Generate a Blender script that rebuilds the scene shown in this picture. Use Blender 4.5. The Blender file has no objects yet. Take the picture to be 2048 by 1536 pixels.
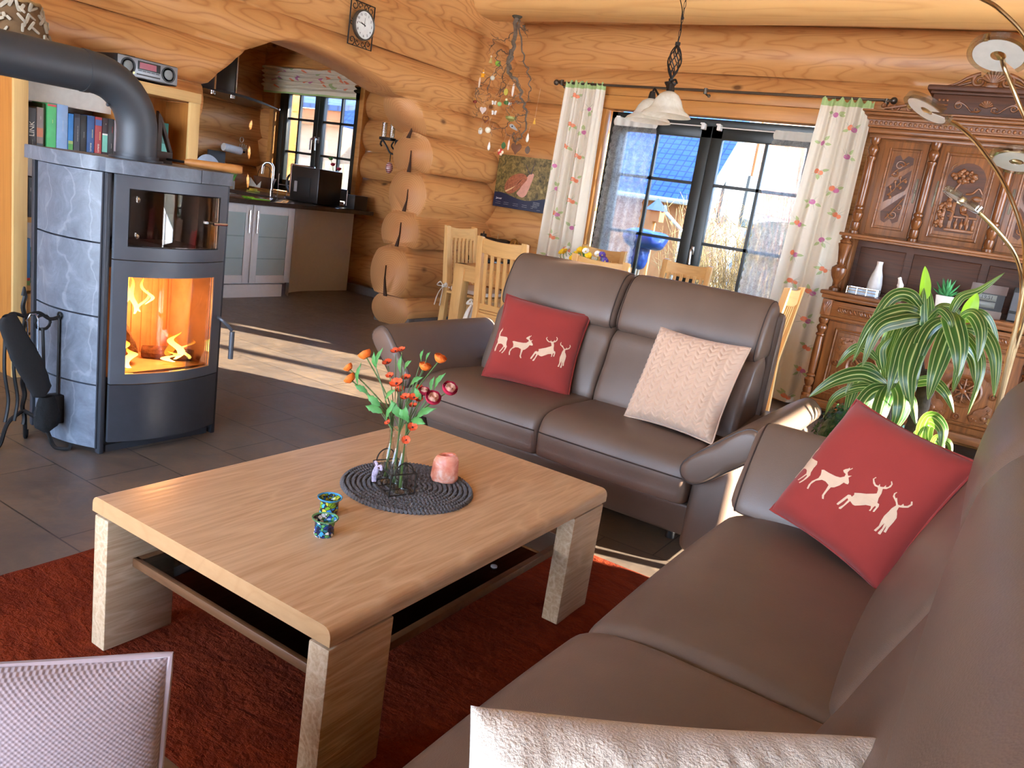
import bpy, bmesh, math, random
from mathutils import Vector, Matrix, noise, geometry
PI = math.pi
R = math.radians
random.seed(7)
sc = bpy.context.scene
COL = sc.collection

# ---------------------------------------------------------------- camera
cam_d = bpy.data.cameras.new('camera')
cam_d.sensor_width = 36.0
cam_d.lens = 1583.0 / 2048 * 36.0
cam_d.clip_start = 0.02
cam_d.clip_end = 300
cam = bpy.data.objects.new('camera', cam_d)
COL.objects.link(cam)
_p, _r, _y = R(13.06), R(8.667), R(31.3)
_f = Vector((-math.sin(_y), math.cos(_y), 0)); _h = Vector((math.cos(_y), math.sin(_y), 0)); _u = Vector((0, 0, 1))
_f2 = _f * math.cos(_p) - _u * math.sin(_p); _u2 = _u * math.cos(_p) + _f * math.sin(_p)
_rt = _h * math.cos(_r) + _u2 * math.sin(_r); _up = -_h * math.sin(_r) + _u2 * math.cos(_r)
cam.matrix_world = Matrix(((_rt.x, _up.x, -_f2.x, 0), (_rt.y, _up.y, -_f2.y, 0), (_rt.z, _up.z, -_f2.z, 1.30), (0, 0, 0, 1)))
sc.camera = cam

# ---------------------------------------------------------------- exposure, sky, sun
sc.view_settings.view_transform = 'Standard'
sc.view_settings.look = 'None'
sc.view_settings.gamma = 1.0
sc.view_settings.use_curve_mapping = False
sc.view_settings.exposure = 0.68
sc.cycles.max_bounces = 8
sc.cycles.diffuse_bounces = 5
sc.cycles.glossy_bounces = 4
sc.cycles.transmission_bounces = 6
sc.cycles.transparent_max_bounces = 12
sc.cycles.caustics_reflective = False
sc.cycles.caustics_refractive = False
sc.cycles.sample_clamp_indirect = 12.0
sc.cycles.use_light_tree = False
sc.cycles.use_denoising = True

SUN_AZ = R(18.0)      # from +X towards +Y
SUN_EL = R(17.0)
world = bpy.data.worlds.new('sky')
sc.world = world
world.use_nodes = True
wn = world.node_tree.nodes; wl = world.node_tree.links
wn.clear()
wo = wn.new('ShaderNodeOutputWorld'); wb = wn.new('ShaderNodeBackground')
wc = wn.new('ShaderNodeTexCoord'); wx = wn.new('ShaderNodeSeparateXYZ'); wr_ = wn.new('ShaderNodeValToRGB')
wl.new(wc.outputs['Generated'], wx.inputs[0]); wl.new(wx.outputs[2], wr_.inputs[0])      # clear winter sky: pale at the horizon, blue above
e_ = wr_.color_ramp.elements
e_[0].position = 0.0; e_[0].color = (.80, .88, 1.0, 1); e_[1].position = .75; e_[1].color = (.20, .42, .95, 1)
k_ = e_.new(.22); k_.color = (.50, .70, 1.0, 1)
wl.new(wr_.outputs[0], wb.inputs[0]); wl.new(wb.outputs[0], wo.inputs[0])
wb.inputs[1].default_value = 15.0
sun_d = bpy.data.lights.new('sun', 'SUN')
sun_d.energy = 42.0
sun_d.angle = R(0.6)
sun_d.color = (1.0, 0.90, 0.74)
sun = bpy.data.objects.new('sun', sun_d)
COL.objects.link(sun)
_sd = Vector((math.cos(SUN_EL) * math.cos(SUN_AZ), math.cos(SUN_EL) * math.sin(SUN_AZ), math.sin(SUN_EL)))
sun.rotation_euler = _sd.to_track_quat('Z', 'Y').to_euler()
sun.location = (8, 6, 5)

# ---------------------------------------------------------------- materials
def lin(c):
    return tuple(((x / 255.0) / 12.92 if x / 255.0 <= 0.04045 else ((x / 255.0 + 0.055) / 1.055) ** 2.4) for x in c)
def rgba(c):
    return lin(c) + (1.0,)
class NT:
    """small node-tree writer"""
    def __init__(s, name):
        s.m = bpy.data.materials.new(name); s.m.use_nodes = True
        s.t = s.m.node_tree; s.t.nodes.clear()
        s.out = s.t.nodes.new('ShaderNodeOutputMaterial')
        s.b = s.t.nodes.new('ShaderNodeBsdfPrincipled')
        s.l(s.b.outputs[0], s.out.inputs[0])
    def n(s, typ, **k):
        x = s.t.nodes.new('ShaderNode' + typ)
        for a, v in k.items():
            if a.startswith('i_'):
                key = a[2:]
                key = int(key) if key.isdigit() else key.replace('_', ' ')
                x.inputs[key].default_value = v
            else:
                setattr(x, a, v)
        return x
    def l(s, a, b): s.t.links.new(a, b)
    def set(s, **k):
        for a, v in k.items(): s.b.inputs[a.replace('_', ' ')].default_value = v
        return s
    def coord(s, kind='Object', scale=(1, 1, 1), rot=(0, 0, 0), loc=(0, 0, 0)):
        c = s.n('TexCoord'); mp = s.n('Mapping')
        mp.inputs['Scale'].default_value = scale; mp.inputs['Rotation'].default_value = rot; mp.inputs['Location'].default_value = loc
        s.l(c.outputs[kind], mp.inputs[0]); return mp.outputs[0]
    def noise(s, vec, scale, detail=4, rough=.55, dist=0):
        x = s.n('TexNoise'); x.inputs['Scale'].default_value = scale; x.inputs['Detail'].default_value = detail
        x.inputs['Roughness'].default_value = rough; x.inputs['Distortion'].default_value = dist
        s.l(vec, x.inputs['Vector']); return x.outputs[0]
    def math(s, op, a, b=None, c=None):
        x = s.n('Math', operation=op)
        for i, v in enumerate((a, b, c)):
            if v is None: continue
            if isinstance(v, (int, float)): x.inputs[i].default_value = v
            else: s.l(v, x.inputs[i])
        return x.outputs[0]
    def ramp(s, fac, stops, interp='LINEAR'):
        x = s.n('ValToRGB'); x.color_ramp.interpolation = interp
        e = x.color_ramp.elements
        while len(e) < len(stops): e.new(0.5)
        for i, (p, c) in enumerate(stops):
            e[i].position = p; e[i].color = (c + (1.0,)) if len(c) == 3 else c
        s.l(fac, x.inputs[0]); return x.outputs[0]
    def mix(s, fac, a, b, mode='MIX'):
        x = s.n('Mix', data_type='RGBA', blend_type=mode)
        for i, v in ((0, fac), (6, a), (7, b)):
            if isinstance(v, (int, float)): x.inputs[i].default_value = v
            elif isinstance(v, tuple): x.inputs[i].default_value = v if len(v) == 4 else v + (1.0,)
            else: s.l(v, x.inputs[i])
        return x.outputs[2]
    def bump(s, h, strength=.3, dist=.01):
        x = s.n('Bump'); x.inputs['Strength'].default_value = strength; x.inputs['Distance'].default_value = dist
        s.l(h, x.inputs['Height']); s.l(x.outputs[0], s.b.inputs['Normal'])
    def base(s, c): s.l(c, s.b.inputs['Base Color'])

def plain(name, c, rough=.5, metal=0.0, var=.06, vscale=30, bump=0, bscale=200, bdist=.002, **k):
    t = NT(name); v = t.coord()
    n = t.noise(v, vscale)
    a = lin(c)
    t.base(t.ramp(n, [(.3, tuple(x * (1 - var) for x in a)), (.7, tuple(min(1, x * (1 + var)) for x in a))]))
    t.set(Roughness=rough, Metallic=metal)
    if bump: t.bump(t.noise(v, bscale, 3), bump, bdist)
    for kk, vv in k.items(): t.b.inputs[kk.replace('_', ' ')].default_value = vv
    return t.m

def wood(name, light, dark, axis='X', freq=9.0, along=.5, across=4.0, rough=.45, contrast=.6, fine=.25, knots=False, bump=.1, seed=0.0, spec=.4):
    """flowing grain: contour lines of a noise field stretched along the grain axis"""
    t = NT(name)
    i = 'XYZ'.index(axis)
    sc_ = [across] * 3; sc_[i] = along
    v = t.coord(scale=tuple(sc_), loc=(seed, seed * .7, seed * .3))
    n = t.noise(v, 1.0, 2.0, .45, .3)
    lines = t.math('FRACT', t.math('MULTIPLY', n, freq))
    lines = t.math('ABSOLUTE', t.math('SUBTRACT', lines, .5))          # 0..0.5
    s2 = [across * 14] * 3; s2[i] = along * 5
    v2 = t.coord(scale=tuple(s2), loc=(seed, 0, 0))
    fn = t.noise(v2, 1.0, 3.0, .6)
    L, D = lin(light), lin(dark)
    c = t.ramp(lines, [(0.0, tuple(l + (d - l) * contrast for l, d in zip(L, D))), (.16, tuple(l + (d - l) * contrast * .25 for l, d in zip(L, D))), (.5, L)])
    c = t.mix(t.math('MULTIPLY', t.ramp(fn, [(.35, (1, 1, 1)), (.65, (0, 0, 0))]), fine), c, D)
    big = t.noise(v, .35, 2)
    c = t.mix(t.math('MULTIPLY', t.ramp(big, [(.35, (1, 1, 1)), (.7, (0, 0, 0))]), .25), c, D)
    if knots:
        s3 = [2.6] * 3; s3[i] = 1.5
        vo = t.n('TexVoronoi', feature='F1'); vo.inputs['Scale'].default_value = 1.0
        t.l(t.coord(scale=tuple(s3), loc=(seed + 3, 1.7, .4)), vo.inputs['Vector'])
        k = t.ramp(vo.outputs['Distance'], [(.035, (1, 1, 1)), (.06, (.45, .45, .45)), (.09, (0, 0, 0))])
        c = t.mix(t.math('MULTIPLY', k, .8), c, lin((70, 36, 16)))
    t.base(c)
    t.set(Roughness=rough, Specular_IOR_Level=spec)
    if bump: t.bump(t.math('ADD', t.math('MULTIPLY', lines, .6), fn), bump, .004)
    return t.m

def emit(name, c, strength):
    t = NT(name); t.t.nodes.remove(t.b)
    e = t.n('Emission'); e.inputs[0].default_value = rgba(c); e.inputs[1].default_value = strength
    t.l(e.outputs[0], t.out.inputs[0]); return t.m

def pane(name, tint=(255, 255, 255), refl=.06, rough=.0):
    """thin window glass: see-through with a faint mirror reflection"""
    t = NT(name); t.t.nodes.remove(t.b)
    a = t.n('BsdfTransparent'); a.inputs[0].default_value = rgba(tint)
    g = t.n('BsdfGlossy'); g.inputs['Roughness'].default_value = rough
    fr = t.n('Fresnel'); fr.inputs[0].default_value = 1.45
    f = t.math('MULTIPLY', fr.outputs[0], refl / .04 * .6)
    f = t.math('MINIMUM', f, .85)
    mx = t.n('MixShader'); t.l(f, mx.inputs[0]); t.l(a.outputs[0], mx.inputs[1]); t.l(g.outputs[0], mx.inputs[2])
    t.l(mx.outputs[0], t.out.inputs[0]); return t.m

# ---------------------------------------------------------------- mesh helpers
I4 = Matrix.Identity(4)
W_DEFAULT = True      # part geometry is written in room coordinates unless stated otherwise
def T(x=0, y=0, z=0, rx=0, ry=0, rz=0, s=1.0):
    m = Matrix.Translation((x, y, z)) @ Matrix.Rotation(rz, 4, 'Z') @ Matrix.Rotation(ry, 4, 'Y') @ Matrix.Rotation(rx, 4, 'X')
    return m @ Matrix.Scale(s, 4) if s != 1.0 else m
class MB:
    def __init__(s):
        s.bm = bmesh.new(); s.uv = s.bm.loops.layers.uv.new('UVMap')
    def _merge(s, b, M, mi):
        vm = {}
        for v in b.verts: vm[v] = s.bm.verts.new(M @ v.co)
        flip = M.determinant() < 0
        for f in b.faces:
            vs = [vm[v] for v in f.verts]
            if flip: vs.reverse()
            try: nf = s.bm.faces.new(vs)
            except ValueError: continue
            nf.material_index = mi; nf.smooth = f.smooth
        b.free(); return s
    def box(s, x0, x1, y0, y1, z0, z1, bev=0.0, seg=2, M=I4, mi=0):
        b = bmesh.new()
        bmesh.ops.create_cube(b, size=1.0)
        bmesh.ops.transform(b, matrix=Matrix.Translation(((x0 + x1) / 2, (y0 + y1) / 2, (z0 + z1) / 2)) @ Matrix.Diagonal((x1 - x0, y1 - y0, z1 - z0, 1)), verts=b.verts)
        if bev > 0:
            bev = min(bev, .49 * min(abs(x1 - x0), abs(y1 - y0), abs(z1 - z0)))
            bmesh.ops.bevel(b, geom=list(b.edges), offset=bev, segments=seg, profile=.5, affect='EDGES')
        return s._merge(b, M, mi)
    def grid(s, fn, nu, nv, cu=False, cv=False, M=I4, mi=0, flip=False, uvs=None):
        """fn(u,v) with u,v in 0..1"""
        vs = []
        for i in range(nu + (0 if cu else 1)):
            vs.append([s.bm.verts.new(M @ Vector(fn(i / nu, j / nv))) for j in range(nv + (0 if cv else 1))])
        for i in range(nu):
            for j in range(nv):
                a, b_ = i, (i + 1) % len(vs); c, d = j, (j + 1) % len(vs[0])
                q = [vs[a][c], vs[b_][c], vs[b_][d], vs[a][d]]
                uvq = [(i / nu, j / nv), ((i + 1) / nu, j / nv), ((i + 1) / nu, (j + 1) / nv), (i / nu, (j + 1) / nv)]
                if flip: q.reverse(); uvq.reverse()
                if len(set(q)) < 3: continue
                try: f = s.bm.faces.new(q)
                except ValueError: continue
                f.smooth = True; f.material_index = mi
                for lp, w in zip(f.loops, uvq): lp[s.uv].uv = w
        return vs
    def cap(s, ring, mi=0, flip=False):
        r = list(ring)
        if flip: r.reverse()
        try:
            f = s.bm.faces.new(r); f.material_index = mi
        except ValueError: pass
    def lathe(s, prof, n=24, M=I4, mi=0, caps=True, ph=0.0, arc=1.0):
        """prof: [(r,z),...] bottom to top around local Z"""
        full = arc >= .999
        def fn(u, v):
            k = v * (len(prof) - 1); r, z = prof[int(round(k))]
            a = ph + u * 2 * PI * arc
            return (r * math.cos(a), r * math.sin(a), z)
        vs = s.grid(fn, n, len(prof) - 1, cu=full, M=M, mi=mi)
        if caps and full:
            if prof[0][0] > 1e-5: s.cap([c[0] for c in vs], mi, True)
            if prof[-1][0] > 1e-5: s.cap([c[-1] for c in vs], mi)
        return s
    def cyl(s, r, z0, z1, n=20, M=I4, mi=0, r2=None):
        return s.lathe([(r, z0), (r if r2 is None else r2, z1)], n, M, mi)
    def tube(s, pts, rad, n=8, M=I4, mi=0, closed=False, caps=True, flat=1.0):
        P = [Vector(p) for p in pts]; m = len(P)
        rr = rad if isinstance(rad, (list, tuple)) else [rad] * m
        tang = []
        for i in range(m):
            a = P[(i - 1) % m] if (closed or i > 0) else P[0]; b = P[(i + 1) % m] if (closed or i < m - 1) else P[-1]
            t = (b - a); tang.append(t.normalized() if t.length > 1e-9 else Vector((0, 0, 1)))
        u = tang[0].orthogonal().normalized()
        rings = []
        for i in range(m):
            t = tang[i]; u = (u - t * u.dot(t))
            if u.length < 1e-6: u = t.orthogonal()
            u.normalize(); w = t.cross(u)
            rings.append([s.bm.verts.new(M @ (P[i] + (u * math.cos(2 * PI * k / n) + w * flat * math.sin(2 * PI * k / n)) * rr[i])) for k in range(n)])
        for i in range(m if closed else m - 1):
            A, B = rings[i], rings[(i + 1) % m]
            for k in range(n):
                try:
                    f = s.bm.faces.new([A[k], A[(k + 1) % n], B[(k + 1) % n], B[k]]); f.smooth = True; f.material_index = mi
                except ValueError: pass
        if caps and not closed:
            s.cap(rings[0], mi, True); s.cap(rings[-1], mi)
        return s
    def prism(s, poly, z0, z1, M=I4, mi=0, bev=0.0):
        """polygon in local XY extruded along Z"""
        b = bmesh.new()
        lo = [b.verts.new((x, y, z0)) for x, y in poly]; hi = [b.verts.new((x, y, z1)) for x, y in poly]
        n = len(poly)
        area = sum(poly[i][0] * poly[(i + 1) % n][1] - poly[(i + 1) % n][0] * poly[i][1] for i in range(n))
        if area < 0: lo.reverse(); hi.reverse()
        b.faces.new(lo[::-1]); top = b.faces.new(hi)
        for i in range(n): b.faces.new([lo[i], lo[(i + 1) % n], hi[(i + 1) % n], hi[i]])
        if bev > 0:
            bmesh.ops.bevel(b, geom=list(top.edges), offset=bev, segments=2, profile=.5, affect='EDGES')
        return s._merge(b, M, mi)
    def ball(s, c, r, nu=14, nv=9, M=I4, mi=0):
        rx, ry, rz = r if isinstance(r, (tuple, list)) else (r, r, r)
        def fn(u, v):
            a = 2 * PI * u; b_ = PI * (v - .5)
            return (c[0] + rx * math.cos(b_) * math.cos(a), c[1] + ry * math.cos(b_) * math.sin(a), c[2] + rz * math.sin(b_))
        vs = s.grid(fn, nu, nv, cu=True, M=M, mi=mi)
        return s
    def rbox(s, c, size, e=.35, nu=36, nv=18, M=I4, mi=0, e2=None, warp=None):
        """superellipsoid: soft cushion-like block; small e = boxy"""
        e2 = e if e2 is None else e2
        def sp(x, p): return math.copysign(abs(x) ** p, x)
        def fn(u, v):
            a = 2 * PI * u - PI; b_ = PI * (v - .5)
            p = Vector((sp(math.cos(b_), e2) * sp(math.cos(a), e), sp(math.cos(b_), e2) * sp(math.sin(a), e), sp(math.sin(b_), e2)))
            p = Vector((p.x * size[0] / 2, p.y * size[1] / 2, p.z * size[2] / 2))
            if warp: p = Vector(warp(p))
            return p + Vector(c)
        s.grid(fn, nu, nv, cu=True, M=M, mi=mi)
        return s
    def build(s, name, mats, parent=None, sharp=35, weld=True, loc=None, world=None):
        if (W_DEFAULT if world is None else world) and parent is not None:
            m = Matrix.Identity(4); q = parent
            while q is not None:
                m = q.matrix_basis @ m; q = q.parent
            s.bm.transform(m.inverted())
        if weld: bmesh.ops.remove_doubles(s.bm, verts=s.bm.verts, dist=1e-5)
        me = bpy.data.meshes.new(name)
        s.bm.to_mesh(me); s.bm.free()
        for m in (mats if isinstance(mats, (list, tuple)) else [mats]): me.materials.append(m)
        if len(me.polygons):
            me.shade_smooth()
            me.set_sharp_from_angle(angle=R(sharp))
        o = bpy.data.objects.new(name, me); COL.objects.link(o)
        if parent: o.parent = parent
        if loc: o.location = loc
        return o
def tess(pts, maxlen=None):
    """triangulated (and optionally refined) flat outline as a bmesh"""
    b = bmesh.new(); vs = [b.verts.new((x, y, 0)) for x, y in pts]
    for t in geometry.tessellate_polygon([[Vector((x, y, 0)) for x, y in pts]]):
        try: b.faces.new([vs[i] for i in t])
        except ValueError: pass
    b.normal_update()
    if sum(f.normal.z * f.calc_area() for f in b.faces) < 0: bmesh.ops.reverse_faces(b, faces=list(b.faces))
    if maxlen:
        bmesh.ops.subdivide_edges(b, edges=[e for e in b.edges if e.calc_length() > maxlen], cuts=2, use_grid_fill=False)
        b.normal_update(); bmesh.ops.triangulate(b, faces=list(b.faces))
    return b
def tag(o, label, cat, group=None, kind=None):
    o['label'] = label; o['category'] = cat
    if group: o['group'] = group
    if kind: o['kind'] = kind
    return o
def thing(name, label, cat, loc=(0, 0, 0), rz=0.0, group=None):
    o = bpy.data.objects.new(name, None); COL.objects.link(o)
    o.empty_display_size = .05
    o.location = loc; o.rotation_euler = (0, 0, rz)
    return tag(o, label, cat, group)
def struct(o):
    o['kind'] = 'structure'; return o
def dup(root, loc=None, rot=None, label=None, group=None):
    def cp(o, parent):
        c = o.copy(); COL.objects.link(c)
        if parent: c.parent = parent
        for ch in list(o.children): cp(ch, c)
        return c
    r = cp(root, None)
    if loc is not None: r.location = loc
    if rot is not None: r.rotation_euler = rot if isinstance(rot, (tuple, list)) else (0, 0, rot)
    if label: r['label'] = label
    if group: r['group'] = group
    return r
def arc(cx, cy, r, a0, a1, n):
    return [(cx + r * math.cos(R(a0 + (a1 - a0) * i / n)), cy + r * math.sin(R(a0 + (a1 - a0) * i / n))) for i in range(n + 1)]
def bez(p, n=16):
    """Catmull-Rom through points"""
    P = [Vector(q) for q in p]; out = []
    for i in range(len(P) - 1):
        a = P[max(i - 1, 0)]; b = P[i]; c = P[i + 1]; d = P[min(i + 2, len(P) - 1)]
        for k in range(n):
            t = k / n
            out.append(.5 * ((2 * b) + (c - a) * t + (2 * a - 5 * b + 4 * c - d) * t * t + (3 * b - a - 3 * c + d) * t ** 3))
    out.append(P[-1]); return out

# a point of the room seen at a picture position, at a known height / distance from the walls
_C = Vector((0, 0, 1.30))
def _ray(px, py): return _rt * ((px - 1024) / 1583.0) - _up * ((py - 768) / 1583.0) + _f2
def atZ(px, py, z):
    d = _ray(px, py); return _C + d * ((z - 1.30) / d.z)
def atY(px, py, y):
    d = _ray(px, py); return _C + d * (y / d.y)
def atX(px, py, x):
    d = _ray(px, py); return _C + d * (x / d.x)
def smooth_poly(pts, n=6, closed=True):
    """Catmull-Rom rounding of a 2-D outline"""
    P = [Vector((p[0], p[1])) for p in pts]; m = len(P); out = []
    for i in range(m):
        a, b, c, d = P[(i - 1) % m], P[i], P[(i + 1) % m], P[(i + 2) % m]
        for k in range(n):
            t = k / n
            q = .5 * ((2 * b) + (c - a) * t + (2 * a - 5 * b + 4 * c - d) * t * t + (3 * b - a - 3 * c + d) * t ** 3)
            out.append((q.x, q.y))
    return out
def round_poly(pts, r, n=5):
    """fillet the corners of a polygon; r number or list"""
    m = len(pts); out = []
    for i in range(m):
        p = Vector(pts[i]); a = Vector(pts[i - 1]); b = Vector(pts[(i + 1) % m])
        ri = r[i] if isinstance(r, (list, tuple)) else r
        if ri <= 0: out.append((p.x, p.y)); continue
        u = (a - p); v = (b - p); k = min(ri, u.length * .49, v.length * .49)
        A = p + u.normalized() * k; B = p + v.normalized() * k
        for j in range(n + 1):
            t = j / n
            q = A * (1 - t) ** 2 + p * 2 * t * (1 - t) + B * t * t
            out.append((q.x, q.y))
    return out
def soft_extrude(mb, poly, l0, l1, r, place, nseg=14, rn=5, mi=0, bulge=0.0, pipe=0.0, pipe_mi=0):
    """upholstery block: outline poly (a,b) swept along l with rounded ends; place(a,b,l)->xyz"""
    cx = sum(p[0] for p in poly) / len(poly); cy = sum(p[1] for p in poly) / len(poly)
    pos = []
    for i in range(rn + 1):
        t = i / rn
        pos.append((l0 + r * (1 - math.cos(t * PI / 2)), math.sin(t * PI / 2)))
    for i in range(1, nseg): pos.append((l0 + r + (l1 - l0 - 2 * r) * i / nseg, 1.0))
    for i in range(rn + 1):
        t = 1 - i / rn
        pos.append((l1 - r * (1 - math.cos(t * PI / 2)), math.sin(t * PI / 2)))
    m = len(poly); rings = []
    def outl(l, s):
        w = (l - l0) / (l1 - l0)
        o = []
        for (a, b) in poly:
            d = Vector((cx - a, cy - b)); L = d.length
            ins = r * (1 - s) - bulge * (1 - (2 * w - 1) ** 2)
            k = min(ins / L, .95) if L > 1e-6 else 0
            o.append((a + d.x * k, b + d.y * k))
        return o
    for l, s in pos:
        rings.append([mb.bm.verts.new(Vector(place(a, b, l))) for a, b in outl(l, s)])
    for i in range(len(rings) - 1):
        for j in range(m):
            f = mb.bm.faces.new([rings[i][j], rings[i][(j + 1) % m], rings[i + 1][(j + 1) % m], rings[i + 1][j]])
            f.smooth = True; f.material_index = mi
    for rg in (rings[0], rings[-1]):
        f = mb.bm.faces.new(rg); f.material_index = mi; f.smooth = True
    bmesh.ops.recalc_face_normals(mb.bm, faces=mb.bm.faces)
    if pipe:
        for l, s in ((l0 + r * .45, .86), (l1 - r * .45, .86)):
            mb.tube([Vector(place(a, b, l)) for a, b in outl(l, s)], pipe, 6, mi=pipe_mi, closed=True)
# ================================================================ ROOM SHELL
M_log_x = wood('log_wood_x', (210, 154, 94), (160, 98, 46), 'X', freq=15, along=.75, across=4.6, knots=True, contrast=.6, fine=.12, rough=.42, bump=.05)
M_log_y = wood('log_wood_y', (214, 158, 98), (160, 98, 46), 'Y', freq=15, along=.75, across=4.6, knots=True, contrast=.62, fine=.12, rough=.42, bump=.05, seed=4.3)
M_trim_wood = wood('pale_trim_wood', (206, 146, 78), (160, 98, 44), 'X', freq=6, along=.6, across=5, contrast=.3)
M_ceil = wood('ceiling_boards', (224, 194, 150), (190, 146, 98), 'Y', freq=6, along=.5, across=5, contrast=.4)
M_cut = wood('cut_log', (214, 156, 88), (172, 104, 48), 'X', freq=6, along=2, across=3, contrast=.35)
W_SEAMS = [.02, .27, .70, 1.02, 1.38, 1.70, 1.99, 2.30, 2.70, 3.1]
def end_grain():
    """growth rings centred on each log of the arch wall"""
    t = NT('log_end_grain'); v = t.coord(); sp = t.n('SeparateXYZ'); t.l(v, sp.inputs[0])
    zf = t.math('DIVIDE', sp.outputs[2], 3.2)
    zc = t.ramp(zf, [(0, (.145 / 3.2,) * 3)] + [(W_SEAMS[i] / 3.2, (((W_SEAMS[i] + W_SEAMS[i + 1]) / 2) / 3.2,) * 3) for i in range(1, 8)], 'CONSTANT')
    dz = t.math('MULTIPLY', t.math('SUBTRACT', zf, zc), 3.2); dx = t.math('ADD', sp.outputs[0], 4.85)
    r = t.math('SQRT', t.math('ADD', t.math('MULTIPLY', dz, dz), t.math('MULTIPLY', dx, dx)))
    n = t.noise(v, 5, 4)
    w = t.math('SINE', t.math('MULTIPLY', t.math('ADD', r, t.math('MULTIPLY', n, .03)), 330))
    c = t.ramp(w, [(0, lin((206, 150, 94))), (1, lin((192, 132, 80)))])
    c = t.mix(t.math('MULTIPLY', t.ramp(r, [(.06, (1, 1, 1)), (.15, (0, 0, 0))]), .4), c, lin((168, 106, 62)))
    c = t.mix(t.math('MULTIPLY', n, .35), c, lin((168, 104, 62)))
    t.base(c); t.set(Roughness=.55); return t.m
M_end = end_grain()
M_crack = plain('crack_dark', (58, 32, 16), .9)
def tiles():
    t = NT('slate_floor_tiles'); c = t.n('TexCoord')
    mp = t.n('Mapping'); mp.inputs['Location'].default_value = (.045 + .31, -.045, 0)
    t.l(c.outputs['Object'], mp.inputs[0])
    b = t.n('TexBrick'); b.offset = .35; b.squash = 1
    b.inputs['Scale'].default_value = 1.0; b.inputs['Mortar Size'].default_value = .0028; b.inputs['Mortar Smooth'].default_value = .1
    b.inputs['Brick Width'].default_value = .62; b.inputs['Row Height'].default_value = .315; b.inputs['Bias'].default_value = 0
    b.inputs['Color1'].default_value = rgba((92, 80, 71)); b.inputs['Color2'].default_value = rgba((104, 91, 80)); b.inputs['Mortar'].default_value = rgba((46, 40, 36))
    t.l(mp.outputs[0], b.inputs['Vector'])
    n = t.noise(c.outputs['Object'], 3.2, 7, .65, .8); n2 = t.noise(c.outputs['Object'], 14, 5, .7, 1.5)
    col = t.mix(t.math('MULTIPLY', t.ramp(n, [(.4, (0, 0, 0)), (.62, (1, 1, 1))]), .55), b.outputs['Color'], lin((128, 108, 88)))
    col = t.mix(t.math('MULTIPLY', t.ramp(n2, [(.42, (1, 1, 1)), (.6, (0, 0, 0))]), .35), col, lin((62, 55, 51)))
    col = t.mix(b.outputs['Fac'], col, lin((44, 38, 34)))
    t.base(col)
    t.l(t.ramp(n2, [(.3, (.30, .30, .30)), (.7, (.48, .48, .48))]), t.b.inputs['Roughness'])
    t.bump(t.math('SUBTRACT', n2, t.math('MULTIPLY', b.outputs['Fac'], 1.5)), .12, .006)
    return t.m
M_tile = tiles()
M_base = plain('grey_skirting_tile', (98, 90, 84), .5, var=.15, vscale=12)
M_white_wall = plain('white_plaster', (225, 220, 210), .8)
M_dark_frame = plain('black_green_frame', (30, 36, 34), .35)
M_pane = pane('window_glass')
M_pane_n = pane('dimming_window_glass', (198, 203, 207))  # grey tint added to hold down the brightness of the garden
M_metal = plain('brushed_metal', (190, 190, 190), .3, 1.0)

fl = MB(); fl.box(-8.6, 3.2, -3.2, 7.1, -.12, 0)
struct(fl.build('floor', M_tile))
ce = MB(); ce.box(-8.6, 3.2, -3.2, 7.3, 3.06, 3.2)
struct(ce.build('ceiling', M_ceil))

def log_section(rx, zc, rz, zlow_c, rz_low, n=28):
    """cross-section (a, z): rounded log scribed over the log below (bottom hollowed)"""
    out = []
    for k in range(n):
        th = 2 * PI * k / n
        d = Vector((math.cos(th), math.sin(th)))
        r = 1.0
        if zlow_c is not None:
            # work in a space scaled so that both logs are circles of radius 1 (approx.)
            p = (zc - zlow_c) / rz
            cy = -p; q = rz_low / rz
            dc = d.y * cy; disc = dc * dc - (p * p - q * q)
            if disc > 0 and dc > 0:
                t = dc - math.sqrt(disc)
                if 0 < t < 1: r = t
        out.append((d.x * r * rx, zc + d.y * r * rz))
    return out
def log_wall(name, seams, a0, a1, axis, centre, rx, mats, wav=.012, seed=0, cuts=(), n_len=40, over=1.28):
    """stack of logs between successive seam heights; cuts: bmesh-able cutter objects"""
    rnd = random.Random(seed)
    mb = MB()
    prev = None
    for i in range(len(seams) - 1):
        zl, zh = seams[i], seams[i + 1]
        zc = (zl + zh) / 2; rz = (zh - zl) / 2 * over
        prz = None if prev is None else prev[1]
        sec = log_section(rx * rnd.uniform(.97, 1.04), zc, rz, None if prev is None else prev[0], prz)
        prev = (zc, rz)
        ph = rnd.uniform(0, 6)
        m = len(sec)
        def fn(u, v):
            k = int(round(v * m)) % m
            s_ = a0 + (a1 - a0) * u
            a, z = sec[k]
            w = 1 + wav * math.sin(s_ * 1.7 + ph) + wav * .6 * math.sin(s_ * 4.1 + ph * 2)
            a *= w; z = z + wav * .6 * math.sin(s_ * 1.3 + ph)
            return (s_, centre + a, z) if axis == 'X' else (centre + a, s_, z)
        vs = mb.grid(fn, n_len, m, cv=True, flip=(axis == 'Y'))
        mb.cap(vs[0], 0, axis == 'X'); mb.cap(vs[-1], 0, axis != 'X')
    bmesh.ops.recalc_face_normals(mb.bm, faces=mb.bm.faces)
    o = mb.build(name, mats, sharp=50)
    for c in cuts:
        md = o.modifiers.new('cut', 'BOOLEAN'); md.object = c; md.operation = 'DIFFERENCE'; md.solver = 'EXACT'; md.use_self = True
    if cuts:
        dg = bpy.context.evaluated_depsgraph_get(); dg.update()
        me = bpy.data.meshes.new_from_object(o.evaluated_get(dg)); o.modifiers.clear()
        o.data = me
        for c in cuts:
            bpy.data.objects.remove(c)
    return struct(o)
def cutter(mb, m=None):
    return mb.build('opening', m or M_cut)

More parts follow.
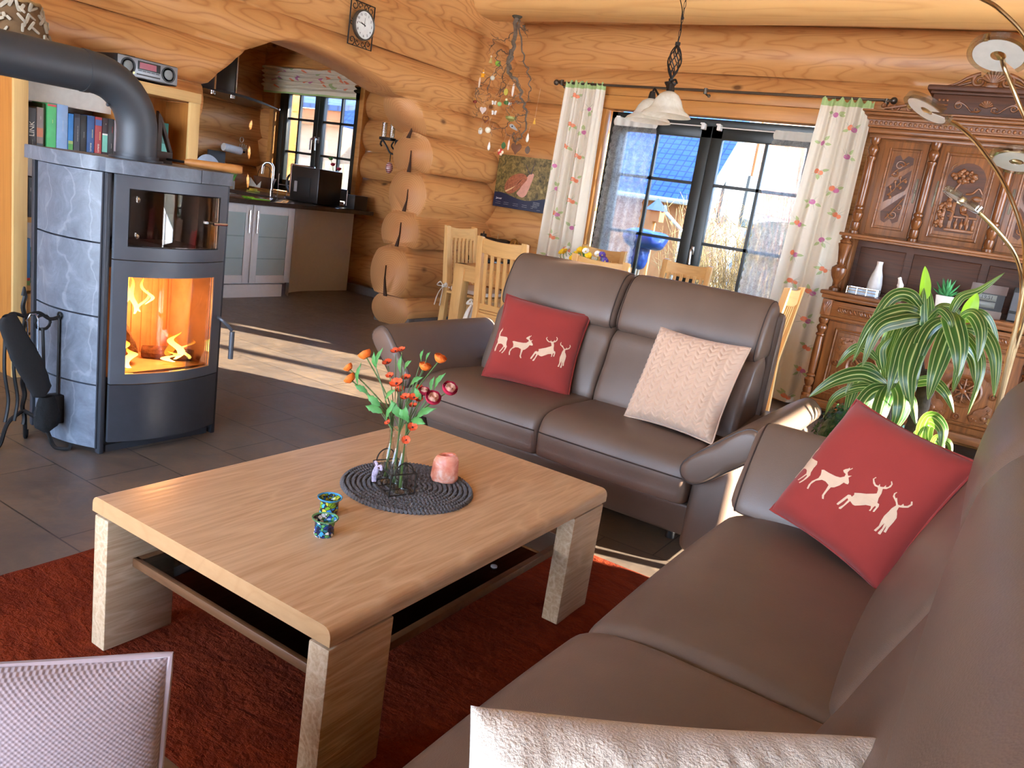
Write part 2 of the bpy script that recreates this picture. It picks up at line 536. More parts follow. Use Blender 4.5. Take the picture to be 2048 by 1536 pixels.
# exterior (north) wall with the terrace door and the kitchen window
DX0, DX1, DZ1 = -3.50, -1.56, 2.20
WX0, WX1, WZ0, WZ1 = -7.95, -6.57, .98, 2.24
c1 = MB(); c1.box(DX0 - .05, DX1 + .05, 6.3, 7.6, -.2, DZ1 + .05)
c2 = MB(); c2.box(WX0 - .03, WX1 + .03, 6.3, 7.6, WZ0 - .03, WZ1 + .03)
N_SEAMS = [-.2, .06, .42, .82, 1.25, 1.57, 1.90, 2.22, 2.56, 2.94, 3.3]
log_wall('wall_north', N_SEAMS, -8.7, 1.85, 'X', 6.95, .215, [M_log_x, M_cut], seed=3, cuts=(cutter(c1), cutter(c2)), n_len=60)

# log wall with the arch (west side of the living room)
W_SEAMS = [.02, .27, .70, 1.02, 1.38, 1.70, 1.99, 2.30, 2.70, 3.1]
ends = [5.62, 5.68, 5.66, 5.70, 5.68]                     # free ends of the five short logs right of the arch
archc = MB()
yz = [(3.10, -.5), (3.10, 1.0), (3.20, 1.22), (3.30, 1.42), (3.36, 1.66), (3.44, 1.80), (3.58, 1.92), (3.72, 2.01), (3.86, 2.09), (4.0, 2.135), (4.2, 2.15), (4.45, 2.14),
      (4.7, 2.11), (4.95, 2.065), (5.2, 1.99), (5.32, 1.985), (5.40, 1.98), (5.50, 1.86), (5.62, 1.74), (5.68, 1.69), (5.67, 1.60), (5.69, 1.40), (5.66, 1.37), (5.665, 1.04), (5.62, 1.0), (5.62, .72), (5.54, .68), (5.54, .28), (5.60, .26), (5.60, -.5)]
MX = Matrix(((0, 0, 1, 0), (1, 0, 0, 0), (0, 1, 0, 0), (0, 0, 0, 1)))   # local (x,y,z) -> world (z,x,y)
archc.prism(yz, -5.5, -4.2, M=MX)
arch_wall = log_wall('wall_west', W_SEAMS, -3.2, 7.05, 'Y', -4.85, .225, [M_log_y, M_end], seed=11, cuts=(cutter(archc, M_end),), n_len=60)
# checks (cracks) in the log ends beside the arch
for (yy, z0, z1, dx) in ((5.53, .24, .52, -.03), (5.61, .70, .92, .02), (5.655, 1.02, 1.22, .02), (5.66, 1.37, 1.56, .0), (5.6, 1.66, 1.86, .04)):
    k = MB(); k.prism([(-.018, 0), (.016, 0), (.004 + dx, (z1 - z0) * .6), (dx, z1 - z0), (-.002 + dx, (z1 - z0) * .5)], -.012, .006, M=T(-4.86, yy, z0 + .02, rx=PI / 2))
    struct(k.build('log_check', M_crack, arch_wall))
# kitchen side and the walls behind the viewer
W2 = [-.1, .2, .52, .85, 1.2, 1.53, 1.88, 2.2, 2.55, 2.9, 3.2]
log_wall('wall_kitchen', W2, -3.2, 7.1, 'Y', -8.42, .22, [M_log_y], seed=21, n_len=30)
e1 = MB(); e1.box(1.0, 2.2, 4.62, 6.46, -.2, 2.25); e2 = MB(); e2.box(1.0, 2.2, 3.42, 4.42, .1, 1.42)
log_wall('wall_east', W2, -3.3, 7.1, 'Y', 1.58, .2, [M_log_y, M_cut], seed=31, cuts=(cutter(e1), cutter(e2)), n_len=30)
s1 = MB(); s1.box(-4.4, 1.2, -3.6, -2.4, .1, 2.5)
s2 = MB(); s2.box(-8.1, -5.3, -3.6, -2.4, .2, 2.4)
log_wall('wall_south', W2, -8.7, 3.2, 'X', -2.95, .2, [M_log_x, M_cut], seed=41, cuts=(cutter(s1), cutter(s2)), n_len=30)
# ceiling beam: a long log before the exterior wall, bounced sun painted into its colour
bm_ = MB()
bm_.rbox((-.9, 6.20, 3.03), (7.8, .46, .36), e=.5, e2=.45, nu=40, nv=24)
bb = MB()
def beam(u, v):
    a = 2 * PI * v; x = -4.85 + 8.0 * u
    y = .25 * math.copysign(abs(math.cos(a)) ** .6, math.cos(a)); z = .19 * math.copysign(abs(math.sin(a)) ** .6, math.sin(a))
    return (x, 6.22 + y, 3.03 + z + .004 * math.sin(3 * x))
M_beam = wood('sun_bounce_beam_wood', (224, 176, 112), (190, 136, 78), 'X', freq=9, along=.5, across=3.5, knots=True, contrast=.5, fine=.1)
bm_.bm.free()
vs = bb.grid(beam, 40, 28, cv=True, flip=True); bb.cap(vs[0]); bb.cap(vs[-1])
bmesh.ops.recalc_face_normals(bb.bm, faces=bb.bm.faces)
struct(bb.build('ceiling_beam', M_beam))

# skirtings
sk = MB(); sk.box(-6.44, -5.06, 6.66, 6.74, 0, .09)
struct(sk.build('baseboard_north', M_base))
sk = MB(); sk.box(-4.72, -4.62, 5.68, 6.72, 0, .085, .003); sk.box(-5.05, -4.62, 5.62, 5.70, 0, .085, .003)
struct(sk.build('baseboard_west', M_base))
# trim boards round the terrace door and kitchen window
tr = MB()
tr.box(DX0 - .13, DX0 - .02, 6.70, 6.80, 0, DZ1 + .06, .006)
tr.box(DX1 + .02, DX1 + .13, 6.70, 6.80, 0, DZ1 + .06, .006)
struct(tr.build('trim_1', wood('trim_upright', (214, 152, 80), (166, 100, 44), 'Z', freq=6, along=.5, across=5, contrast=.35)))
tr = MB(); tr.box(DX0 - .13, DX1 + .13, 6.66, 6.80, DZ1 + .005, DZ1 + .12, .008); tr.box(DX0 - .13, DX1 + .13, 6.69, 6.80, DZ1 + .125, DZ1 + .20, .006)
struct(tr.build('trim_2', M_trim_wood))
tr = MB()
tr.box(WX1 + .0, WX1 + .07, 6.70, 6.80, WZ0 - .02, WZ1 + .06, .006); tr.box(WX0 - .07, WX0, 6.70, 6.80, WZ0 - .02, WZ1 + .06, .006); tr.box(WX0 - .07, WX1 + .07, 6.70, 6.80, WZ1, WZ1 + .07, .006)
struct(tr.build('trim_3', M_trim_wood))

def leaf(parent, x0, x1, z0, z1, y, fw, bars_x, bars_z, name='casement', d=.06, glass=None):
    """one glazed leaf: frame + glazing bars + pane"""
    m = MB()
    m.box(x0, x0 + fw, y - d / 2, y + d / 2, z0, z1, .006); m.box(x1 - fw, x1, y - d / 2, y + d / 2, z0, z1, .006)
    m.box(x0, x1, y - d / 2, y + d / 2, z0, z0 + fw, .006); m.box(x0, x1, y - d / 2, y + d / 2, z1 - fw, z1, .006)
    fr = m.build(name, M_dark_frame, parent)
    b = MB()
    for bx in bars_x: b.box(bx - .013, bx + .013, y - .016, y + .016, z0 + fw, z1 - fw)
    for bz in bars_z: b.box(x0 + fw, x1 - fw, y - .016, y + .016, bz - .013, bz + .013)
    if bars_x or bars_z: b.build('glazing_bars', M_dark_frame, fr)
    p = MB(); p.box(x0 + fw * .8, x1 - fw * .8, y - .004, y + .004, z0 + fw * .8, z1 - fw * .8)
    p.build('pane', glass or M_pane_n, fr)
    return fr
def handle(parent, x, y, z, side=1):
    h = MB(); h.box(x - .014, x + .014, y - .012, y, z - .035, z + .035, .004)
    h.tube(bez([(x, y - .01, z), (x, y - .05, z + .005), (x + .004 * side, y - .06, z - .02), (x + .01 * side, y - .058, z - .12)], 6), .011, 8)
    h.build('window_handle', M_metal, parent)

door = bpy.data.objects.new('door_1', None); COL.objects.link(door); door['kind'] = 'structure'
m = MB(); YD = 6.83
m.box(DX0, DX0 + .06, YD - .04, YD + .05, 0, DZ1, .004); m.box(DX1 - .06, DX1, YD - .04, YD + .05, 0, DZ1, .004); m.box(DX0, DX1, YD - .04, YD + .05, DZ1 - .06, DZ1, .004); m.box(DX0, DX1, YD - .04, YD + .05, 0, .05)
m.build('door_frame', M_dark_frame, door)
xm = -2.53
zb = [.62, 1.16, 1.66]
l1 = leaf(door, DX0 + .06, xm, .05, DZ1 - .06, YD - .01, .10, [-3.03], zb, 'door_leaf')
l2 = leaf(door, xm, DX1 - .06, .05, DZ1 - .06, YD - .01, .10, [-2.05], zb, 'door_leaf')
handle(l2, xm + .035, YD - .04, 1.09, 1)
win = bpy.data.objects.new('window_1', None); COL.objects.link(win); win['kind'] = 'structure'
m = MB()
m.box(WX0, WX0 + .07, YD - .04, YD + .05, WZ0, WZ1, .004); m.box(WX1 - .07, WX1, YD - .04, YD + .05, WZ0, WZ1, .004); m.box(WX0, WX1, YD - .04, YD + .05, WZ1 - .06, WZ1, .004); m.box(WX0, WX1, YD - .04, YD + .05, WZ0, WZ0 + .07)
m.build('window_frame', M_dark_frame, win)
xk = (WX0 + WX1) / 2 - .02
wz = [1.45, 1.83]
k1 = leaf(win, WX0 + .07, xk, WZ0 + .06, WZ1 - .06, YD - .01, .075, [-7.62], wz, glass=M_pane)
k2 = leaf(win, xk, WX1 - .07, WZ0 + .06, WZ1 - .06, YD - .01, .075, [-6.93], wz, glass=M_pane)
handle(k1, xk - .03, YD - .04, 1.62, -1); handle(k2, xk + .035, YD - .04, 1.62, 1)
sill = MB(); sill.box(WX0 - .05, WX1 + .05, 6.62, 6.80, WZ0 - .06, WZ0 - .03, .008)
sill.build('window_sill', M_trim_wood, win)
# large windows of the east and south sides (behind and beside the viewer)
def back_window(name, ax, pos, a0, a1, z0, z1, n, barz=()):
    w = bpy.data.objects.new(name, None); COL.objects.link(w); w['kind'] = 'structure'
    m = MB(); p = MB()
    def bx(mb, a, b, za, zb_, d):
        if ax == 'X': mb.box(a, b, pos - d, pos + d, za, zb_)
        else: mb.box(pos - d, pos + d, a, b, za, zb_)
    bx(m, a0, a1, z0, z0 + .07, .03); bx(m, a0, a1, z1 - .07, z1, .03)
    for i in range(n + 1):
        c = a0 + (a1 - a0) * i / n; bx(m, c - .05, c + .05, z0, z1, .03)
    for b in barz: bx(m, a0, a1, b - .013, b + .013, .015)
    bx(p, a0, a1, z0, z1, .003)
    m.build('window_frame', M_dark_frame, w); p.build('pane', M_pane, w)
back_window('window_2', 'Y', 1.58, 4.62, 6.46, 0.0, 2.25, 2, (.7, 1.4))
back_window('window_5', 'Y', 1.58, 3.42, 4.42, .1, 1.42, 1)
back_window('window_3', 'X', -2.95, -4.4, 1.2, .1, 2.5, 4)
back_window('window_4', 'X', -2.95, -8.1, -5.3, .2, 2.4, 2)  # unseen kitchen window, enlarged to brighten the kitchen
# ================================================================ SOFAS, CUSHIONS, COFFEE TABLE, RUG
def leather():
    t = NT('taupe_leather'); v = t.coord()
    n = t.noise(v, 2.5, 3); vo = t.n('TexVoronoi'); vo.inputs['Scale'].default_value = 420
    t.l(v, vo.inputs['Vector'])
    t.base(t.ramp(n, [(.3, lin((98, 80, 69))), (.7, lin((112, 91, 78)))]))
    t.set(Roughness=.42, Specular_IOR_Level=.45)
    t.bump(t.math('ADD', vo.outputs['Distance'], t.math('MULTIPLY', t.noise(v, 18, 3), 2.0)), .12, .002)
    return t.m
M_leather = leather()
M_seam = plain('dark_piping', (58, 46, 41), .5)
M_black = plain('black_plastic', (22, 22, 23), .45)
def pX(y0=0): return lambda a, b, l: (l, a, b)        # profile in (Y,Z), swept along X
def pY(x0=0): return lambda a, b, l: (a, l, b)        # profile in (X,Z), swept along Y

# ---- two-seat sofa
so = thing('two_seat_sofa', 'taupe leather two-seat sofa with tall headrests standing behind the coffee table', 'sofa', (-1.58, 3.3, 0))
XL, XM, XR = -2.27, -1.585, -.90
seat_p = smooth_poly([(2.90, .235), (2.865, .30), (2.865, .37), (2.91, .425), (3.05, .447), (3.25, .44), (3.45, .425), (3.5, .40), (3.5, .26), (3.2, .235)], 4)
for x0, x1 in ((XL, XM), (XM, XR)):
    m = MB(); soft_extrude(m, seat_p, x0 + .001, x1 - .001, .03, pX(), bulge=.006)
    m.tube([(x0 + .012, 2.862, .352), (x0 + .05, 2.858, .352), ((x0 + x1) / 2, 2.854, .352), (x1 - .05, 2.858, .352), (x1 - .012, 2.862, .352)], .0035, 6, mi=1)
    m.build('seat_cushion', [M_leather, M_seam], so)
back_p = smooth_poly([(3.40, .36), (3.345, .42), (3.36, .52), (3.42, .68), (3.455, .755), (3.57, .80), (3.64, .70), (3.62, .36)], 4)
head_p = smooth_poly([(3.455, .77), (3.445, .84), (3.48, .94), (3.53, 1.01), (3.60, 1.035), (3.67, 1.01), (3.68, .92), (3.66, .78), (3.56, .755)], 4)
for x0, x1 in ((XL + .02, XM), (XM, XR + .02)):
    m = MB(); soft_extrude(m, back_p, x0 + .002, x1 - .002, .035, pX(), bulge=.008)
    m.build('back_cushion', [M_leather, M_seam], so)
    m = MB(); soft_extrude(m, head_p, x0 + .003, x1 - .003, .04, pX(), bulge=.006, pipe=.003, pipe_mi=1)
    m.build('headrest', [M_leather, M_seam], so)
m = MB()
soft_extrude(m, round_poly([(2.96, .22), (3.04, .05), (3.68, .05), (3.72, .70), (3.70, .98), (3.64, .98), (3.62, .30), (3.5, .24)], .03), XL, XR + .04, .02, pX())
m.build('base', M_leather, so)
for s, xi, xo in ((-1, -2.25, -2.44), (1, -.92, -.69)):
    # slanted arm pad, rising outwards
    c0, c1 = Vector((xi, .425)), Vector((xo, .635))
    d = (c1 - c0).normalized(); nrm = Vector((-d.y, d.x)) * (1 if s > 0 else -1)
    prof = [c0 - d * .03, c0 - nrm * .105 - d * .0, c1 - nrm * .115, c1 + d * .02 - nrm * .06, c1 - nrm * .0, c0 + nrm * .0]
    prof = smooth_poly([(p.x, p.y) for p in [c0 - d * .02 - nrm * .05, c0 - nrm * .10 + d * .02, (c0 + c1) / 2 - nrm * .11, c1 - nrm * .105, c1 + d * .025 - nrm * .05, c1 - d * .01, (c0 + c1) / 2 + nrm * .008, c0 + d * .015]], 4)
    m = MB(); soft_extrude(m, prof, 2.79, 3.70, .035, pY(), pipe=.003, pipe_mi=1, bulge=.004)
    m.tube([(xo + s * .018, 2.81 + .0, .60), (xo + s * .026, 3.2, .60), (xo + s * .018, 3.68, .60)], .003, 6, mi=1)
    m.build('arm_pad', [M_leather, M_seam], so)
    m = MB()
    pr = round_poly([(2.90, .05 if s > 0 else .05), (3.74, .05), (3.74, .52), (2.92, .43)], .04)
    xa, xb = (XL - .16, XL - .002) if s < 0 else (XR + .002, XR + .17)
    soft_extrude(m, pr, xa, xb, .04, pX(), bulge=.004)
    m.build('arm', M_leather, so)
    m = MB(); soft_extrude(m, smooth_poly([(c1.x - s * .03, .40), (c1.x + s * .035, .42), (c1.x + s * .04, .50), (c1.x - s * .02, .53), (c1.x - s * .12, .47), (c1.x - s * .12, .41)], 4), 3.20, 3.70, .04, pY())
    m.build('arm_bolster', M_leather, so)
for x in (XL + .1, XR - .1):
    for y in (3.12, 3.7):
        m = MB(); m.cyl(.02, 0, .06, 14, T(x, y, 0)); m.build('foot', M_black, so)

# ---- corner sofa (runs along the right side and turns behind the foreground)
cs = thing('corner_sofa', 'large taupe leather corner sofa filling the right foreground', 'sofa', (-.2, 1.4, 0))
FX = -.62
def seat_prof(f, s, b):      # f front coordinate, s direction of the back (+1/-1), b back coordinate
    return smooth_poly([(f + s * .035, .20), (f, .28), (f, .38), (f + s * .04, .435), (f + s * .16, .462), (f + s * .34, .466), (b - s * .03, .455), (b, .43), (b, .25), (f + s * .3, .20)], 4)
m = MB(); soft_extrude(m, seat_prof(FX, 1, .02), 1.462, 2.46, .045, pY(), bulge=.008); m.build('seat_cushion', M_leather, cs)
m = MB(); soft_extrude(m, seat_prof(FX - .01, 1, .02), .64, 1.458, .045, pY(), bulge=.008); m.build('seat_cushion', M_leather, cs)
m = MB(); soft_extrude(m, seat_prof(.655, -1, -.10), -1.27, FX + .02, .07, pX(), bulge=.004); m.build('seat_cushion', M_leather, cs)
m = MB(); soft_extrude(m, seat_prof(.64, -1, -.10), FX + .022, .02, .03, pX(), bulge=.002); m.build('seat_cushion', M_leather, cs)
bk = smooth_poly([(-.075, .40), (-.112, .45), (-.075, .55), (-.02, .69), (.03, .80), (.12, .86), (.24, .80), (.26, .5), (.24, .36), (.08, .36)], 4)
hd = smooth_poly([(.035, .79), (.012, .86), (.015, .93), (.03, 1.0), (.075, 1.055), (.16, 1.075), (.24, 1.04), (.27, .92), (.25, .80), (.13, .77)], 4)
for y0, y1, h in ((1.455, 2.46, 1), (.30, 1.45, 1)):
    m = MB(); soft_extrude(m, bk, y0, y1, .06, pY(), bulge=.03); m.build('back_cushion', M_leather, cs)
    m = MB(); soft_extrude(m, hd, y0 + .02, y1 - .01, .07, pY(), bulge=.012, nseg=18); m.build('headrest', M_leather, cs)
m = MB(); m.box(FX + .06, .28, .0, 2.46, .06, .24, .02); m.box(.18, .30, -.3, 2.46, .06, .9, .03); m.box(-1.22, .28, -.3, .58, .06, .24, .02)
m.build('base', M_leather, cs)
# far arm pad, leaning away from the seat
m = MB(); soft_extrude(m, smooth_poly([(2.44, .44), (2.41, .47), (2.47, .60), (2.56, .70), (2.62, .715), (2.68, .68), (2.66, .60), (2.58, .48), (2.52, .42)], 4), FX + .01, .16, .05, pX(), pipe=.003, pipe_mi=1)
m.build('arm_pad', [M_leather, M_seam], cs)
m = MB(); m.box(FX + .08, .2, 2.44, 2.58, .05, .48, .03); m.build('arm', M_leather, cs)
for x, y in ((FX + .1, 2.4), (FX + .1, .75), (-1.15, .5), (.2, 2.4), (-1.15, -.2)):
    m = MB(); m.cyl(.02, 0, .07, 14, T(x, y, 0)); m.build('foot', M_black, cs)

# ---- cushions
def deer_mat(): return plain('pale_print', (214, 180, 150), .8)
M_red = plain('red_cotton', (146, 44, 36), .9, var=.07, vscale=4, bump=.25, bscale=600, bdist=.001)
M_red.node_tree.nodes['Principled BSDF'].inputs['Sheen Weight'].default_value = .15
M_print = deer_mat()
DEER = [[(357,560),(350,590),(325,620),(316,655),(330,665),(380,680),(420,690),(432,715),(420,750),(418,790),(428,815),(410,850),(390,875),(368,895),(355,890),(385,860),(400,825),(390,815),(360,850),(335,872),(322,868),(355,835),(378,805),(365,780),(340,765),(300,760),(280,800),(270,845),(252,848),(250,815),(268,770),(288,735),(285,700),(298,665),(300,630),(315,600),(345,575)],
[(500,750),(520,745),(570,758),(640,770),(680,770),(710,755),(712,735),(690,725),(678,712),(690,700),(700,695),(712,690),(720,680),(728,690),(745,676),(747,683),(728,700),(720,720),(735,742),(765,735),(745,755),(765,790),(762,805),(745,805),(725,800),(700,830),(665,855),(640,862),(625,900),(615,935),(622,965),(608,965),(598,940),(610,890),(615,850),(580,830),(545,825),(500,845),(475,880),(472,925),(458,925),(457,890),(470,855),(510,820),(515,790),(508,765)],
[(945,695),(930,715),(945,745),(965,762),(990,765),(1000,780),(1003,810),(985,818),(930,835),(885,842),(838,852),(842,868),(830,885),(815,875),(795,878),(765,920),(740,955),(733,970),(748,975),(775,940),(800,905),(812,915),(790,960),(762,990),(765,1000),(782,998),(805,960),(830,920),(860,940),(880,943),(920,930),(960,915),(1000,912),(1005,930),(998,948),(1010,948),(1020,915),(1030,900),(1038,910),(1030,930),(1028,948),(1040,945),(1055,900),(1052,880),(1035,875),(1030,840),(1035,800),(1030,765),(1055,758),(1078,735),(1082,710),(1068,690),(1062,695),(1072,715),(1060,740),(1045,745),(1040,730),(1030,750),(1005,755),(995,735),(990,752),(970,750),(950,730),(940,712),(952,700)],
[(1130,755),(1117,770),(1118,795),(1140,815),(1155,830),(1165,850),(1145,880),(1135,910),(1118,950),(1112,985),(1110,1030),(1095,1060),(1088,1075),(1105,1078),(1118,1050),(1130,1020),(1140,1000),(1138,1040),(1122,1080),(1125,1088),(1142,1088),(1150,1050),(1158,1010),(1160,1035),(1155,1060),(1172,1062),(1178,1020),(1195,970),(1203,935),(1195,905),(1185,885),(1188,855),(1215,848),(1245,835),(1263,805),(1255,782),(1245,785),(1250,805),(1235,825),(1215,833),(1205,820),(1195,838),(1175,840),(1162,820),(1150,795),(1140,800),(1128,785),(1127,770),(1135,758)]]
def quad_to_square(quad):
    """inverse bilinear map of TL,TR,BR,BL -> (-1..1, -1..1) by Newton"""
    TL, TR, BR, BL = [Vector(q) for q in quad]
    def f(u, v):
        a, b = (u + 1) / 2, (v + 1) / 2
        return (BL * (1 - a) + BR * a) * (1 - b) + (TL * (1 - a) + TR * a) * b
    def inv(p):
        u = v = 0.0; P = Vector(p)
        for _ in range(12):
            e = P - f(u, v); du = (f(u + 1e-4, v) - f(u, v)) / 1e-4; dv = (f(u, v + 1e-4) - f(u, v)) / 1e-4
            det = du.x * dv.y - du.y * dv.x
            u += (e.x * dv.y - e.y * dv.x) / det; v += (du.x * e.y - du.y * e.x) / det
        return u, v
    return inv
_inv = quad_to_square([(410, 100), (1505, 335), (1225, 1460), (110, 1120)])
DEER_UV = [[_inv(p) for p in d] for d in DEER]
def pillow_fn(size, thick, pinch=.07, disp=None, sag=0.0):
    def shape(u, v, side):
        pu = 1 - pinch * (1 - v * v) * abs(u) ** 2; pv = 1 - pinch * (1 - u * u) * abs(v) ** 2
        x = size[0] / 2 * u * pu; y = size[1] / 2 * v * pv
        k = max(0.0, (1 - u ** 4) * (1 - v ** 4)) ** .55
        z = side * thick / 2 * k
        if sag: z += sag * math.exp(-((u - .05) ** 2 / .12 + (v - 1.0) ** 2 / .3)) * -side
        if disp: z += side * disp(u, v) * min(1, 4 * k)
        return Vector((x, y, z))
    return shape
def pillow(name, label, M, size, thick, mats, n=48, welt=.004, disp=None, print_deer=False, part='cover', pinch=.07, loc=None, group=None, wob=0.0, nb=None):
    root = thing(name, label, 'cushion', loc=tuple(M.translation), group=group)
    sh = pillow_fn(size, thick, pinch, disp)
    mb = MB()
    def wobble(p):
        return Vector((0, 0, wob * noise.noise(p * 7))) if wob else Vector((0, 0, 0))
    def front(u, v):
        p = sh(2 * u - 1, 2 * v - 1, 1); return p + wobble(p)
    bfn = pillow_fn(size, thick, pinch)
    def back(u, v): return bfn(2 * u - 1, 2 * v - 1, -1)
    mb.grid(front, n, n, M=M); mb.grid(back, n if nb is None else n, n, M=M, flip=True)
    if print_deer:
        for d in DEER_UV:
            b = tess(d, .06)
            for v in b.verts:
                p = sh(max(-1, min(1, v.co.x)), max(-1, min(1, v.co.y)), 1); p = p + wobble(p)
                v.co = p + Vector((0, 0, .0012))
            for ff in b.faces: ff.smooth = True
            mb._merge(b, M, 1)
    # welt round the edge
    edge = [sh(-1 + 2 * t, -1, 0) for t in [i / 20 for i in range(20)]] + [sh(1, -1 + 2 * t, 0) for t in [i / 20 for i in range(20)]] + [sh(1 - 2 * t, 1, 0) for t in [i / 20 for i in range(20)]] + [sh(-1, 1 - 2 * t, 0) for t in [i / 20 for i in range(20)]]
    if welt: mb.tube(edge, welt, 6, M=M, closed=True)
    mb.build(part, mats, root, sharp=60)
    return root
def PM(c, rz, rx, rr):
    return Matrix.Translation(c) @ Matrix.Rotation(R(rz), 4, 'Z') @ Matrix.Rotation(R(rx), 4, 'X') @ Matrix.Rotation(R(rr), 4, 'Z')
pillow('deer_cushion', 'red cushion with four pale deer sitting in the left seat of the two-seat sofa', PM((-1.885, 3.275, .632), 26, 63.7, -5.4), (.43, .43), .13, [M_red, M_print], print_deer=True, wob=.012)
pillow('deer_cushion', 'red cushion with four pale deer leaning in the far corner of the corner sofa', PM((-.225, 2.33, .668), -27.5, 62.1, -7.7), (.415, .415), .13, [M_red, M_print], print_deer=True, wob=.012)
def knit(u, v):
    s = (u + 1) * 4.5; c = 2 * (s - math.floor(s)) - 1           # nine braids
    p = v * 9.0 - abs(c) * .9; p -= math.floor(p)
    return .009 * (math.sin(PI * p) ** .7) * (1 - abs(c) ** 5) * (.55 + .45 * math.sin(PI * min(1, abs(c) * 1.0 + .12)))
M_knit = plain('cream_knit', (206, 172, 146), .95, var=.05, vscale=20, bump=.4, bscale=900, bdist=.001)
M_knit.node_tree.nodes['Principled BSDF'].inputs['Sheen Weight'].default_value = .3
pillow('knitted_cushion', 'cream cable-knit cushion in the right seat of the two-seat sofa', PM((-1.097, 3.21, .65), -8.8, 65.6, .8), (.43, .43), .15, [M_knit], n=150, disp=knit, pinch=.06)
def fur(u, v):
    p = Vector((u * 5, v * 5, 0))
    vo = noise.voronoi(p, distance_metric='DISTANCE')[0]
    return .02 * (1 - min(1, vo[0] * 1.2)) + .006 * noise.noise(p * 3)
M_fur = plain('white_plush', (196, 176, 156), 1.0, var=.04, vscale=25, bump=.8, bscale=260, bdist=.006)
M_fur.node_tree.nodes['Principled BSDF'].inputs['Sheen Weight'].default_value = .6
_tl = Vector((-.375, .655, .755)); _tr = Vector((.0, .95, .755)); _ax = (_tr - _tl).normalized()
_upv = Vector((-.25 * _ax.y, .25 * _ax.x, 1)).normalized(); _upv = (_upv - _ax * _upv.dot(_ax)).normalized(); _nz = _ax.cross(_upv)
_c = (_tl + _tr) / 2 - _upv * .205
pillow('plush_cushion', 'white plush cushion standing on the corner sofa in the near foreground', Matrix((( _ax.x, _upv.x, _nz.x, _c.x), (_ax.y, _upv.y, _nz.y, _c.y), (_ax.z, _upv.z, _nz.z, _c.z), (0, 0, 0, 1))), (.50, .43), .17, [M_fur], n=110, disp=fur, pinch=.05, welt=0)
def waffle():
    t = NT('lilac_waffle_weave'); c = t.n('TexCoord'); sp = t.n('SeparateXYZ'); t.l(c.outputs['UV'], sp.inputs[0])
    a = t.math('SINE', t.math('MULTIPLY', sp.outputs[0], 2 * PI * 70)); b = t.math('SINE', t.math('MULTIPLY', sp.outputs[1], 2 * PI * 70))
    h = t.math('MULTIPLY', a, b)
    t.base(t.ramp(t.math('ADD', t.math('MULTIPLY', h, .5), .5), [(0, lin((140, 118, 118))), (1, lin((166, 143, 141)))]))
    t.set(Roughness=.95, Sheen_Weight=.3); t.bump(h, .3, .003); return t.m
M_waffle = waffle()
_tr = Vector((-.712, .512, .735)); _ax = Vector((.62, .78, -.0)).normalized(); _upv = Vector((-.12, .10, 1)); _upv = (_upv - _ax * _upv.dot(_ax)).normalized(); _nz = _ax.cross(_upv)
_c = _tr - _ax * .215 - _upv * .205
pillow('waffle_cushion', 'lilac waffle-weave cushion standing on the corner sofa at lower left', Matrix(((_ax.x, _upv.x, _nz.x, _c.x), (_ax.y, _upv.y, _nz.y, _c.y), (_ax.z, _upv.z, _nz.z, _c.z), (0, 0, 0, 1))), (.43, .41), .11, [M_waffle], n=60, pinch=.02, wob=.008)

# ---- rug
def rug_mat():
    t = NT('rust_rug_pile'); v = t.coord()
    n = t.noise(v, 2.2, 3); n2 = t.noise(v, 55, 3, .7); n3 = t.noise(t.coord(scale=(1, 3, 1)), 9, 4, .6, 1.0)
    c = t.ramp(n, [(.3, lin((108, 40, 15))), (.7, lin((128, 52, 22)))])
    c = t.mix(t.math('MULTIPLY', t.ramp(n3, [(.4, (1, 1, 1)), (.6, (0, 0, 0))]), .5), c, lin((84, 26, 11)))
    c = t.mix(t.math('MULTIPLY', n2, .5), c, lin((198, 86, 46)), 'MULTIPLY')
    t.base(c); t.set(Roughness=1.0, Specular_IOR_Level=.1)
    t.bump(t.math('ADD', n2, n3), .6, .02); return t.m
m = MB()
def rugf(u, v):
    x = -2.30 + 1.42 * u + 0.0; y = .15 + 2.53 * v
    e = min(u, 1 - u, v, 1 - v)
    z = .016 * min(1, e * 60) + .004 * noise.noise(Vector((x * 9, y * 9, 0)))
    return (x + (.004 * noise.noise(Vector((y * 14, 3, 0))) if u in (0, 1) else 0), y, max(.001, z))
m.grid(rugf, 80, 130)
tag(m.build('rug', rug_mat()), 'rust red pile rug lying under the coffee table', 'rug')

# ---- coffee table
M_oak_y = wood('oak_along_y', (184, 142, 102), (222, 188, 150), 'Y', freq=10, along=.9, across=6.5, contrast=.55, fine=.6, rough=.34, bump=.2)
M_oak_x = wood('oak_end', (200, 152, 104), (172, 120, 74), 'X', freq=12, along=4, across=4, contrast=.3, fine=.25, rough=.4, bump=.08)
M_smoke = pane('smoked_glass', (120, 96, 88), .10)
ct = thing('coffee_table', 'pale oak coffee table with smoked glass shelf on the rust red rug', 'coffee table', (-1.39, 1.66, 0))
x0, x1, y0, y1 = -1.805, -.965, 1.05, 2.285
m = MB()
top = [(x0, .388), (x1, .388)] + [(x1, .405)] + [(x1 - .022 + .022 * math.cos(a * PI / 8), .408 + .022 * math.sin(a * PI / 8)) for a in range(5)] + [(x0 + .022 - .022 * math.sin(a * PI / 8), .408 + .022 * math.cos(a * PI / 8)) for a in range(5)]
b = bmesh.new()
A = [b.verts.new((x, y0, z)) for x, z in top]; B = [b.verts.new((x, y1, z)) for x, z in top]
k = len(top)
fa = b.faces.new(A); fb = b.faces.new(B[::-1])
for i in range(k): b.faces.new([A[(i + 1) % k], A[i], B[i], B[(i + 1) % k]])
bmesh.ops.recalc_face_normals(b, faces=b.faces)
ends = {fa.index, fb.index}; fa.tag = fb.tag = True
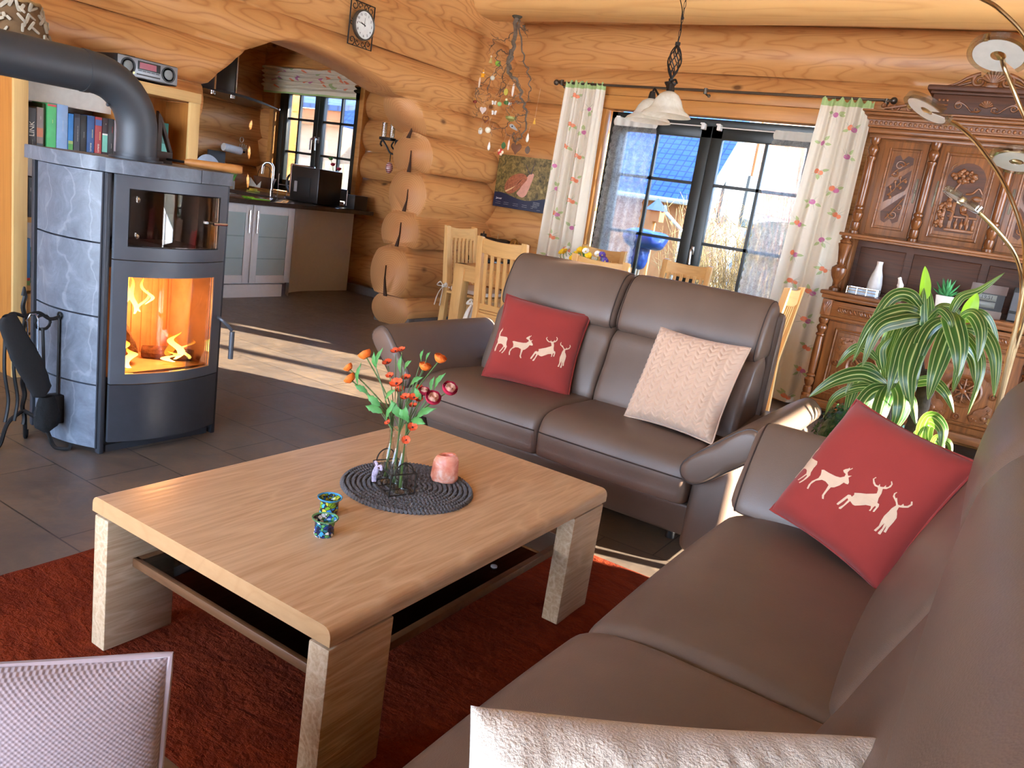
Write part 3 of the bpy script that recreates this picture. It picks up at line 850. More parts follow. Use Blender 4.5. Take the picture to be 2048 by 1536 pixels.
for f in b.faces: f.material_index = 0
m._merge(b, I4, 0)
for f in m.bm.faces:
    if abs(f.normal.y) > .9 or (f.calc_area() > .02 and len(f.verts) == k): f.material_index = 1
m.build('tabletop', [M_oak_y, M_oak_x], ct, sharp=25)
lg = wood('oak_leg', (176, 132, 90), (224, 194, 158), 'Y', freq=12, along=1.2, across=9, contrast=.6, fine=.5, rough=.4, bump=.3, seed=2)
for xa, xb in ((x0 + .004, x0 + .062), (x1 - .062, x1 - .004)):
    for ya, yb in ((y0 + .004, y0 + .20), (y1 - .20, y1 - .004)):
        m = MB(); m.box(xa, xb, ya, yb, .012, .378, .004); m.build('leg', lg, ct)
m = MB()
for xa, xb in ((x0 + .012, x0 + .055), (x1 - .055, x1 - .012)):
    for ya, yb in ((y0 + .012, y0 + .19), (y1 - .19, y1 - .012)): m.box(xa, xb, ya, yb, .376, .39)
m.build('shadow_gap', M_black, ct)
m = MB(); m.box(x0 + .062, x1 - .062, y0 + .085, y1 - .085, .245, .253); sh = m.build('glass_shelf', M_smoke, ct)
m = MB()
m.box(x0 + .06, x1 - .06, y0 + .075, y0 + .09, .232, .256, .002); m.box(x0 + .06, x1 - .06, y1 - .09, y1 - .075, .232, .256, .002)
m.box(x0 + .06, x0 + .08, y0 + .08, y1 - .08, .232, .256, .002); m.box(x1 - .08, x1 - .06, y0 + .08, y1 - .08, .232, .256, .002)
m.build('shelf_frame', wood('shelf_frame_wood', (120, 78, 46), (70, 44, 28), 'X', contrast=.3), ct)
p = atZ(988, 1132, .255); m = MB(); m.cyl(.010, .253, .256, 20, T(p.x, p.y, 0)); m.cyl(.0055, .256, .258, 16, T(p.x, p.y, 0)); m.build('glass_pad', plain('clear_grey', (190, 190, 190), .3), ct)

# ---- round crocheted mat
mt = thing('placemat', 'round dark grey crocheted mat under the flower bottles', 'placemat', (-1.365, 1.745, .43))
m = MB(); nr = 13
for i in range(nr):
    r = .008 + i * .0150; n = max(10, int(2 * PI * r / .0115)); pts = []
    seg = n * 3
    for j in range(seg):
        a = 2 * PI * j / seg + i * .3
        w = math.sin(j * 2 * PI / 3)
        pts.append((-1.365 + (r + .0022 * w) * math.cos(a), 1.745 + (r + .0022 * w) * math.sin(a), .4345 + .0022 * math.cos(j * 2 * PI / 3)))
    m.tube(pts, .0072, 6, closed=True)
m.cyl(.19, .430, .433, 48, T(-1.365, 1.745, 0))
m.build('braid', plain('grey_cord', (92, 88, 88), .85, var=.15, vscale=60, bump=.4, bscale=500), mt)

# ---- salt candle holder and the two little mosaic cups
def salt():
    t = NT('pink_salt'); v = t.coord(); n = t.noise(v, 28, 4, .6, .6)
    t.base(t.ramp(n, [(.35, lin((226, 120, 92))), (.55, lin((240, 160, 132))), (.7, lin((250, 214, 198)))]))
    t.set(Roughness=.35, Subsurface_Weight=.25, Subsurface_Radius=(.02, .008, .005)); t.bump(n, .5, .006); return t.m
st = thing('salt_candle_holder', 'rough pink salt tealight holder on the round grey mat', 'candle holder', (-1.325, 1.868, .441))
m = MB(); c0 = Vector((-1.325, 1.868, .441))
prof = [(.02, .0), (.037, .001), (.041, .012), (.040, .04), (.036, .066), (.031, .078), (.026, .082), (.021, .079), (.019, .066), (.0, .062)]
def sf(u, v):
    k = int(round(v * (len(prof) - 1))); r, z = prof[k]; a = 2 * PI * u
    w = 1 + .07 * noise.noise(Vector((math.cos(a) * 2, math.sin(a) * 2, z * 40))) + (.05 * math.cos(3 * a) if k < 6 else 0)
    return c0 + Vector((r * w * math.cos(a), r * w * math.sin(a), z + .004 * math.cos(a) * (z > .05)))
m.grid(sf, 24, len(prof) - 1, cu=True); m.build('salt_block', salt(), st, sharp=25)
def mosaic(name, cols, scale, seed):
    t = NT(name); v = t.coord(scale=(1, 1, 1), loc=(seed, 0, 0))
    vo = t.n('TexVoronoi', feature='F1'); vo.inputs['Scale'].default_value = scale
    t.l(t.mix(.55, v, t.n('TexNoise').outputs['Color']) if False else v, vo.inputs['Vector'])
    sp = t.n('SeparateColor'); t.l(vo.outputs['Color'], sp.inputs[0])
    st_ = [(i / len(cols), lin(c)) for i, c in enumerate(cols)]
    c = t.ramp(sp.outputs[0], st_, 'CONSTANT')
    vd = t.n('TexVoronoi', feature='DISTANCE_TO_EDGE'); vd.inputs['Scale'].default_value = scale; t.l(v, vd.inputs['Vector'])
    c = t.mix(t.ramp(vd.outputs['Distance'], [(.04, (1, 1, 1)), (.08, (0, 0, 0))]), c, lin((24, 26, 30)))
    t.base(c); t.set(Roughness=.12); return t.m
def cup(label, p, mt_, rim_):
    t = thing('tealight_cup', label, 'cup', p)
    m = MB(); m.lathe([(.0, .0), (.0225, .0), (.0248, .004), (.0240, .026), (.0248, .036), (.031, .044), (.0215, .036), (.0210, .006), (.0, .005)], 32, T(*p)); m.build('bowl', mt_, t, sharp=50); m = MB(); m.lathe([(.0295, .042), (.0325, .0445), (.0330, .0465), (.0310, .0470), (.0285, .044)], 32, T(*p), caps=False); m.build('rim', rim_, t, sharp=50)
cup('small blue and black mosaic glass cup, nearest on the coffee table', (-1.285, 1.335, .43), mosaic('mosaic_blue', [(30, 60, 130), (60, 150, 200), (20, 30, 60), (90, 160, 90), (230, 235, 235), (40, 110, 120)], 110, 2.2), plain('green_glass_rim', (96, 150, 100), .15))
cup('small turquoise and green mosaic glass cup with blue rim behind the darker one', (-1.372, 1.435, .43), mosaic('mosaic_green', [(120, 160, 40), (70, 170, 210), (40, 50, 60), (200, 190, 60), (40, 120, 190), (150, 180, 60)], 100, 5.1), plain('blue_glass_rim', (70, 150, 190), .15))

# ---- three bottles in a wire caddy with silk flowers
def clear_glass(name, tint=(244, 248, 246)):
    t = NT(name); t.t.nodes.remove(t.b)
    a = t.n('BsdfTransparent'); a.inputs[0].default_value = rgba(tint); g = t.n('BsdfGlossy'); g.inputs['Roughness'].default_value = .03
    lw = t.n('LayerWeight'); lw.inputs[0].default_value = .35
    f = t.math('ADD', t.math('MULTIPLY', t.math('POWER', lw.outputs['Facing'], 1.6), .6), .04)
    mx = t.n('MixShader'); t.l(f, mx.inputs[0]); t.l(a.outputs[0], mx.inputs[1]); t.l(g.outputs[0], mx.inputs[2]); t.l(mx.outputs[0], t.out.inputs[0]); return t.m
M_clear = clear_glass('clear_bottle_glass')
M_wire = plain('dark_wire', (60, 56, 52), .5, .7)
ca = thing('wire_caddy', 'dark wire caddy with a gingham bow holding the flower bottles', 'caddy', (-1.388, 1.695, .441))
e1v = Vector((.106, -.046, 0)).normalized(); e2v = Vector((.03, .082, 0)).normalized(); O = Vector((-1.447, 1.677, .4425))
LX, LY, HZ = .124, .080, .062
def cp(a, b, z): return O + e1v * a + e2v * b + Vector((0, 0, z))
m = MB()
for z in (0, HZ):
    m.tube([cp(0, 0, z), cp(LX, 0, z), cp(LX, LY, z), cp(0, LY, z)], .002, 6, closed=True)
for a, b in ((0, 0), (LX, 0), (LX, LY), (0, LY)): m.tube([cp(a, b, 0), cp(a, b, HZ)], .002, 6)
for a in (LX / 3, 2 * LX / 3): m.tube([cp(a, 0, 0), cp(a, LY, 0)], .0015, 6)
for a in (0, LX):
    m.tube([cp(a, LY / 2 + .030 * math.cos(R(k)), HZ + .034 * math.sin(R(k))) for k in range(0, 181, 15)], .002, 6)
m.build('frame', M_wire, ca)
M_ging = plain('gingham_ribbon', (176, 160, 178), .8, var=.35, vscale=260)
m = MB(); k0 = cp(LX * .30, -.004, HZ * .93)
for sx in (-1, 1):
    lp = [k0, k0 + e1v * sx * .018 + Vector((0, 0, .009)), k0 + e1v * sx * .026 + Vector((0, 0, .001)), k0 + e1v * sx * .015 - Vector((0, 0, .004)), k0]
    m.tube(bez(lp, 6), .004, 6, flat=.3)
m.tube(bez([k0, k0 - e1v * .008 - Vector((0, 0, .022)) - e2v * .004, k0 - e1v * .004 - Vector((0, 0, .048)) - e2v * .004], 6), .0065, 6, flat=.25)
m.tube(bez([k0, k0 + e1v * .004 - Vector((0, 0, .02)) - e2v * .005, k0 - e1v * .012 - Vector((0, 0, .036)) - e2v * .004], 6), .0055, 6, flat=.25)
m.ball(k0, .006, 8, 6)
m.build('ribbon_bow', M_ging, ca)
bots = []
for i, a in enumerate((LX * .17, LX * .5, LX * .83)):
    p = cp(a, LY / 2, .002); bots.append(p)
    t = thing('glass_bottle', 'clear glass bottle with flower stems, %s in the wire caddy' % ('at the rear left end', 'in the middle', 'at the front right end')[i], 'bottle', p, math.atan2(e1v.y, e1v.x), 'bottles in the wire caddy')
    m = MB()
    sec = [(.017, 0), (.0185, .004), (.0185, .075), (.017, .088), (.0095, .112), (.0080, .125), (.0080, .150), (.0098, .152), (.0098, .158), (.0078, .159)]
    def bf(u, v):
        k = int(round(v * (len(sec) - 1))); r, z = sec[k]; an = 2 * PI * u
        e = .35 if z < .09 else 1.0
        c_, s_ = math.cos(an), math.sin(an)
        sq = 1 / max(abs(c_), abs(s_)); q = 1 + (min(sq, 1.22) - 1) * (1 if z < .08 else (0.4 if z < .1 else 0))
        return (r * q * c_, r * q * s_, z)
    vs = m.grid(bf, 32, len(sec) - 1, cu=True); m.cap([c[0] for c in vs], 0, True)
    m.build('glass', M_clear, t, world=False, sharp=50)
# flowers: stems, leaves and blooms
M_stem = plain('stem_green', (74, 96, 44), .6)
M_leaf = plain('silk_leaf', (78, 134, 66), .6, var=.25, vscale=30)
M_orange = plain('orange_petal', (236, 112, 30), .7, var=.15, vscale=60)
M_crim = plain('crimson_petal', (186, 26, 62), .7, var=.2, vscale=60)
M_pale = plain('pale_petal', (240, 190, 160), .7, var=.1, vscale=60)
M_poppy = plain('poppy_petal', (222, 82, 40), .7, var=.3, vscale=80)
M_dark = plain('flower_heart', (60, 24, 30), .8)
def petal_ball(mb, c, r, axis, mi_out=0, mi_in=0, rings=5):
    ax = axis.normalized(); q = ax.to_track_quat('Z', 'Y').to_matrix().to_4x4()
    M = Matrix.Translation(c) @ q
    for k in range(rings):
        f = k / (rings - 1); n = 7 if k < rings - 2 else 4
        rr = r * (1 - .72 * f); tilt = R(70 - 62 * f)
        for i in range(n):
            a = 2 * PI * i / n + k * .7
            def pf(u, v):
                w = (u - .5) * 2; h = v
                rad = rr * (.55 + .5 * math.sin(h * PI * .62)) * (1 - .05 * w * w)
                an = a + w * (PI / n) * 1.25
                z = r * (-.55 + 1.0 * h + .15 * f) - rr * .12 * w * w * h
                return (rad * math.cos(an) * 1.0, rad * math.sin(an), z)
            mb.grid(pf, 4, 4, M=M, mi=(mi_in if k >= rings - 3 else mi_out))
def poppy(mb, c, r, axis, n=5):
    q = axis.normalized().to_track_quat('Z', 'Y').to_matrix().to_4x4(); M = Matrix.Translation(c) @ q
    for i in range(n):
        a = 2 * PI * i / n
        def pf(u, v):
            w = (u - .5) * 2; l = v
            wd = .75 * math.sin(PI * min(.92, l * .9 + .06)) ** .6
            return (r * (l * math.cos(a) - w * wd * math.sin(a)), r * (l * math.sin(a) + w * wd * math.cos(a)), r * (.45 * l * l + .12 * math.sin(5 * w + i) * l))
        mb.grid(pf, 4, 4, M=M, mi=0)
    mb.ball((0, 0, r * .1), r * .2, 8, 6, M=M, mi=1)
def lobed_leaf(mb, c, d, L, wid, up=Vector((0, 0, 1)), mi=0):
    d = d.normalized(); s_ = d.cross(up)
    s_ = s_.normalized() if s_.length > .01 else Vector((1, 0, 0)); nrm = s_.cross(d)
    def lf(u, v):
        w = (u - .5) * 2
        lob = math.sin(PI * min(1, v * .97 + .03)) ** .8 * (.72 + .28 * abs(math.sin(v * 3.5 * PI)))
        return c + d * (L * v * (1 + .10 * (1 - abs(w)))) + s_ * (w * wid * lob) + nrm * (.12 * L * math.sin(PI * v) - .1 * wid * w * w)
    mb.grid(lf, 4, 12, mi=mi)
YF = 1.70
def bouquet(i, heads, leaves, label, extra=()):
    p = bots[i]; t = thing('silk_flowers', label, 'flowers', tuple(p + Vector((0, 0, .01))), 0, 'silk flowers in bottles')
    ms = MB(); ml = MB()
    neck = p + Vector((0, 0, .155))
    for kind, px, py, dy, r in heads:
        h = atY(px, py, YF + dy); ax = (h - neck); ax = (ax.normalized() + Vector((h.x - p.x, h.y - p.y - .1, .12)) * 2).normalized()
        foot = p + Vector(((h.x - p.x) * .06, (h.y - p.y) * .06, .012))
        mid = neck + Vector(((h.x - neck.x) * .22, (h.y - neck.y) * .22, (h.z - neck.z) * .45))
        ms.tube(bez([foot, neck + (h - neck) * .02, mid, h - ax * r * .6], 8), .0019 if kind != 'p' else .0012, 6)
        mb = MB()
        if kind == 'o': petal_ball(mb, h, r, ax); mats = [M_orange]
        elif kind == 'c': petal_ball(mb, h, r, ax + Vector((.2, -.5, .1)), 0, 1); mats = [M_crim, M_pale]
        else: poppy(mb, h, r, ax + Vector((.1, -.5, .2))); mats = [M_poppy, M_dark]
        mb.build('bloom', mats, t, sharp=80)
    for px, py, qx, qy, dy, wd in leaves:
        a = atY(px, py, YF + dy); b = atY(qx, qy, YF + dy - .015); lobed_leaf(ml, a, b - a, (b - a).length, wd, Vector((0, -.8, .6)))
        base = neck + (a - neck) * .05
        ms.tube(bez([neck, neck + (a - neck) * .5 + Vector((0, 0, .01)), a], 6), .0015, 5)
    ms.build('stems', M_stem, t); ml.build('leaves', M_leaf, t, sharp=80)
bouquet(0, [('o', 730, 709, 0, .0195), ('o', 697, 735, -.02, .0145), ('o', 700, 757, -.03, .018), ('p', 775, 726, .02, .015), ('p', 791, 703, .03, .014), ('p', 780, 752, .0, .012)],
        [(752, 735, 765, 698, 0, .011), (752, 737, 748, 705, .0, .009), (715, 770, 722, 728, -.02, .010), (735, 785, 710, 770, -.02, .010), (760, 812, 735, 790, -.03, .012), (765, 825, 732, 812, -.03, .013), (770, 800, 790, 780, -.02, .011), (772, 840, 790, 808, -.03, .012)],
        'orange silk buttercups and poppies in the left bottle of the caddy')
bouquet(1, [('o', 850, 733, .02, .017), ('o', 880, 717, .03, .0175), ('p', 793, 768, -.02, .019), ('p', 812, 756, .02, .014), ('p', 803, 700, .02, .012), ('p', 838, 776, .03, .012), ('p', 776, 845, -.03, .010), ('p', 800, 780, .0, .014), ('p', 783, 822, -.02, .010)],
        [(842, 722, 847, 700, .02, .008), (852, 722, 860, 705, .02, .008), (808, 740, 822, 722, .0, .011), (800, 745, 803, 712, .0, .009), (820, 770, 845, 755, .02, .011), (800, 835, 782, 800, -.03, .013), (815, 840, 800, 818, -.04, .013)],
        'orange silk buttercups and poppies in the middle bottle of the caddy')
bouquet(2, [('c', 848, 783, .02, .0155), ('c', 866, 797, -.01, .0215), ('c', 899, 778, .02, .0215), ('p', 811, 795, -.02, .014), ('p', 828, 796, -.01, .015), ('p', 838, 800, .0, .012), ('p', 825, 855, -.03, .014), ('p', 812, 880, -.03, .012), ('p', 826, 812, .0, .012)],
        [(868, 778, 890, 748, .02, .012), (862, 782, 868, 755, .02, .010), (832, 835, 870, 818, -.02, .014), (815, 845, 812, 812, -.04, .013), (822, 838, 850, 848, -.03, .012), (842, 800, 830, 775, .0, .009)],
        'crimson silk ranunculus and orange poppies in the right bottle of the caddy')
# ================================================================ STOVE CORNER AND BOOKCASE
def soapstone():
    t = NT('soapstone'); v = t.coord(); n = t.noise(v, 9, 7, .65, 1.2); n2 = t.noise(v, 60, 4, .7)
    vn = t.n('TexWave'); vn.inputs['Scale'].default_value = 2.5; vn.inputs['Distortion'].default_value = 14; vn.inputs['Detail'].default_value = 4; t.l(v, vn.inputs['Vector'])
    c = t.ramp(n, [(.3, lin((82, 88, 98))), (.55, lin((102, 109, 120))), (.75, lin((124, 130, 140)))])
    c = t.mix(t.math('MULTIPLY', t.ramp(vn.outputs[0], [(.0, (1, 1, 1)), (.025, (0, 0, 0))]), .18), c, lin((180, 184, 188)))
    c = t.mix(t.math('MULTIPLY', t.ramp(n2, [(.5, (0, 0, 0)), (.7, (1, 1, 1))]), .3), c, lin((84, 88, 96)))
    t.base(c); t.set(Roughness=.42); t.bump(n2, .12, .003); return t.m
M_soap = soapstone()
M_iron = plain('grey_stove_steel', (92, 96, 103), .42, .35, var=.1, vscale=6)
M_iron_d = plain('dark_stove_steel', (62, 65, 71), .45, .35)
M_pipe = plain('pipe_steel', (68, 71, 76), .5, .3, var=.08, vscale=4)
M_chrome = plain('chrome', (220, 220, 222), .12, 1.0)
M_fireglass = pane('stove_glass', (255, 244, 235), .07)
M_brick = plain('firebox_lining', (206, 158, 120), .9, var=.15, vscale=12)
M_wrought = plain('black_wrought_iron', (26, 25, 25), .55, .4, bump=.3, bscale=90)
YC, HW = 2.09, .27
def fx(y, o=0.0): return -3.055 + .062 * (1 - ((y - YC) / HW) ** 2) + o
def cplate(mb, y0, y1, z0, z1, o0, o1, n=14, mi=0):
    """curved slab following the stove front between offsets o0 (back) and o1 (front)"""
    def ring(y): return [(fx(y, o0), y, z0), (fx(y, o1), y, z0), (fx(y, o1), y, z1), (fx(y, o0), y, z1)]
    rs = [[mb.bm.verts.new(Vector(p)) for p in ring(y0 + (y1 - y0) * i / n)] for i in range(n + 1)]
    for i in range(n):
        for k in range(4):
            f = mb.bm.faces.new([rs[i][k], rs[i][(k + 1) % 4], rs[i + 1][(k + 1) % 4], rs[i + 1][k]]); f.material_index = mi
    mb.bm.faces.new(rs[0][::-1]); mb.bm.faces.new(rs[-1])
    bmesh.ops.recalc_face_normals(mb.bm, faces=mb.bm.faces)
def cframe(mb, y0, y1, z0, z1, a0, a1, b0, b1, o0, o1):
    """curved frame: outer y0..y1,z0..z1, opening a0..a1,b0..b1"""
    cplate(mb, y0, y1, b1, z1, o0, o1); cplate(mb, y0, y1, z0, b0, o0, o1); cplate(mb, y0, a0, b0, b1, o0, o1, 4); cplate(mb, a1, y1, b0, b1, o0, o1, 4)
sv = thing('wood_stove', 'grey soapstone-clad wood stove with a lit fire behind curved glass', 'wood stove', (-3.27, 2.09, 0))
left = [(-3.085, 1.805), (-3.15, 1.772), (-3.24, 1.745), (-3.34, 1.735), (-3.47, 1.748)]
leftc = [(p.x, p.y) for p in bez([(x, y, 0) for x, y in left], 5)]
def side_tile(z0, z1, mirror=False):
    m = MB(); th = .035
    def out(k, o):
        x, y = leftc[k]; a = Vector(leftc[max(k - 1, 0)]); b = Vector(leftc[min(k + 1, len(leftc) - 1)]); t = (b - a).normalized(); nn = Vector((-t.y, t.x))
        if nn.y > 0: nn = -nn
        x, y = x + nn.x * o, y + nn.y * o
        return (x, 2 * YC - y if mirror else y)
    n = len(leftc) - 1
    rs = []
    for k in range(n + 1):
        a = out(k, 0); b = out(k, -th)
        rs.append([m.bm.verts.new((b[0], b[1], z0)), m.bm.verts.new((a[0], a[1], z0 + .002)), m.bm.verts.new((a[0], a[1], z1 - .002)), m.bm.verts.new((b[0], b[1], z1))])
    for i in range(n):
        for k in range(4): m.bm.faces.new([rs[i][k], rs[i][(k + 1) % 4], rs[i + 1][(k + 1) % 4], rs[i + 1][k]])
    m.bm.faces.new(rs[0][::-1]); m.bm.faces.new(rs[-1]); bmesh.ops.recalc_face_normals(m.bm, faces=m.bm.faces)
    m.build('soapstone_tile', M_soap, sv)
for z0, z1 in ((.02, .295), (.298, .585), (.588, .885), (.888, 1.165)):
    side_tile(z0, z1); side_tile(z0, z1, True)
m = MB()
def body_outline(o=0.0):
    pts = [(fx(y, o), y) for y in [1.825 + .53 * i / 12 for i in range(13)]]
    r_ = [(x + (o if i == 0 else 0), 2 * YC - y + (o if y < 1.8 else o * .5)) for i, (x, y) in enumerate(leftc)]
    l_ = [(x + (o if i == 0 else 0), y - (o if y < 1.8 else o * .5)) for i, (x, y) in enumerate(leftc)][::-1]
    return pts + r_ + [(-3.56, 2 * YC - 1.76 + o), (-3.56, 1.76 - o)] + l_
core = [(-3.11, 1.83), (-3.11, 2.35), (-3.47, 2.40), (-3.56, 2.38), (-3.56, 1.80), (-3.47, 1.785)]
for z0, z1 in ((.02, .32), (.79, .86), (1.13, 1.165)): m.prism(core, z0, z1)
m.box(-3.56, -3.40, 1.79, 2.39, .02, 1.165)
for y in (1.80, 2.345): m.box(-3.40, -3.085, y, y + .035, .02, 1.165)
for y, s in ((1.805, 1), (2.375, -1)):
    m.box(-3.10, -3.066, min(y, y + s * .02), max(y, y + s * .02), .0, 1.165, .003)
m.box(-3.53, -3.08, 1.84, 2.34, 0, .03)
m.build('body', M_iron_d, sv)
m = MB()
for k in (.0, .018): m.box(-3.50 - k, -3.485 - k, 1.742 + k * .3, 1.80, .02, 1.165, .002)
m.build('rear_trim', M_iron_d, sv)
so_ = body_outline(.022)
ysplit = 2.16
la = [p for p in so_ if p[1] <= ysplit]; 
def clip(poly, c, keep_less):
    out = []
    for i in range(len(poly)):
        a, b = poly[i], poly[(i + 1) % len(poly)]
        ia, ib = (a[1] <= c) == keep_less, (b[1] <= c) == keep_less
        if ia: out.append(a)
        if ia != ib:
            t = (c - a[1]) / (b[1] - a[1]); out.append((a[0] + (b[0] - a[0]) * t, c))
    return out
for pl in (clip(so_, ysplit - .0015, True), clip(so_, ysplit + .0015, False)):
    m = MB(); m.prism(pl, 1.168, 1.222, bev=.004); m.build('top_slab', M_soap, sv)
# oven compartment
m = MB(); cframe(m, 1.83, 2.35, .832, 1.165, 1.875, 2.30, .885, 1.115, -.012, .004); m.build('oven_front', M_iron, sv)
od = MB(); cplate(od, 1.882, 2.296, .89, 1.11, -.002, .003); o = od.build('oven_door', M_fireglass, sv)
for z in (.93, 1.075):
    m = MB(); q = Matrix.Translation((fx(1.905, .006), 1.905, z)) @ Matrix.Rotation(R(62), 4, 'Z') @ Matrix.Rotation(R(90), 4, 'Y'); m.lathe([(0, -.003), (.012, -.002), (.012, .003), (.007, .008), (.0, .009)], 16, q); m.build('hinge_button', M_chrome, o)
m = MB(); m.tube([(fx(2.272, .0), 2.272, 1.0), (fx(2.272, .03), 2.272, 1.0)], .006, 8); m.tube([(fx(2.272, .028), 2.245, 1.0), (fx(2.272, .028), 2.315, 1.0)], .006, 10); m.build('oven_handle', M_chrome, o)
m = MB(); m.box(-3.40, -3.07, 1.84, 2.34, .862, .872); m.box(-3.30, -3.05, 1.95, 2.08, .872, .885, .004); m.box(-3.30, -3.05, 2.09, 2.25, .872, .885, .004); m.build('oven_floor', M_soap, sv)
# fire door
m = MB(); cframe(m, 1.83, 2.35, .31, .828, 1.882, 2.287, .352, .762, -.012, .004); fd = m.build('fire_door', M_iron, sv)
m = MB(); cplate(m, 1.885, 2.284, .355, .76, -.006, -.001); m.build('fire_glass', M_fireglass, fd)
m = MB(); m.tube(bez([(fx(2.33, .0), 2.33, .575), (fx(2.33, .035), 2.335, .565), (fx(2.33, .055), 2.375, .52)], 6), .008, 8); m.cyl(.0115, .385, .515, 14, T(fx(2.33, .055), 2.376, 0)); m.build('fire_door_handle', M_iron, fd)
m = MB(); cplate(m, 1.83, 2.35, .055, .305, -.012, .002); m.build('ash_drawer', M_iron_d, sv)
# firebox lining (open to the front)
m = MB()
m.box(-3.40, -3.38, 1.86, 2.32, .33, .79); m.box(-3.39, -3.09, 1.838, 1.858, .33, .79); m.box(-3.39, -3.09, 2.322, 2.342, .33, .79); m.box(-3.39, -3.07, 1.85, 2.33, .325, .345)
for i in range(9): m.box(-3.379, -3.372, 1.87 + i * .05, 1.90 + i * .05, .345, .74, .004)
m.build('firebox', M_brick, sv)
# burning logs and flames
M_char = plain('charred_bark', (96, 58, 36), .9, var=.5, vscale=40, bump=.9, bscale=60, bdist=.01)
fl_ = thing('firewood_log', 'half burnt log glowing in the left of the stove fire', 'firewood', (-3.22, 1.97, .345))
m = MB()
def lg_(u, v):
    a = 2 * PI * u; w = 1 + .16 * noise.noise(Vector((math.cos(a) * 2, math.sin(a) * 2, v * 6)))
    p = Vector((.05 * w * math.cos(a), .05 * w * math.sin(a), -.12 + .25 * v))
    return Vector((-3.21, 1.955, .49)) + Matrix.Rotation(R(24), 3, 'X') @ p
vs = m.grid(lg_, 16, 10, cu=True); m.cap([c[0] for c in vs], 0, True); m.cap([c[-1] for c in vs]); m.build('log', M_char, fl_)
f2 = thing('firewood_log', 'small ember log at the right of the stove fire', 'firewood', (-3.2, 2.2, .345))
m = MB(); m.tube([(-3.28, 2.12, .375), (-3.2, 2.2, .378), (-3.14, 2.29, .372)], [.028, .032, .026], 10); m.build('log', M_char, f2)
def flame_mat(name, c0, c1, s):
    t = NT(name); t.t.nodes.remove(t.b); e = t.n('Emission'); v = t.coord(kind='UV'); sp = t.n('SeparateXYZ'); t.l(v, sp.inputs[0])
    t.l(t.ramp(sp.outputs[1], [(0, lin(c0)), (1, lin(c1))]), e.inputs[0]); e.inputs[1].default_value = s
    tr_ = t.n('BsdfTransparent'); mx = t.n('MixShader'); t.l(t.ramp(sp.outputs[1], [(0, (.95,) * 3), (.7, (.7,) * 3), (1, (.15,) * 3)]), mx.inputs[0]); t.l(tr_.outputs[0], mx.inputs[1]); t.l(e.outputs[0], mx.inputs[2]); t.l(mx.outputs[0], t.out.inputs[0]); return t.m
M_flame = flame_mat('flame_yellow', (255, 226, 120), (255, 140, 30), 5.0)
M_glow = flame_mat('flame_orange', (255, 150, 50), (255, 90, 16), 1.6)
fi = thing('fire', 'yellow flames burning inside the wood stove', 'fire', (-3.2, 2.05, .345))
def flame(mb, base, h, w, lean, seed, mi=0):
    bx_, by, bz = base
    def ff(u, v):
        a = 2 * PI * u; s_ = (math.sin(PI * min(1, v * .93 + .07)) ** .8) * (1 - v * .45)
        dx = .35 * lean[0] * v * v + .018 * math.sin(v * 7 + seed); dy = lean[1] * v * v + .02 * math.sin(v * 8 + seed * 1.7)
        return (bx_ + dx + w * .5 * s_ * math.cos(a), by + dy + w * s_ * math.sin(a), bz + h * v)
    mb.grid(ff, 12, 14, cu=True, mi=mi)
m = MB()
flame(m, (-3.13, 1.91, .36), .12, .045, (.02, .02), 1); flame(m, (-3.12, 1.955, .355), .09, .035, (.02, .0), 2); flame(m, (-3.13, 1.93, .60), .16, .022, (.0, .03), 3)
flame(m, (-3.14, 1.985, .58), .17, .016, (.0, -.03), 4); flame(m, (-3.13, 2.0, .59), .10, .012, (.0, .06), 5); flame(m, (-3.12, 1.90, .47), .16, .018, (.0, .02), 6)
flame(m, (-3.13, 2.19, .37), .13, .026, (.02, -.01), 7); flame(m, (-3.12, 2.225, .37), .09, .018, (.02, .02), 8); flame(m, (-3.12, 2.16, .36), .05, .03, (0, 0), 9); flame(m, (-3.14, 2.05, .62), .12, .012, (0, -.04), 11)
m.build('flames', M_flame, fi)
m = MB(); flame(m, (-3.16, 1.90, .36), .34, .03, (0, .05), 2.4); flame(m, (-3.18, 2.20, .36), .14, .03, (0, -.03), 5.4)
m.build('fire_glow', M_glow, fi)
fl2 = bpy.data.lights.new('fire_light', 'POINT'); fl2.energy = 6.0; fl2.color = (1.0, .50, .18); fl2.shadow_soft_size = .05
flo = bpy.data.objects.new('fire_light', fl2); COL.objects.link(flo); flo.location = (-3.16, 2.08, .60)

# stove pipe with elbow, running to the chimney on the left
sp_ = thing('stove_pipe', 'thick dark grey stove pipe bending left above the stove', 'pipe', (-3.24, 2.03, 1.222))
m = MB(); rb = .20; pz = 1.535
pts = [(-3.24, 2.03, 1.235), (-3.24, 2.03, pz - rb)] + [(-3.24, 2.03 - rb + rb * math.cos(R(a)), pz - rb + rb * math.sin(R(a))) for a in range(9, 91, 9)] + [(-3.24, 1.4, pz), (-3.24, .6, pz)]
m.tube(pts, .079, 28); m.build('pipe', M_pipe, sp_, sharp=50)
m = MB(); m.tube([(-3.24, 1.79, pz), (-3.24, 1.815, pz)], .081, 28); m.build('joint_ring', M_pipe, sp_)
m = MB(); m.cyl(.105, 1.223, 1.232, 32, T(-3.24, 2.03, 0)); m.cyl(.088, 1.232, 1.245, 32, T(-3.24, 2.03, 0)); m.build('collar', M_iron_d, sp_)
m = MB(); m.ball((-3.24, 1.90, 1.425), .008, 8, 6); m.build('rivet', M_iron_d, sp_)
tr_ = thing('iron_trivet', 'dark triangular cast-iron bracket leaning beside the stove pipe', 'bracket', (-3.24, 2.14, 1.222))
m = MB(); Mt = Matrix(((0, 0, 1, -3.26), (1, 0, 0, 2.125), (0, 1, 0, 1.223), (0, 0, 0, 1)))
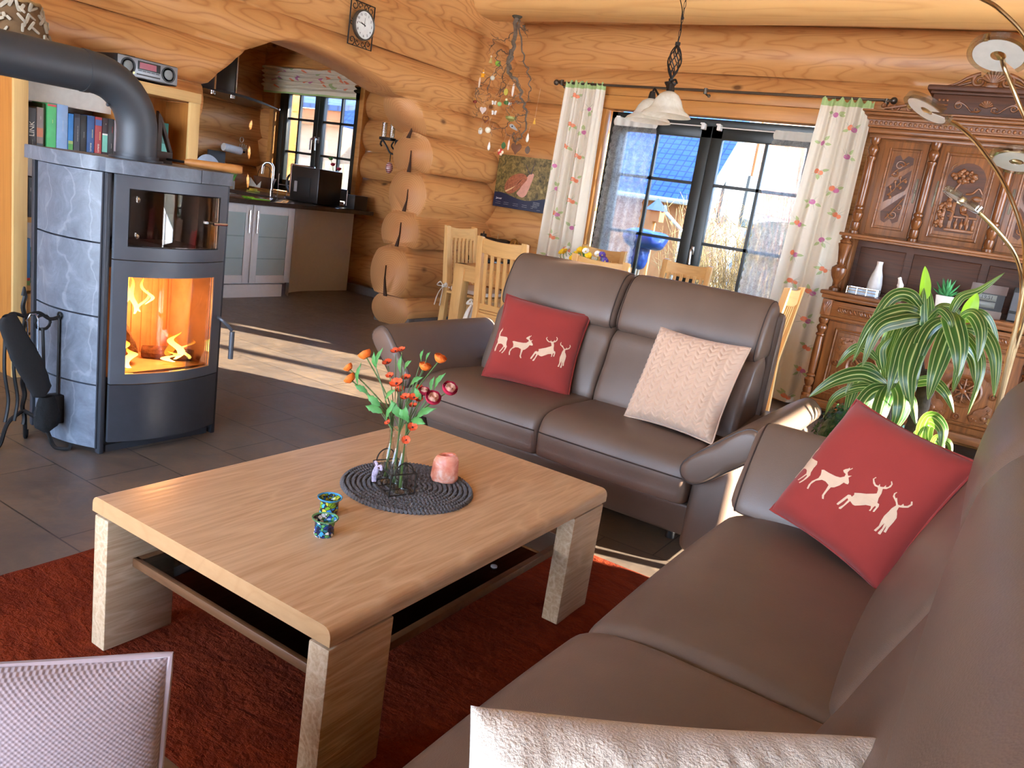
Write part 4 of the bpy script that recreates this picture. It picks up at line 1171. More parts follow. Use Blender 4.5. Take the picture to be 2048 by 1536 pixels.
for q in ([(0, 0), (.075, 0), (.075, .05), (0, .05)], [(0, .05), (.02, .05), (.02, .17), (0, .21)], [(.06, .05), (.075, .05), (.02, .19), (0, .215), (.005, .19)]): m.prism(q, 0, .02, M=Mt, bev=.002)
m.build('bracket', plain('brown_iron', (66, 54, 48), .6, .2), tr_)
pk = thing('stove_scraper', 'stove poker with turned wooden handle lying on the stove top', 'poker', (-3.1, 2.3, 1.224))
m = MB(); m.tube([(-3.33, 2.16, 1.243), (-3.14, 2.19, 1.243)], .0055, 8); m.build('rod', M_wrought, pk)
m = MB(); d0, d1 = Vector((-3.14, 2.19, 1.243)), Vector((-2.985, 2.37, 1.245)); m.tube([d0 + (d1 - d0) * t for t in (0, .03, .1, .5, .9, .98, 1)], [.010, .014, .0175, .0185, .019, .017, .013], 16); m.build('handle', wood('poker_handle', (190, 128, 66), (140, 86, 40), 'Y', contrast=.3), pk)

# ---- fire tools
ft = thing('fire_tool_stand', 'black wrought-iron fire tool stand left of the stove', 'fire tool stand', (-3.30, 1.615, 0))
m = MB()
tw = [(-3.30 + .004 * math.cos(z * 60), 1.615 + .004 * math.sin(z * 60), z) for z in [.10 + i * .01 for i in range(55)]]
m.tube(tw, .009, 6); m.tube([(-3.30, 1.615, .64), (-3.30, 1.615, .675)], [.012, .004], 8)
for (dx, dy) in ((.12, .10), (-.02, -.11), (-.10, .06)):
    m.tube(bez([(-3.30, 1.615, .16), (-3.30 + dx * .5, 1.615 + dy * .5, .11), (-3.30 + dx * .75, 1.615 + dy * .75, .02), (-3.30 + dx * .95, 1.615 + dy * .95, .008), (-3.30 + dx * 1.15, 1.615 + dy * 1.15, .012), (-3.30 + dx * 1.2, 1.615 + dy * 1.2, .03)], 6), .008, 6)
for s in (-1, 1):
    m.tube(bez([(-3.30, 1.615, .555), (-3.29, 1.615 + s * .05, .57), (-3.28, 1.615 + s * .09, .545), (-3.27, 1.615 + s * .125, .555), (-3.26, 1.615 + s * .15, .575)], 6), .007, 6)
    m.tube([(-3.285 + .0, 1.615 + s * .065 + .03 * math.cos(R(a)), .53 + .03 * math.sin(R(a))) for a in range(0, 360, 30)], .006, 6, closed=True)
m.build('stand', M_wrought, ft)
sh = thing('ash_shovel', 'black iron ash shovel hanging at the right of the tool stand', 'shovel', (-3.26, 1.73, .1))
m = MB(); m.tube([(-3.262, 1.735, .55), (-3.262, 1.732, .22)], .006, 6); m.tube([(-3.262 + .014 * math.cos(R(a)), 1.735, .56 + .014 * math.sin(R(a))) for a in range(0, 360, 40)], .004, 6, closed=True)
m.build('shaft', M_wrought, sh)
m = MB(); m.box(-3.29, -3.235, 1.685, 1.765, .10, .225, .006); m.build('scoop', M_wrought, sh)
br = thing('hearth_brush', 'black bristle hearth brush hanging in front of the tool stand', 'brush', (-3.22, 1.66, .1))
m = MB(); m.tube([(-3.235, 1.655, .52), (-3.225, 1.66, .24)], .0065, 6); m.build('shaft', M_wrought, br)
m = MB()
def brf(u, v):
    a = 2 * PI * u; w = 1 + .12 * noise.noise(Vector((math.cos(a) * 6, math.sin(a) * 6, v * 5)))
    r = (.03 + .02 * math.sin(PI * min(1, v * .85))) * w * (1 - .75 * max(0, v - .82) / .18)
    return (-3.215 + .6 * r * math.cos(a), 1.665 + r * math.sin(a), .235 - .155 * v)
m.grid(brf, 30, 12, cu=True); m.build('bristles', plain('black_bristle', (14, 14, 15), .95, bump=.8, bscale=120), br)
tg = thing('log_tongs', 'flat black iron log tongs hanging at the left of the tool stand', 'tongs', (-3.28, 1.55, .12))
m = MB()
for s in (0, .035): m.tube(bez([(-3.275, 1.535 + s, .53), (-3.275, 1.53 + s, .35), (-3.275, 1.545 + s, .22), (-3.27, 1.53 + s, .13)], 6), .007, 6, flat=.5)
m.build('arms', M_wrought, tg)
gl = thing('leather_glove', 'long black leather stove glove draped over the tool stand', 'glove', (-3.2, 1.58, .3))
m = MB()
def glf(u, v):
    a = 2 * PI * u; c = bez([(-3.235, 1.515, .575), (-3.215, 1.56, .45), (-3.205, 1.605, .35), (-3.20, 1.645, .245)], 8)
    k = min(len(c) - 1, int(round(v * (len(c) - 1)))); p = c[k]
    w = (.030 + .025 * math.sin(PI * (v * .75 + .1))) * (1 if v < .93 else .7) * (.35 if v == 0 or v == 1 else 1); q = 1 + .08 * noise.noise(p * 30)
    return p + Vector((.012 * math.cos(a), w * q * math.sin(a) * .82, w * q * math.sin(a) * .45))
m.grid(glf, 20, 24, cu=True); m.build('glove', plain('black_suede', (17, 17, 19), .8, bump=.4, bscale=80), gl)
hk = thing('wire_hook', 'bright bent steel wire hook hung on the tool stand', 'hook', (-3.24, 1.63, .4))
m = MB(); m.tube([(-3.255, 1.60, .545), (-3.245, 1.612, .575), (-3.24, 1.63, .575), (-3.24, 1.64, .55), (-3.235, 1.638, .36), (-3.235, 1.645, .33), (-3.23, 1.675, .325)], .0028, 6); m.tube([(-3.25, 1.602, .545), (-3.24, 1.602, .42), (-3.235, 1.612, .405), (-3.235, 1.638, .405)], .0028, 6); m.build('wire', M_chrome, hk)

# ---- bookcase
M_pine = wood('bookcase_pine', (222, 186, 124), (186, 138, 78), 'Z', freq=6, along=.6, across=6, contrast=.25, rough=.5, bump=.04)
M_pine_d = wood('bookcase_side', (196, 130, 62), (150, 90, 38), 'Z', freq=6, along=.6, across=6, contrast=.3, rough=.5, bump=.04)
M_pine_y = wood('bookcase_rail', (222, 186, 124), (186, 138, 78), 'Y', freq=6, along=.6, across=6, contrast=.25, rough=.5, bump=.04)
M_grey_back = plain('pale_back_panel', (206, 204, 198), .7)
bc = thing('bookcase', 'pine bookcase standing behind the stove with books and drawers', 'bookcase', (-4.45, 2.58, 0))
XB, XF = -4.60, -4.30; Y0, Y1 = 2.05, 3.085
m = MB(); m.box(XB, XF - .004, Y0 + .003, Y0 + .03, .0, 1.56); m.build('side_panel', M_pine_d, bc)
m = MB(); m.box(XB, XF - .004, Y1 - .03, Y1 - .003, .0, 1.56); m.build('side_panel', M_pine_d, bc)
m = MB(); m.box(XF - .022, XF, Y0, Y0 + .068, 0, 1.565, .002); m.build('front_post', M_pine, bc)
m = MB(); m.box(XF - .022, XF, Y1 - .066, Y1, 0, 1.565, .002); m.build('front_post', M_pine, bc)
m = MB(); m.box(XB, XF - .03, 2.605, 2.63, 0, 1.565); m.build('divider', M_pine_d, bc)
m = MB(); m.box(XB, XF + .004, Y0 - .002, Y1 + .002, 1.565, 1.622, .002); m.build('top_board', M_pine_y, bc)
for z in (.46, .815, 1.165):
    m = MB(); m.box(XB, XF - .02, Y0 + .03, Y1 - .03, z, z + .026, .001); m.build('shelf', M_pine_y, bc)
m = MB(); m.box(XB, XB + .008, Y0, 2.605, 0, 1.58); m.build('back_panel', M_grey_back, bc)
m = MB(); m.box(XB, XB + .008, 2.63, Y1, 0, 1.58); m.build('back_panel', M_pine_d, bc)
m = MB(); m.box(XF - .12, XF - .11, 2.12, 2.605, 1.42, 1.565); m.build('valance', M_grey_back, bc)
for z0, z1 in ((.235, .445), (.03, .22)):
    m = MB(); m.box(XF - .24, XF - .02, 2.125, 2.60, z0, z1, .004); m.build('drawer', M_pine_y, bc)
M_pages = plain('book_pages', (226, 218, 200), .9, var=.08, vscale=200)
def txt(name, body, size, M, mat, parent, ext=.0006, align='CENTER', sx=1.0):
    c = bpy.data.curves.new(name, 'FONT'); c.body = body; c.size = size; c.extrude = ext; c.align_x = align; c.align_y = 'CENTER'
    o = bpy.data.objects.new(name, c); COL.objects.link(o); c.materials.append(mat)
    dg = bpy.context.evaluated_depsgraph_get(); me = bpy.data.meshes.new_from_object(o.evaluated_get(dg)); bpy.data.objects.remove(o)
    ob = bpy.data.objects.new(name, me); COL.objects.link(ob)
    if parent:
        ob.parent = parent; pm = Matrix.Identity(4); q = parent
        while q is not None: pm = q.matrix_basis @ pm; q = q.parent
        ob.matrix_basis = pm.inverted() @ M @ Matrix.Diagonal((sx, 1, 1, 1))
    else: ob.matrix_basis = M @ Matrix.Diagonal((sx, 1, 1, 1))
    return ob
def face_px(x, y, z, spin=0):   # text plane facing +X; text runs along +Y (spin 0) or upward (spin 90)
    return Matrix(((0, 0, 1, x), (1, 0, 0, y), (0, 1, 0, z), (0, 0, 0, 1))) @ Matrix.Rotation(R(spin), 4, 'Z')
M_white_print = plain('white_print', (235, 235, 228), .7)
M_yellow_print = plain('yellow_print', (250, 238, 150), .7)
M_red_print = plain('red_print', (206, 50, 56), .7)
M_black_print = plain('black_print', (24, 24, 26), .7)
_bm = {}
def book(y0, y1, z0, h, col, label, depth=.15, xf=-4.33, bands=(), tx=(), lean=0, group='books on the top left shelf'):
    t = thing('book', label, 'book', (xf - depth / 2, (y0 + y1) / 2, z0), 0, group)
    key = tuple(col)
    if key not in _bm: _bm[key] = plain('book_cover_%02d' % len(_bm), col, .45, var=.08, vscale=25)
    m = MB(); e = .0025
    m.box(xf - depth, xf - e, y0, y0 + e, z0, z0 + h); m.box(xf - depth, xf - e, y1 - e, y1, z0, z0 + h); m.box(xf - e, xf, y0, y1, z0, z0 + h, .001)
    mats = [_bm[key]]
    for (b0, b1, c) in bands:
        k2 = tuple(c)
        if k2 not in _bm: _bm[k2] = plain('book_cover_%02d' % len(_bm), c, .45)
        mats.append(_bm[k2]); m.box(xf - .0005, xf + .0006, y0 + .001, y1 - .001, z0 + h * b0, z0 + h * b1, mi=len(mats) - 1)
    m.build('cover', mats, t)
    m = MB(); m.box(xf - depth + .002, xf - .006, y0 + e, y1 - e, z0 + .003, z0 + h - .003); m.build('pages', M_pages, t)
    for (s_, size, pos, mt_) in tx:
        txt('title', s_, size, face_px(xf + .0012, (y0 + y1) / 2, z0 + h * pos, 90), mt_, t)
def Yb(px): return 2.13 + (px - 60) * .002675
ZS = 1.192
book(Yb(54.5), Yb(59.5), ZS, .20, (206, 206, 196), 'white paperback at the left end of the row, half hidden by the post', bands=((.1, .4, (60, 70, 60)),))
book(Yb(60), Yb(75), ZS, .192, (62, 64, 68), 'dark grey paperback with large white LINK lettering', tx=(('LINK', .034, .47, M_white_print), ('.........', .012, .14, M_white_print)))
book(Yb(76), Yb(88), ZS, .20, (142, 128, 122), 'grey paperback with orange patch next to the LINK book', bands=((.28, .5, (196, 120, 84)), (.0, .12, (70, 72, 76))), tx=(('......', .012, .75, M_white_print),))
book(Yb(88.5), Yb(94.5), ZS, .222, (58, 70, 24), 'dark olive hardback left of the bright green book', depth=.18, xf=-4.345)
book(Yb(95), Yb(112), ZS, .228, (84, 190, 118), 'bright green hardback with a small red mark at the top', bands=((.94, .985, (200, 60, 70)),), tx=(('.....', .016, .62, M_yellow_print),))
book(Yb(113), Yb(134), ZS, .232, (136, 168, 208), 'thick pale blue hardback, tallest right of the green one', tx=(('....................', .012, .55, M_white_print),))
book(Yb(135), Yb(145), ZS, .195, (40, 120, 190), 'slim blue paperback with green foot', bands=((.02, .22, (70, 150, 60)), (.22, .3, (150, 170, 90))))
book(Yb(146), Yb(158), ZS, .20, (38, 38, 52), 'dark navy paperback with a pale pink strip', bands=((.03, .95, (176, 160, 172)),) and ((.02, .9, (38, 38, 52)),), tx=(('..........................', .014, .5, M_pages),))
book(Yb(158.5), Yb(171), ZS, .198, (20, 20, 22), 'black paperback left of the blue one with yellow title', tx=(('..............', .010, .5, M_white_print),))
book(Yb(172), Yb(187), ZS, .202, (44, 84, 140), 'blue paperback with yellow title lettering', tx=(('Lorentz', .014, .2, M_white_print), ('Salut', .026, .55, M_yellow_print)) if False else (('Lorentz', .014, .2, M_white_print), ('......', .034, .55, M_yellow_print)))
book(Yb(188), Yb(202), ZS, .202, (168, 62, 66), 'red paperback with blue band and yellow title lettering', bands=((.78, .93, (44, 84, 150)),), tx=(('Lorentz', .014, .2, M_white_print), ('......', .034, .52, M_yellow_print)))
book(Yb(203), Yb(214.5), ZS, .202, (44, 30, 36), 'dark paperback with turquoise syringe-like strip', bands=((.12, .56, (110, 190, 170)), (.56, .6, (220, 220, 214))), tx=(('...', .012, .85, M_white_print),))
book(Yb(215), Yb(227.5), ZS, .204, (34, 34, 38), 'black paperback with red and white title near the pipe', tx=(('......', .026, .72, M_red_print), ('..........', .012, .3, M_white_print)))
book(Yb(228), Yb(235), ZS, .20, (150, 140, 148), 'grey paperback at the right end of the row beside the pipe')
book(2.135, 2.152, .842, .20, (70, 78, 84), 'dark grey book on the middle shelf behind the stove edge', group='books on the middle shelves', tx=(('.........', .010, .7, M_white_print),))
book(2.153, 2.168, .842, .205, (26, 28, 30), 'black book on the middle shelf behind the stove edge', group='books on the middle shelves')
book(2.125, 2.148, .487, .245, (70, 140, 210), 'tall sky blue book on the shelf above the drawers', group='books on the middle shelves', bands=((.0, .1, (120, 160, 90)), (.1, .16, (200, 70, 60))))
book(2.15, 2.19, .487, .19, (106, 138, 106), 'green picture book on the shelf above the drawers', group='books on the middle shelves', depth=.14, xf=-4.40, bands=((.15, .6, (60, 70, 66)),))
book(2.83, 2.862, ZS, .235, (150, 140, 100), 'olive patterned book in the right compartment beside the pipe', group='books in the right compartment')
book(2.865, 2.905, ZS, .232, (20, 92, 80), 'dark green mottled book in the right compartment', group='books in the right compartment', bands=((.25, .5, (80, 150, 140)), (.0, .12, (190, 190, 180))))
book(2.775, 2.825, ZS, .225, (170, 160, 150), 'pale book in the right compartment half hidden by the pipe', group='books in the right compartment')

# ---- radio on the bookcase
M_silver = plain('silver_plastic', (138, 142, 148), .4, .4)
M_disp = plain('red_display', (130, 46, 60), .2, emission=None) if False else plain('red_display', (150, 50, 66), .25)
rd = thing('radio', 'silver table radio with two speakers standing on the bookcase', 'radio', (-4.42, 2.745, 1.624))
ry0, ry1, rz0, rz1 = 2.565, 2.925, 1.626, 1.738
m = MB(); m.box(-4.55, -4.30, ry0, ry1, rz0 + .006, rz1, .006); m.build('casing', M_black, rd)
m = MB(); m.box(-4.302, -4.296, ry0 + .002, ry1 - .002, rz0 + .012, rz1 - .004, .002); m.build('front_panel', M_silver, rd)
for y in (ry0 + .06, ry1 - .06):
    q = Matrix.Translation((-4.296, y, (rz0 + rz1) / 2 + .004)) @ Matrix.Rotation(R(90), 4, 'Y')
    m = MB(); m.lathe([(.043, 0), (.043, .003), (.036, .003), (.032, -.001), (.028, .0), (.026, .004), (.015, .007), (0, .008)], 32, q); sp1 = m.build('speaker', M_black, rd)
    m = MB(); m.lathe([(.027, .0035), (.016, .0078), (0, .0088)], 28, q); m.build('speaker_cone', plain('grey_cone', (126, 130, 130), .6), sp1)
m = MB(); m.box(-4.297, -4.294, 2.68, 2.815, 1.680, 1.724, .001); dsp = m.build('display', M_black, rd)
m = MB(); m.box(-4.2945, -4.2935, 2.69, 2.79, 1.686, 1.718); m.build('display_text', M_disp, dsp)
m = MB(); m.box(-4.297, -4.2945, 2.675, 2.815, 1.651, 1.658); m.build('disc_slot', M_black, rd)
m = MB(); m.cyl(.006, 0, .004, 14, Matrix.Translation((-4.296, 2.657, 1.656)) @ Matrix.Rotation(R(90), 4, 'Y')); m.build('power_button', plain('brass_button', (210, 200, 130), .3, .5), rd)
for i in range(5):
    m = MB(); m.box(-4.297, -4.2945, 2.683 + i * .026, 2.705 + i * .026, 1.672, 1.677); m.build('button', M_iron_d, rd)
m = MB(); m.box(-4.45, -4.36, 2.645, 2.705, rz1, rz1 + .008, .003); m.build('top_key', M_black, rd)

# ---- driftwood basket
M_drift = plain('driftwood', (176, 166, 148), .9, var=.25, vscale=18, bump=.5, bscale=60)
bk_ = thing('driftwood_basket', 'basket of pale driftwood chips with rope rim on the bookcase top', 'basket', (-4.44, 2.12, 1.624))
Mb = T(-4.44, 2.10, 1.626)
m = MB(); m.lathe([(.10, 0), (.165, .06), (.16, .14), (.12, .24), (.115, .25), (.10, .2), (.09, .05)], 28, Mb); m.build('bowl', plain('brown_bowl', (112, 86, 58), .9, var=.2, vscale=14), bk_)
rnd = random.Random(5)
m = MB()
for i in range(150):
    a = rnd.uniform(0, 2 * PI); z = rnd.uniform(.02, .235); r = (.165 if z < .14 else .16 - (z - .14) * .4) + .004
    q = Mb @ Matrix.Rotation(a, 4, 'Z') @ Matrix.Translation((r, 0, z)) @ Matrix.Rotation(rnd.uniform(-1.2, 1.2), 4, 'X') @ Matrix.Rotation(rnd.uniform(-.25, .1), 4, 'Y')
    l, w = rnd.uniform(.025, .06), rnd.uniform(.010, .02)
    m.rbox((0, 0, 0), (.012, w, l), .5, 8, 6, M=q)
o = m.build('driftwood_chips', M_drift, bk_); o['kind'] = 'stuff'
m = MB(); m.tube([Mb @ Vector((.122 * math.cos(R(a)), .122 * math.sin(R(a)), .245 + .004 * math.sin(R(a * 9)))) for a in range(0, 360, 8)], .009, 8, closed=True); m.build('rope_rim', plain('hemp_rope', (170, 136, 90), .95, bump=.6, bscale=90), bk_)

# ---- wall clock in a scrolled iron frame
ck = thing('wall_clock', 'square scrolled iron wall clock with white dial on the arch wall', 'clock', (-4.60, 4.62, 2.36))
XC = -4.60
cy, cz = 4.635, 2.385
m = MB(); w, h = .125, .155
m.tube([(XC, cy - w, cz - h), (XC, cy + w, cz - h), (XC, cy + w, cz + h), (XC, cy - w, cz + h)], .006, 6, closed=True)
def scroll(c, r, a0, turns, s=1):
    return [(XC, c[0] + r * (1 - .75 * k / 20) * math.cos(a0 + s * turns * 2 * PI * k / 20), c[1] + r * (1 - .75 * k / 20) * math.sin(a0 + s * turns * 2 * PI * k / 20)) for k in range(21)]
for sy in (-1, 1):
    for sz in (-1, 1):
        m.tube(scroll((cy + sy * .085, cz + sz * .12), .034, R(90 if sz > 0 else -90), 1.1, sy * sz), .0032, 5)
    for k in (-.03, .03): m.tube(scroll((cy + k, cz + sy * .128), .024, R(0), 1.0, sy), .003, 5)
    m.tube(scroll((cy + sy * .105, cz), .024, R(90), 1.1, sy), .003, 5)
m.build('iron_frame', M_wrought, ck)
q = Matrix.Translation((XC + .0, cy, cz)) @ Matrix(((0, 0, 1, 0), (1, 0, 0, 0), (0, 1, 0, 0), (0, 0, 0, 1)))
m = MB(); m.lathe([(.098, 0), (.108, .01), (.108, .035), (.100, .042), (.096, .036), (.096, .0)], 40, q); m.build('bezel', plain('bronze_bezel', (86, 82, 74), .4, .6), ck)
m = MB(); m.cyl(.097, .005, .03, 40, q); dl = m.build('dial', plain('white_dial', (226, 230, 226), .5), ck)
for k in range(12):
    a = R(90 - 30 * (k + 1))
    txt('numeral', str(k + 1), .024, q @ Matrix.Translation((.076 * math.cos(a), .076 * math.sin(a), .0305)), M_black_print, dl)
def hand(name, ang, L, w):
    a = R(90 - ang); m = MB(); m.prism([(-.012, -w), (L, -w * .3), (L, w * .3), (-.012, w)], .031, .033, M=q @ Matrix.Rotation(a, 4, 'Z')); m.build(name, M_black_print, ck)
hand('hour_hand', 290, .042, .004); hand('minute_hand', 280, .07, .003); hand('second_hand', 0, .05, .001)
# ================================================================ DINING CORNER, CURTAINS, LAMPS, SIDEBOARD, PLANTS
M_oakd = wood('dining_oak', (226, 182, 116), (184, 132, 74), 'Z', freq=7, along=.6, across=6, contrast=.3, fine=.2, rough=.45, bump=.05)
M_oakdx = wood('dining_oak_x', (226, 182, 116), (184, 132, 74), 'X', freq=7, along=.6, across=6, contrast=.3, fine=.2, rough=.45, bump=.05)
M_linen = plain('pale_linen', (214, 206, 194), .95, var=.08, vscale=40, bump=.5, bscale=700, bdist=.001)
def make_chair(label):
    t = thing('dining_chair', label, 'chair', group='oak dining chairs')
    def P(name, mb, mt=None): return mb.build(name, mt or M_oakd, t, world=False)
    for s in (-1, 1):
        m = MB(); x = s * .195
        prof = [(-.02, 0), (.025, 0), (.02, .45), (-.035, .99), (-.075, 1.0), (-.025, .45), (-.045, 0)]
        prof = [(.03, 0), (.03, .45), (-.045, .995), (-.085, 1.0), (-.02, .45), (-.035, 0)]
        m.prism([(a, b) for a, b in prof], x - .022, x + .022, M=Matrix(((0, 0, 1, 0), (1, 0, 0, 0), (0, 1, 0, 0), (0, 0, 0, 1))), bev=.006)
        P('rear_leg', m)
        m = MB(); m.box(x - .02, x + .02, .40, .44, 0, .43, .005); P('front_leg', m)
    m = MB(); m.box(-.215, .215, .005, .45, .43, .452, .008); P('seat', m, M_oakdx)
    m = MB()
    m.box(-.18, .18, .40, .425, .36, .43); m.box(-.18, .18, -.005, .02, .36, .43); P('apron', m, M_oakdx)
    m = MB()
    def rail(u, v):
        x = -.18 + .36 * u; a = 2 * PI * v; q = .011
        zc = .935 - .012 * (1 - (2 * u - 1) ** 2); h = .055
        yb = -.052 - .02 * (1 - (2 * u - 1) ** 2)
        c, s_ = math.cos(a), math.sin(a)
        yy = q * math.copysign(abs(c) ** .4, c); zz = h * math.copysign(abs(s_) ** .25, s_)
        return (x, yb + yy - .085 * zz * .6, zc + zz)
    m.grid(rail, 10, 20, cv=True); P('top_rail', m, M_oakdx)
    for i in range(6):
        x = -.145 + i * .058
        m = MB(); m.prism([(.005, .47), (.017, .47), (-.042, .895), (-.056, .895)], x - .0125, x + .0125, M=Matrix(((0, 0, 1, 0), (1, 0, 0, 0), (0, 1, 0, 0), (0, 0, 0, 1)))); P('back_slat', m)
    m = MB(); m.box(-.18, .18, -.002, .018, .455, .50, .004); P('lower_rail', m, M_oakdx)
    return t
c0 = make_chair('oak dining chair nearest the log ends, at the left head of the table')
c0.location = (-4.16, 5.70, 0); c0.rotation_euler = (0, 0, R(-90))
dup(c0, (-3.215, 4.93, 0), 0, 'oak slatted dining chair pulled out just left of the two-seat sofa back')
dup(c0, (-2.42, 4.95, 0), 0, 'oak dining chair with sunlit rail between sofa and table, right of the slatted one')
dup(c0, (-3.17, 6.36, 0), R(180), 'oak dining chair on the window side behind the spring flowers')
dup(c0, (-2.38, 6.36, 0), R(180), 'oak dining chair on the window side in front of the terrace door')
dup(c0, (-1.36, 5.62, 0), R(90), 'oak dining chair at the right head of the table by the right curtain')
dt = thing('dining_table', 'oak dining table with thick legs standing behind the two-seat sofa', 'table', (-2.75, 5.6, 0))
tx0, tx1, ty0, ty1, tz = -3.84, -1.74, 5.16, 6.06, .735
m = MB(); m.box(tx0, tx1, ty0, ty1, tz - .03, tz, .004); m.build('tabletop', M_oakdx, dt)
for x in (tx0, tx1 - .095):
    for y in (ty0, ty1 - .095): m = MB(); m.box(x, x + .095, y, y + .095, 0, tz - .0, .005); m.build('leg', M_oakd, dt)
for y in (ty0 + .02, ty1 - .045): m = MB(); m.box(tx0 + .095, tx1 - .095, y, y + .025, tz - .13, tz - .03); m.build('apron', M_oakdx, dt)
for x in (tx0 + .02, tx1 - .045): m = MB(); m.box(x, x + .025, ty0 + .095, ty1 - .095, tz - .13, tz - .03); m.build('apron', M_oakd, dt)
def seat_cushion(x, y, rz, label, tie=(-.2, 0)):
    t = thing('chair_cushion', label, 'cushion', (x, y, .454), rz, 'tied seat cushions')
    m = MB(); m.rbox((0, .22, .022), (.40, .40, .042), .3, 32, 10); m.build('pad', M_linen, t, world=False)
    for s in (-1, 1):
        m = MB(); b = Vector((s * .235, .0, .03))
        m.tube([(s * .18, .03, .02), (s * .225, .0, .03)], .008, 6)
        m.ball(tuple(b), .016, 8, 6)
        for q in (-1, 1):
            m.tube(bez([b, b + Vector((0, q * .035, .03)), b + Vector((s * .02, q * .05, .0)), b], 6), .010, 6, flat=.35)
            m.tube(bez([b, b + Vector((s * .02, q * .02 - .01, -.07)), b + Vector((s * .03, q * .03 - .02, -.17))], 6), [.008 + .012 * i / 12 for i in range(13)], 6, flat=.25)
        m.build('tie_bow', M_linen, t, world=False)
seat_cushion(-4.16, 5.70, R(-90), 'pale linen seat cushion tied to the chair at the left head of the table')
seat_cushion(-3.215, 4.93, 0, 'pale linen seat cushion tied to the chair left of the sofa back')
# spring flowers on the table
sf_ = thing('flower_bowl', 'bowl of white and yellow spring flowers on the dining table', 'flowers', (-3.0, 5.75, tz))
m = MB(); m.lathe([(.05, 0), (.09, .02), (.12, .09), (.125, .1), (.115, .1), (.08, .03)], 28, T(-2.99, 5.72, tz)); m.build('bowl', plain('grey_bowl', (150, 146, 140), .5), sf_)
rnd = random.Random(3); mats = [plain('daffodil_yellow', (250, 210, 40), .7), plain('white_crocus', (238, 238, 230), .7), plain('violet_crocus', (92, 66, 150), .7), plain('spring_leaf', (92, 140, 60), .6)]
mg = MB()
for i in range(26):
    a, r = rnd.uniform(0, 6.28), rnd.uniform(.02, .15); h = rnd.uniform(.14, .24) - r * .25
    c = Vector((-2.99 + r * math.cos(a) * 1.5, 5.72 + r * math.sin(a) * .7, tz + h + .03)); k = 2 if (c.x > -2.86 and i % 2) else i % 2
    mb = MB(); poppy(mb, c, .028, Vector((math.cos(a) * .5, -.8, .7)), 6)
    mb.build('bloom', [mats[k], mats[0] if k != 0 else mats[0]], sf_, sharp=80)
    mg.tube(bez([(-2.99 + .04 * math.cos(a), 5.72 + .04 * math.sin(a), tz + .05), c - Vector((0, 0, .05)), c], 4), .003, 5)
    if i % 2 == 0: lobed_leaf(mg, Vector((-2.99, 5.72, tz + .08)), c - Vector((-2.99, 5.72, tz + .03)), .17, .009)
mg.build('leaves', mats[3], sf_, sharp=80)

# ---- antique sewing machine in the corner
sm = thing('sewing_machine', 'antique black sewing machine on its cabinet in the log corner', 'sewing machine', (-4.38, 6.42, 0))
M_cab = wood('walnut', (128, 78, 44), (82, 46, 24), 'X', contrast=.4)
m = MB(); m.box(-4.60, -4.08, 6.28, 6.60, .60, .655, .006); m.box(-4.58, -4.10, 6.29, 6.585, .50, .60, .004); m.build('cabinet', M_cab, sm)
m = MB()
for x in (-4.55, -4.15):
    m.tube(bez([(x, 6.34, 0), (x, 6.42, .25), (x, 6.36, .5)], 6), .015, 6); m.tube(bez([(x, 6.54, 0), (x, 6.46, .25), (x, 6.54, .5)], 6), .015, 6)
m.tube([(-4.55, 6.44, .25), (-4.15, 6.44, .25)], .012, 6); m.build('iron_stand', M_wrought, sm)
m = MB(); m.box(-4.60, -4.16, 6.36, 6.54, .656, .70, .008)
m.tube(bez([(-4.17, 6.45, .70), (-4.17, 6.45, .80), (-4.20, 6.45, .87), (-4.32, 6.45, .875), (-4.46, 6.45, .88), (-4.50, 6.45, .87)], 6), [.035] * 6 + [.033] * 12 + [.026] * 13, 12)
m.box(-4.525, -4.475, 6.425, 6.475, .76, .93, .008); m.tube([(-4.50, 6.45, .93), (-4.50, 6.45, .95)], .006, 6)
m.build('machine_head', plain('black_enamel', (20, 20, 22), .2), sm)
m = MB(); m.tube([(-4.50, 6.45, .76), (-4.50, 6.45, .70)], .006, 8); m.box(-4.51, -4.49, 6.44, 6.46, .70, .71); m.tube([(-4.33, 6.45, .90), (-4.33, 6.45, .95)], .003, 6); m.build('needle_bar', M_chrome, sm)
m = MB(); m.tube([(-4.135, 6.45 + .065 * math.cos(R(a)), .86 + .065 * math.sin(R(a))) for a in range(0, 360, 15)], .010, 8, closed=True)
for a in (0, 60, 120): m.tube([(-4.135, 6.45 - .065 * math.cos(R(a)), .86 - .065 * math.sin(R(a))), (-4.135, 6.45 + .065 * math.cos(R(a)), .86 + .065 * math.sin(R(a)))], .005, 6)
m.build('hand_wheel', plain('brass', (190, 150, 80), .3, 1.0), sm)
m = MB(); m.box(-4.47, -4.41, 6.275, 6.285, .54, .56, .003); m.build('lock_plate', M_chrome, sm)

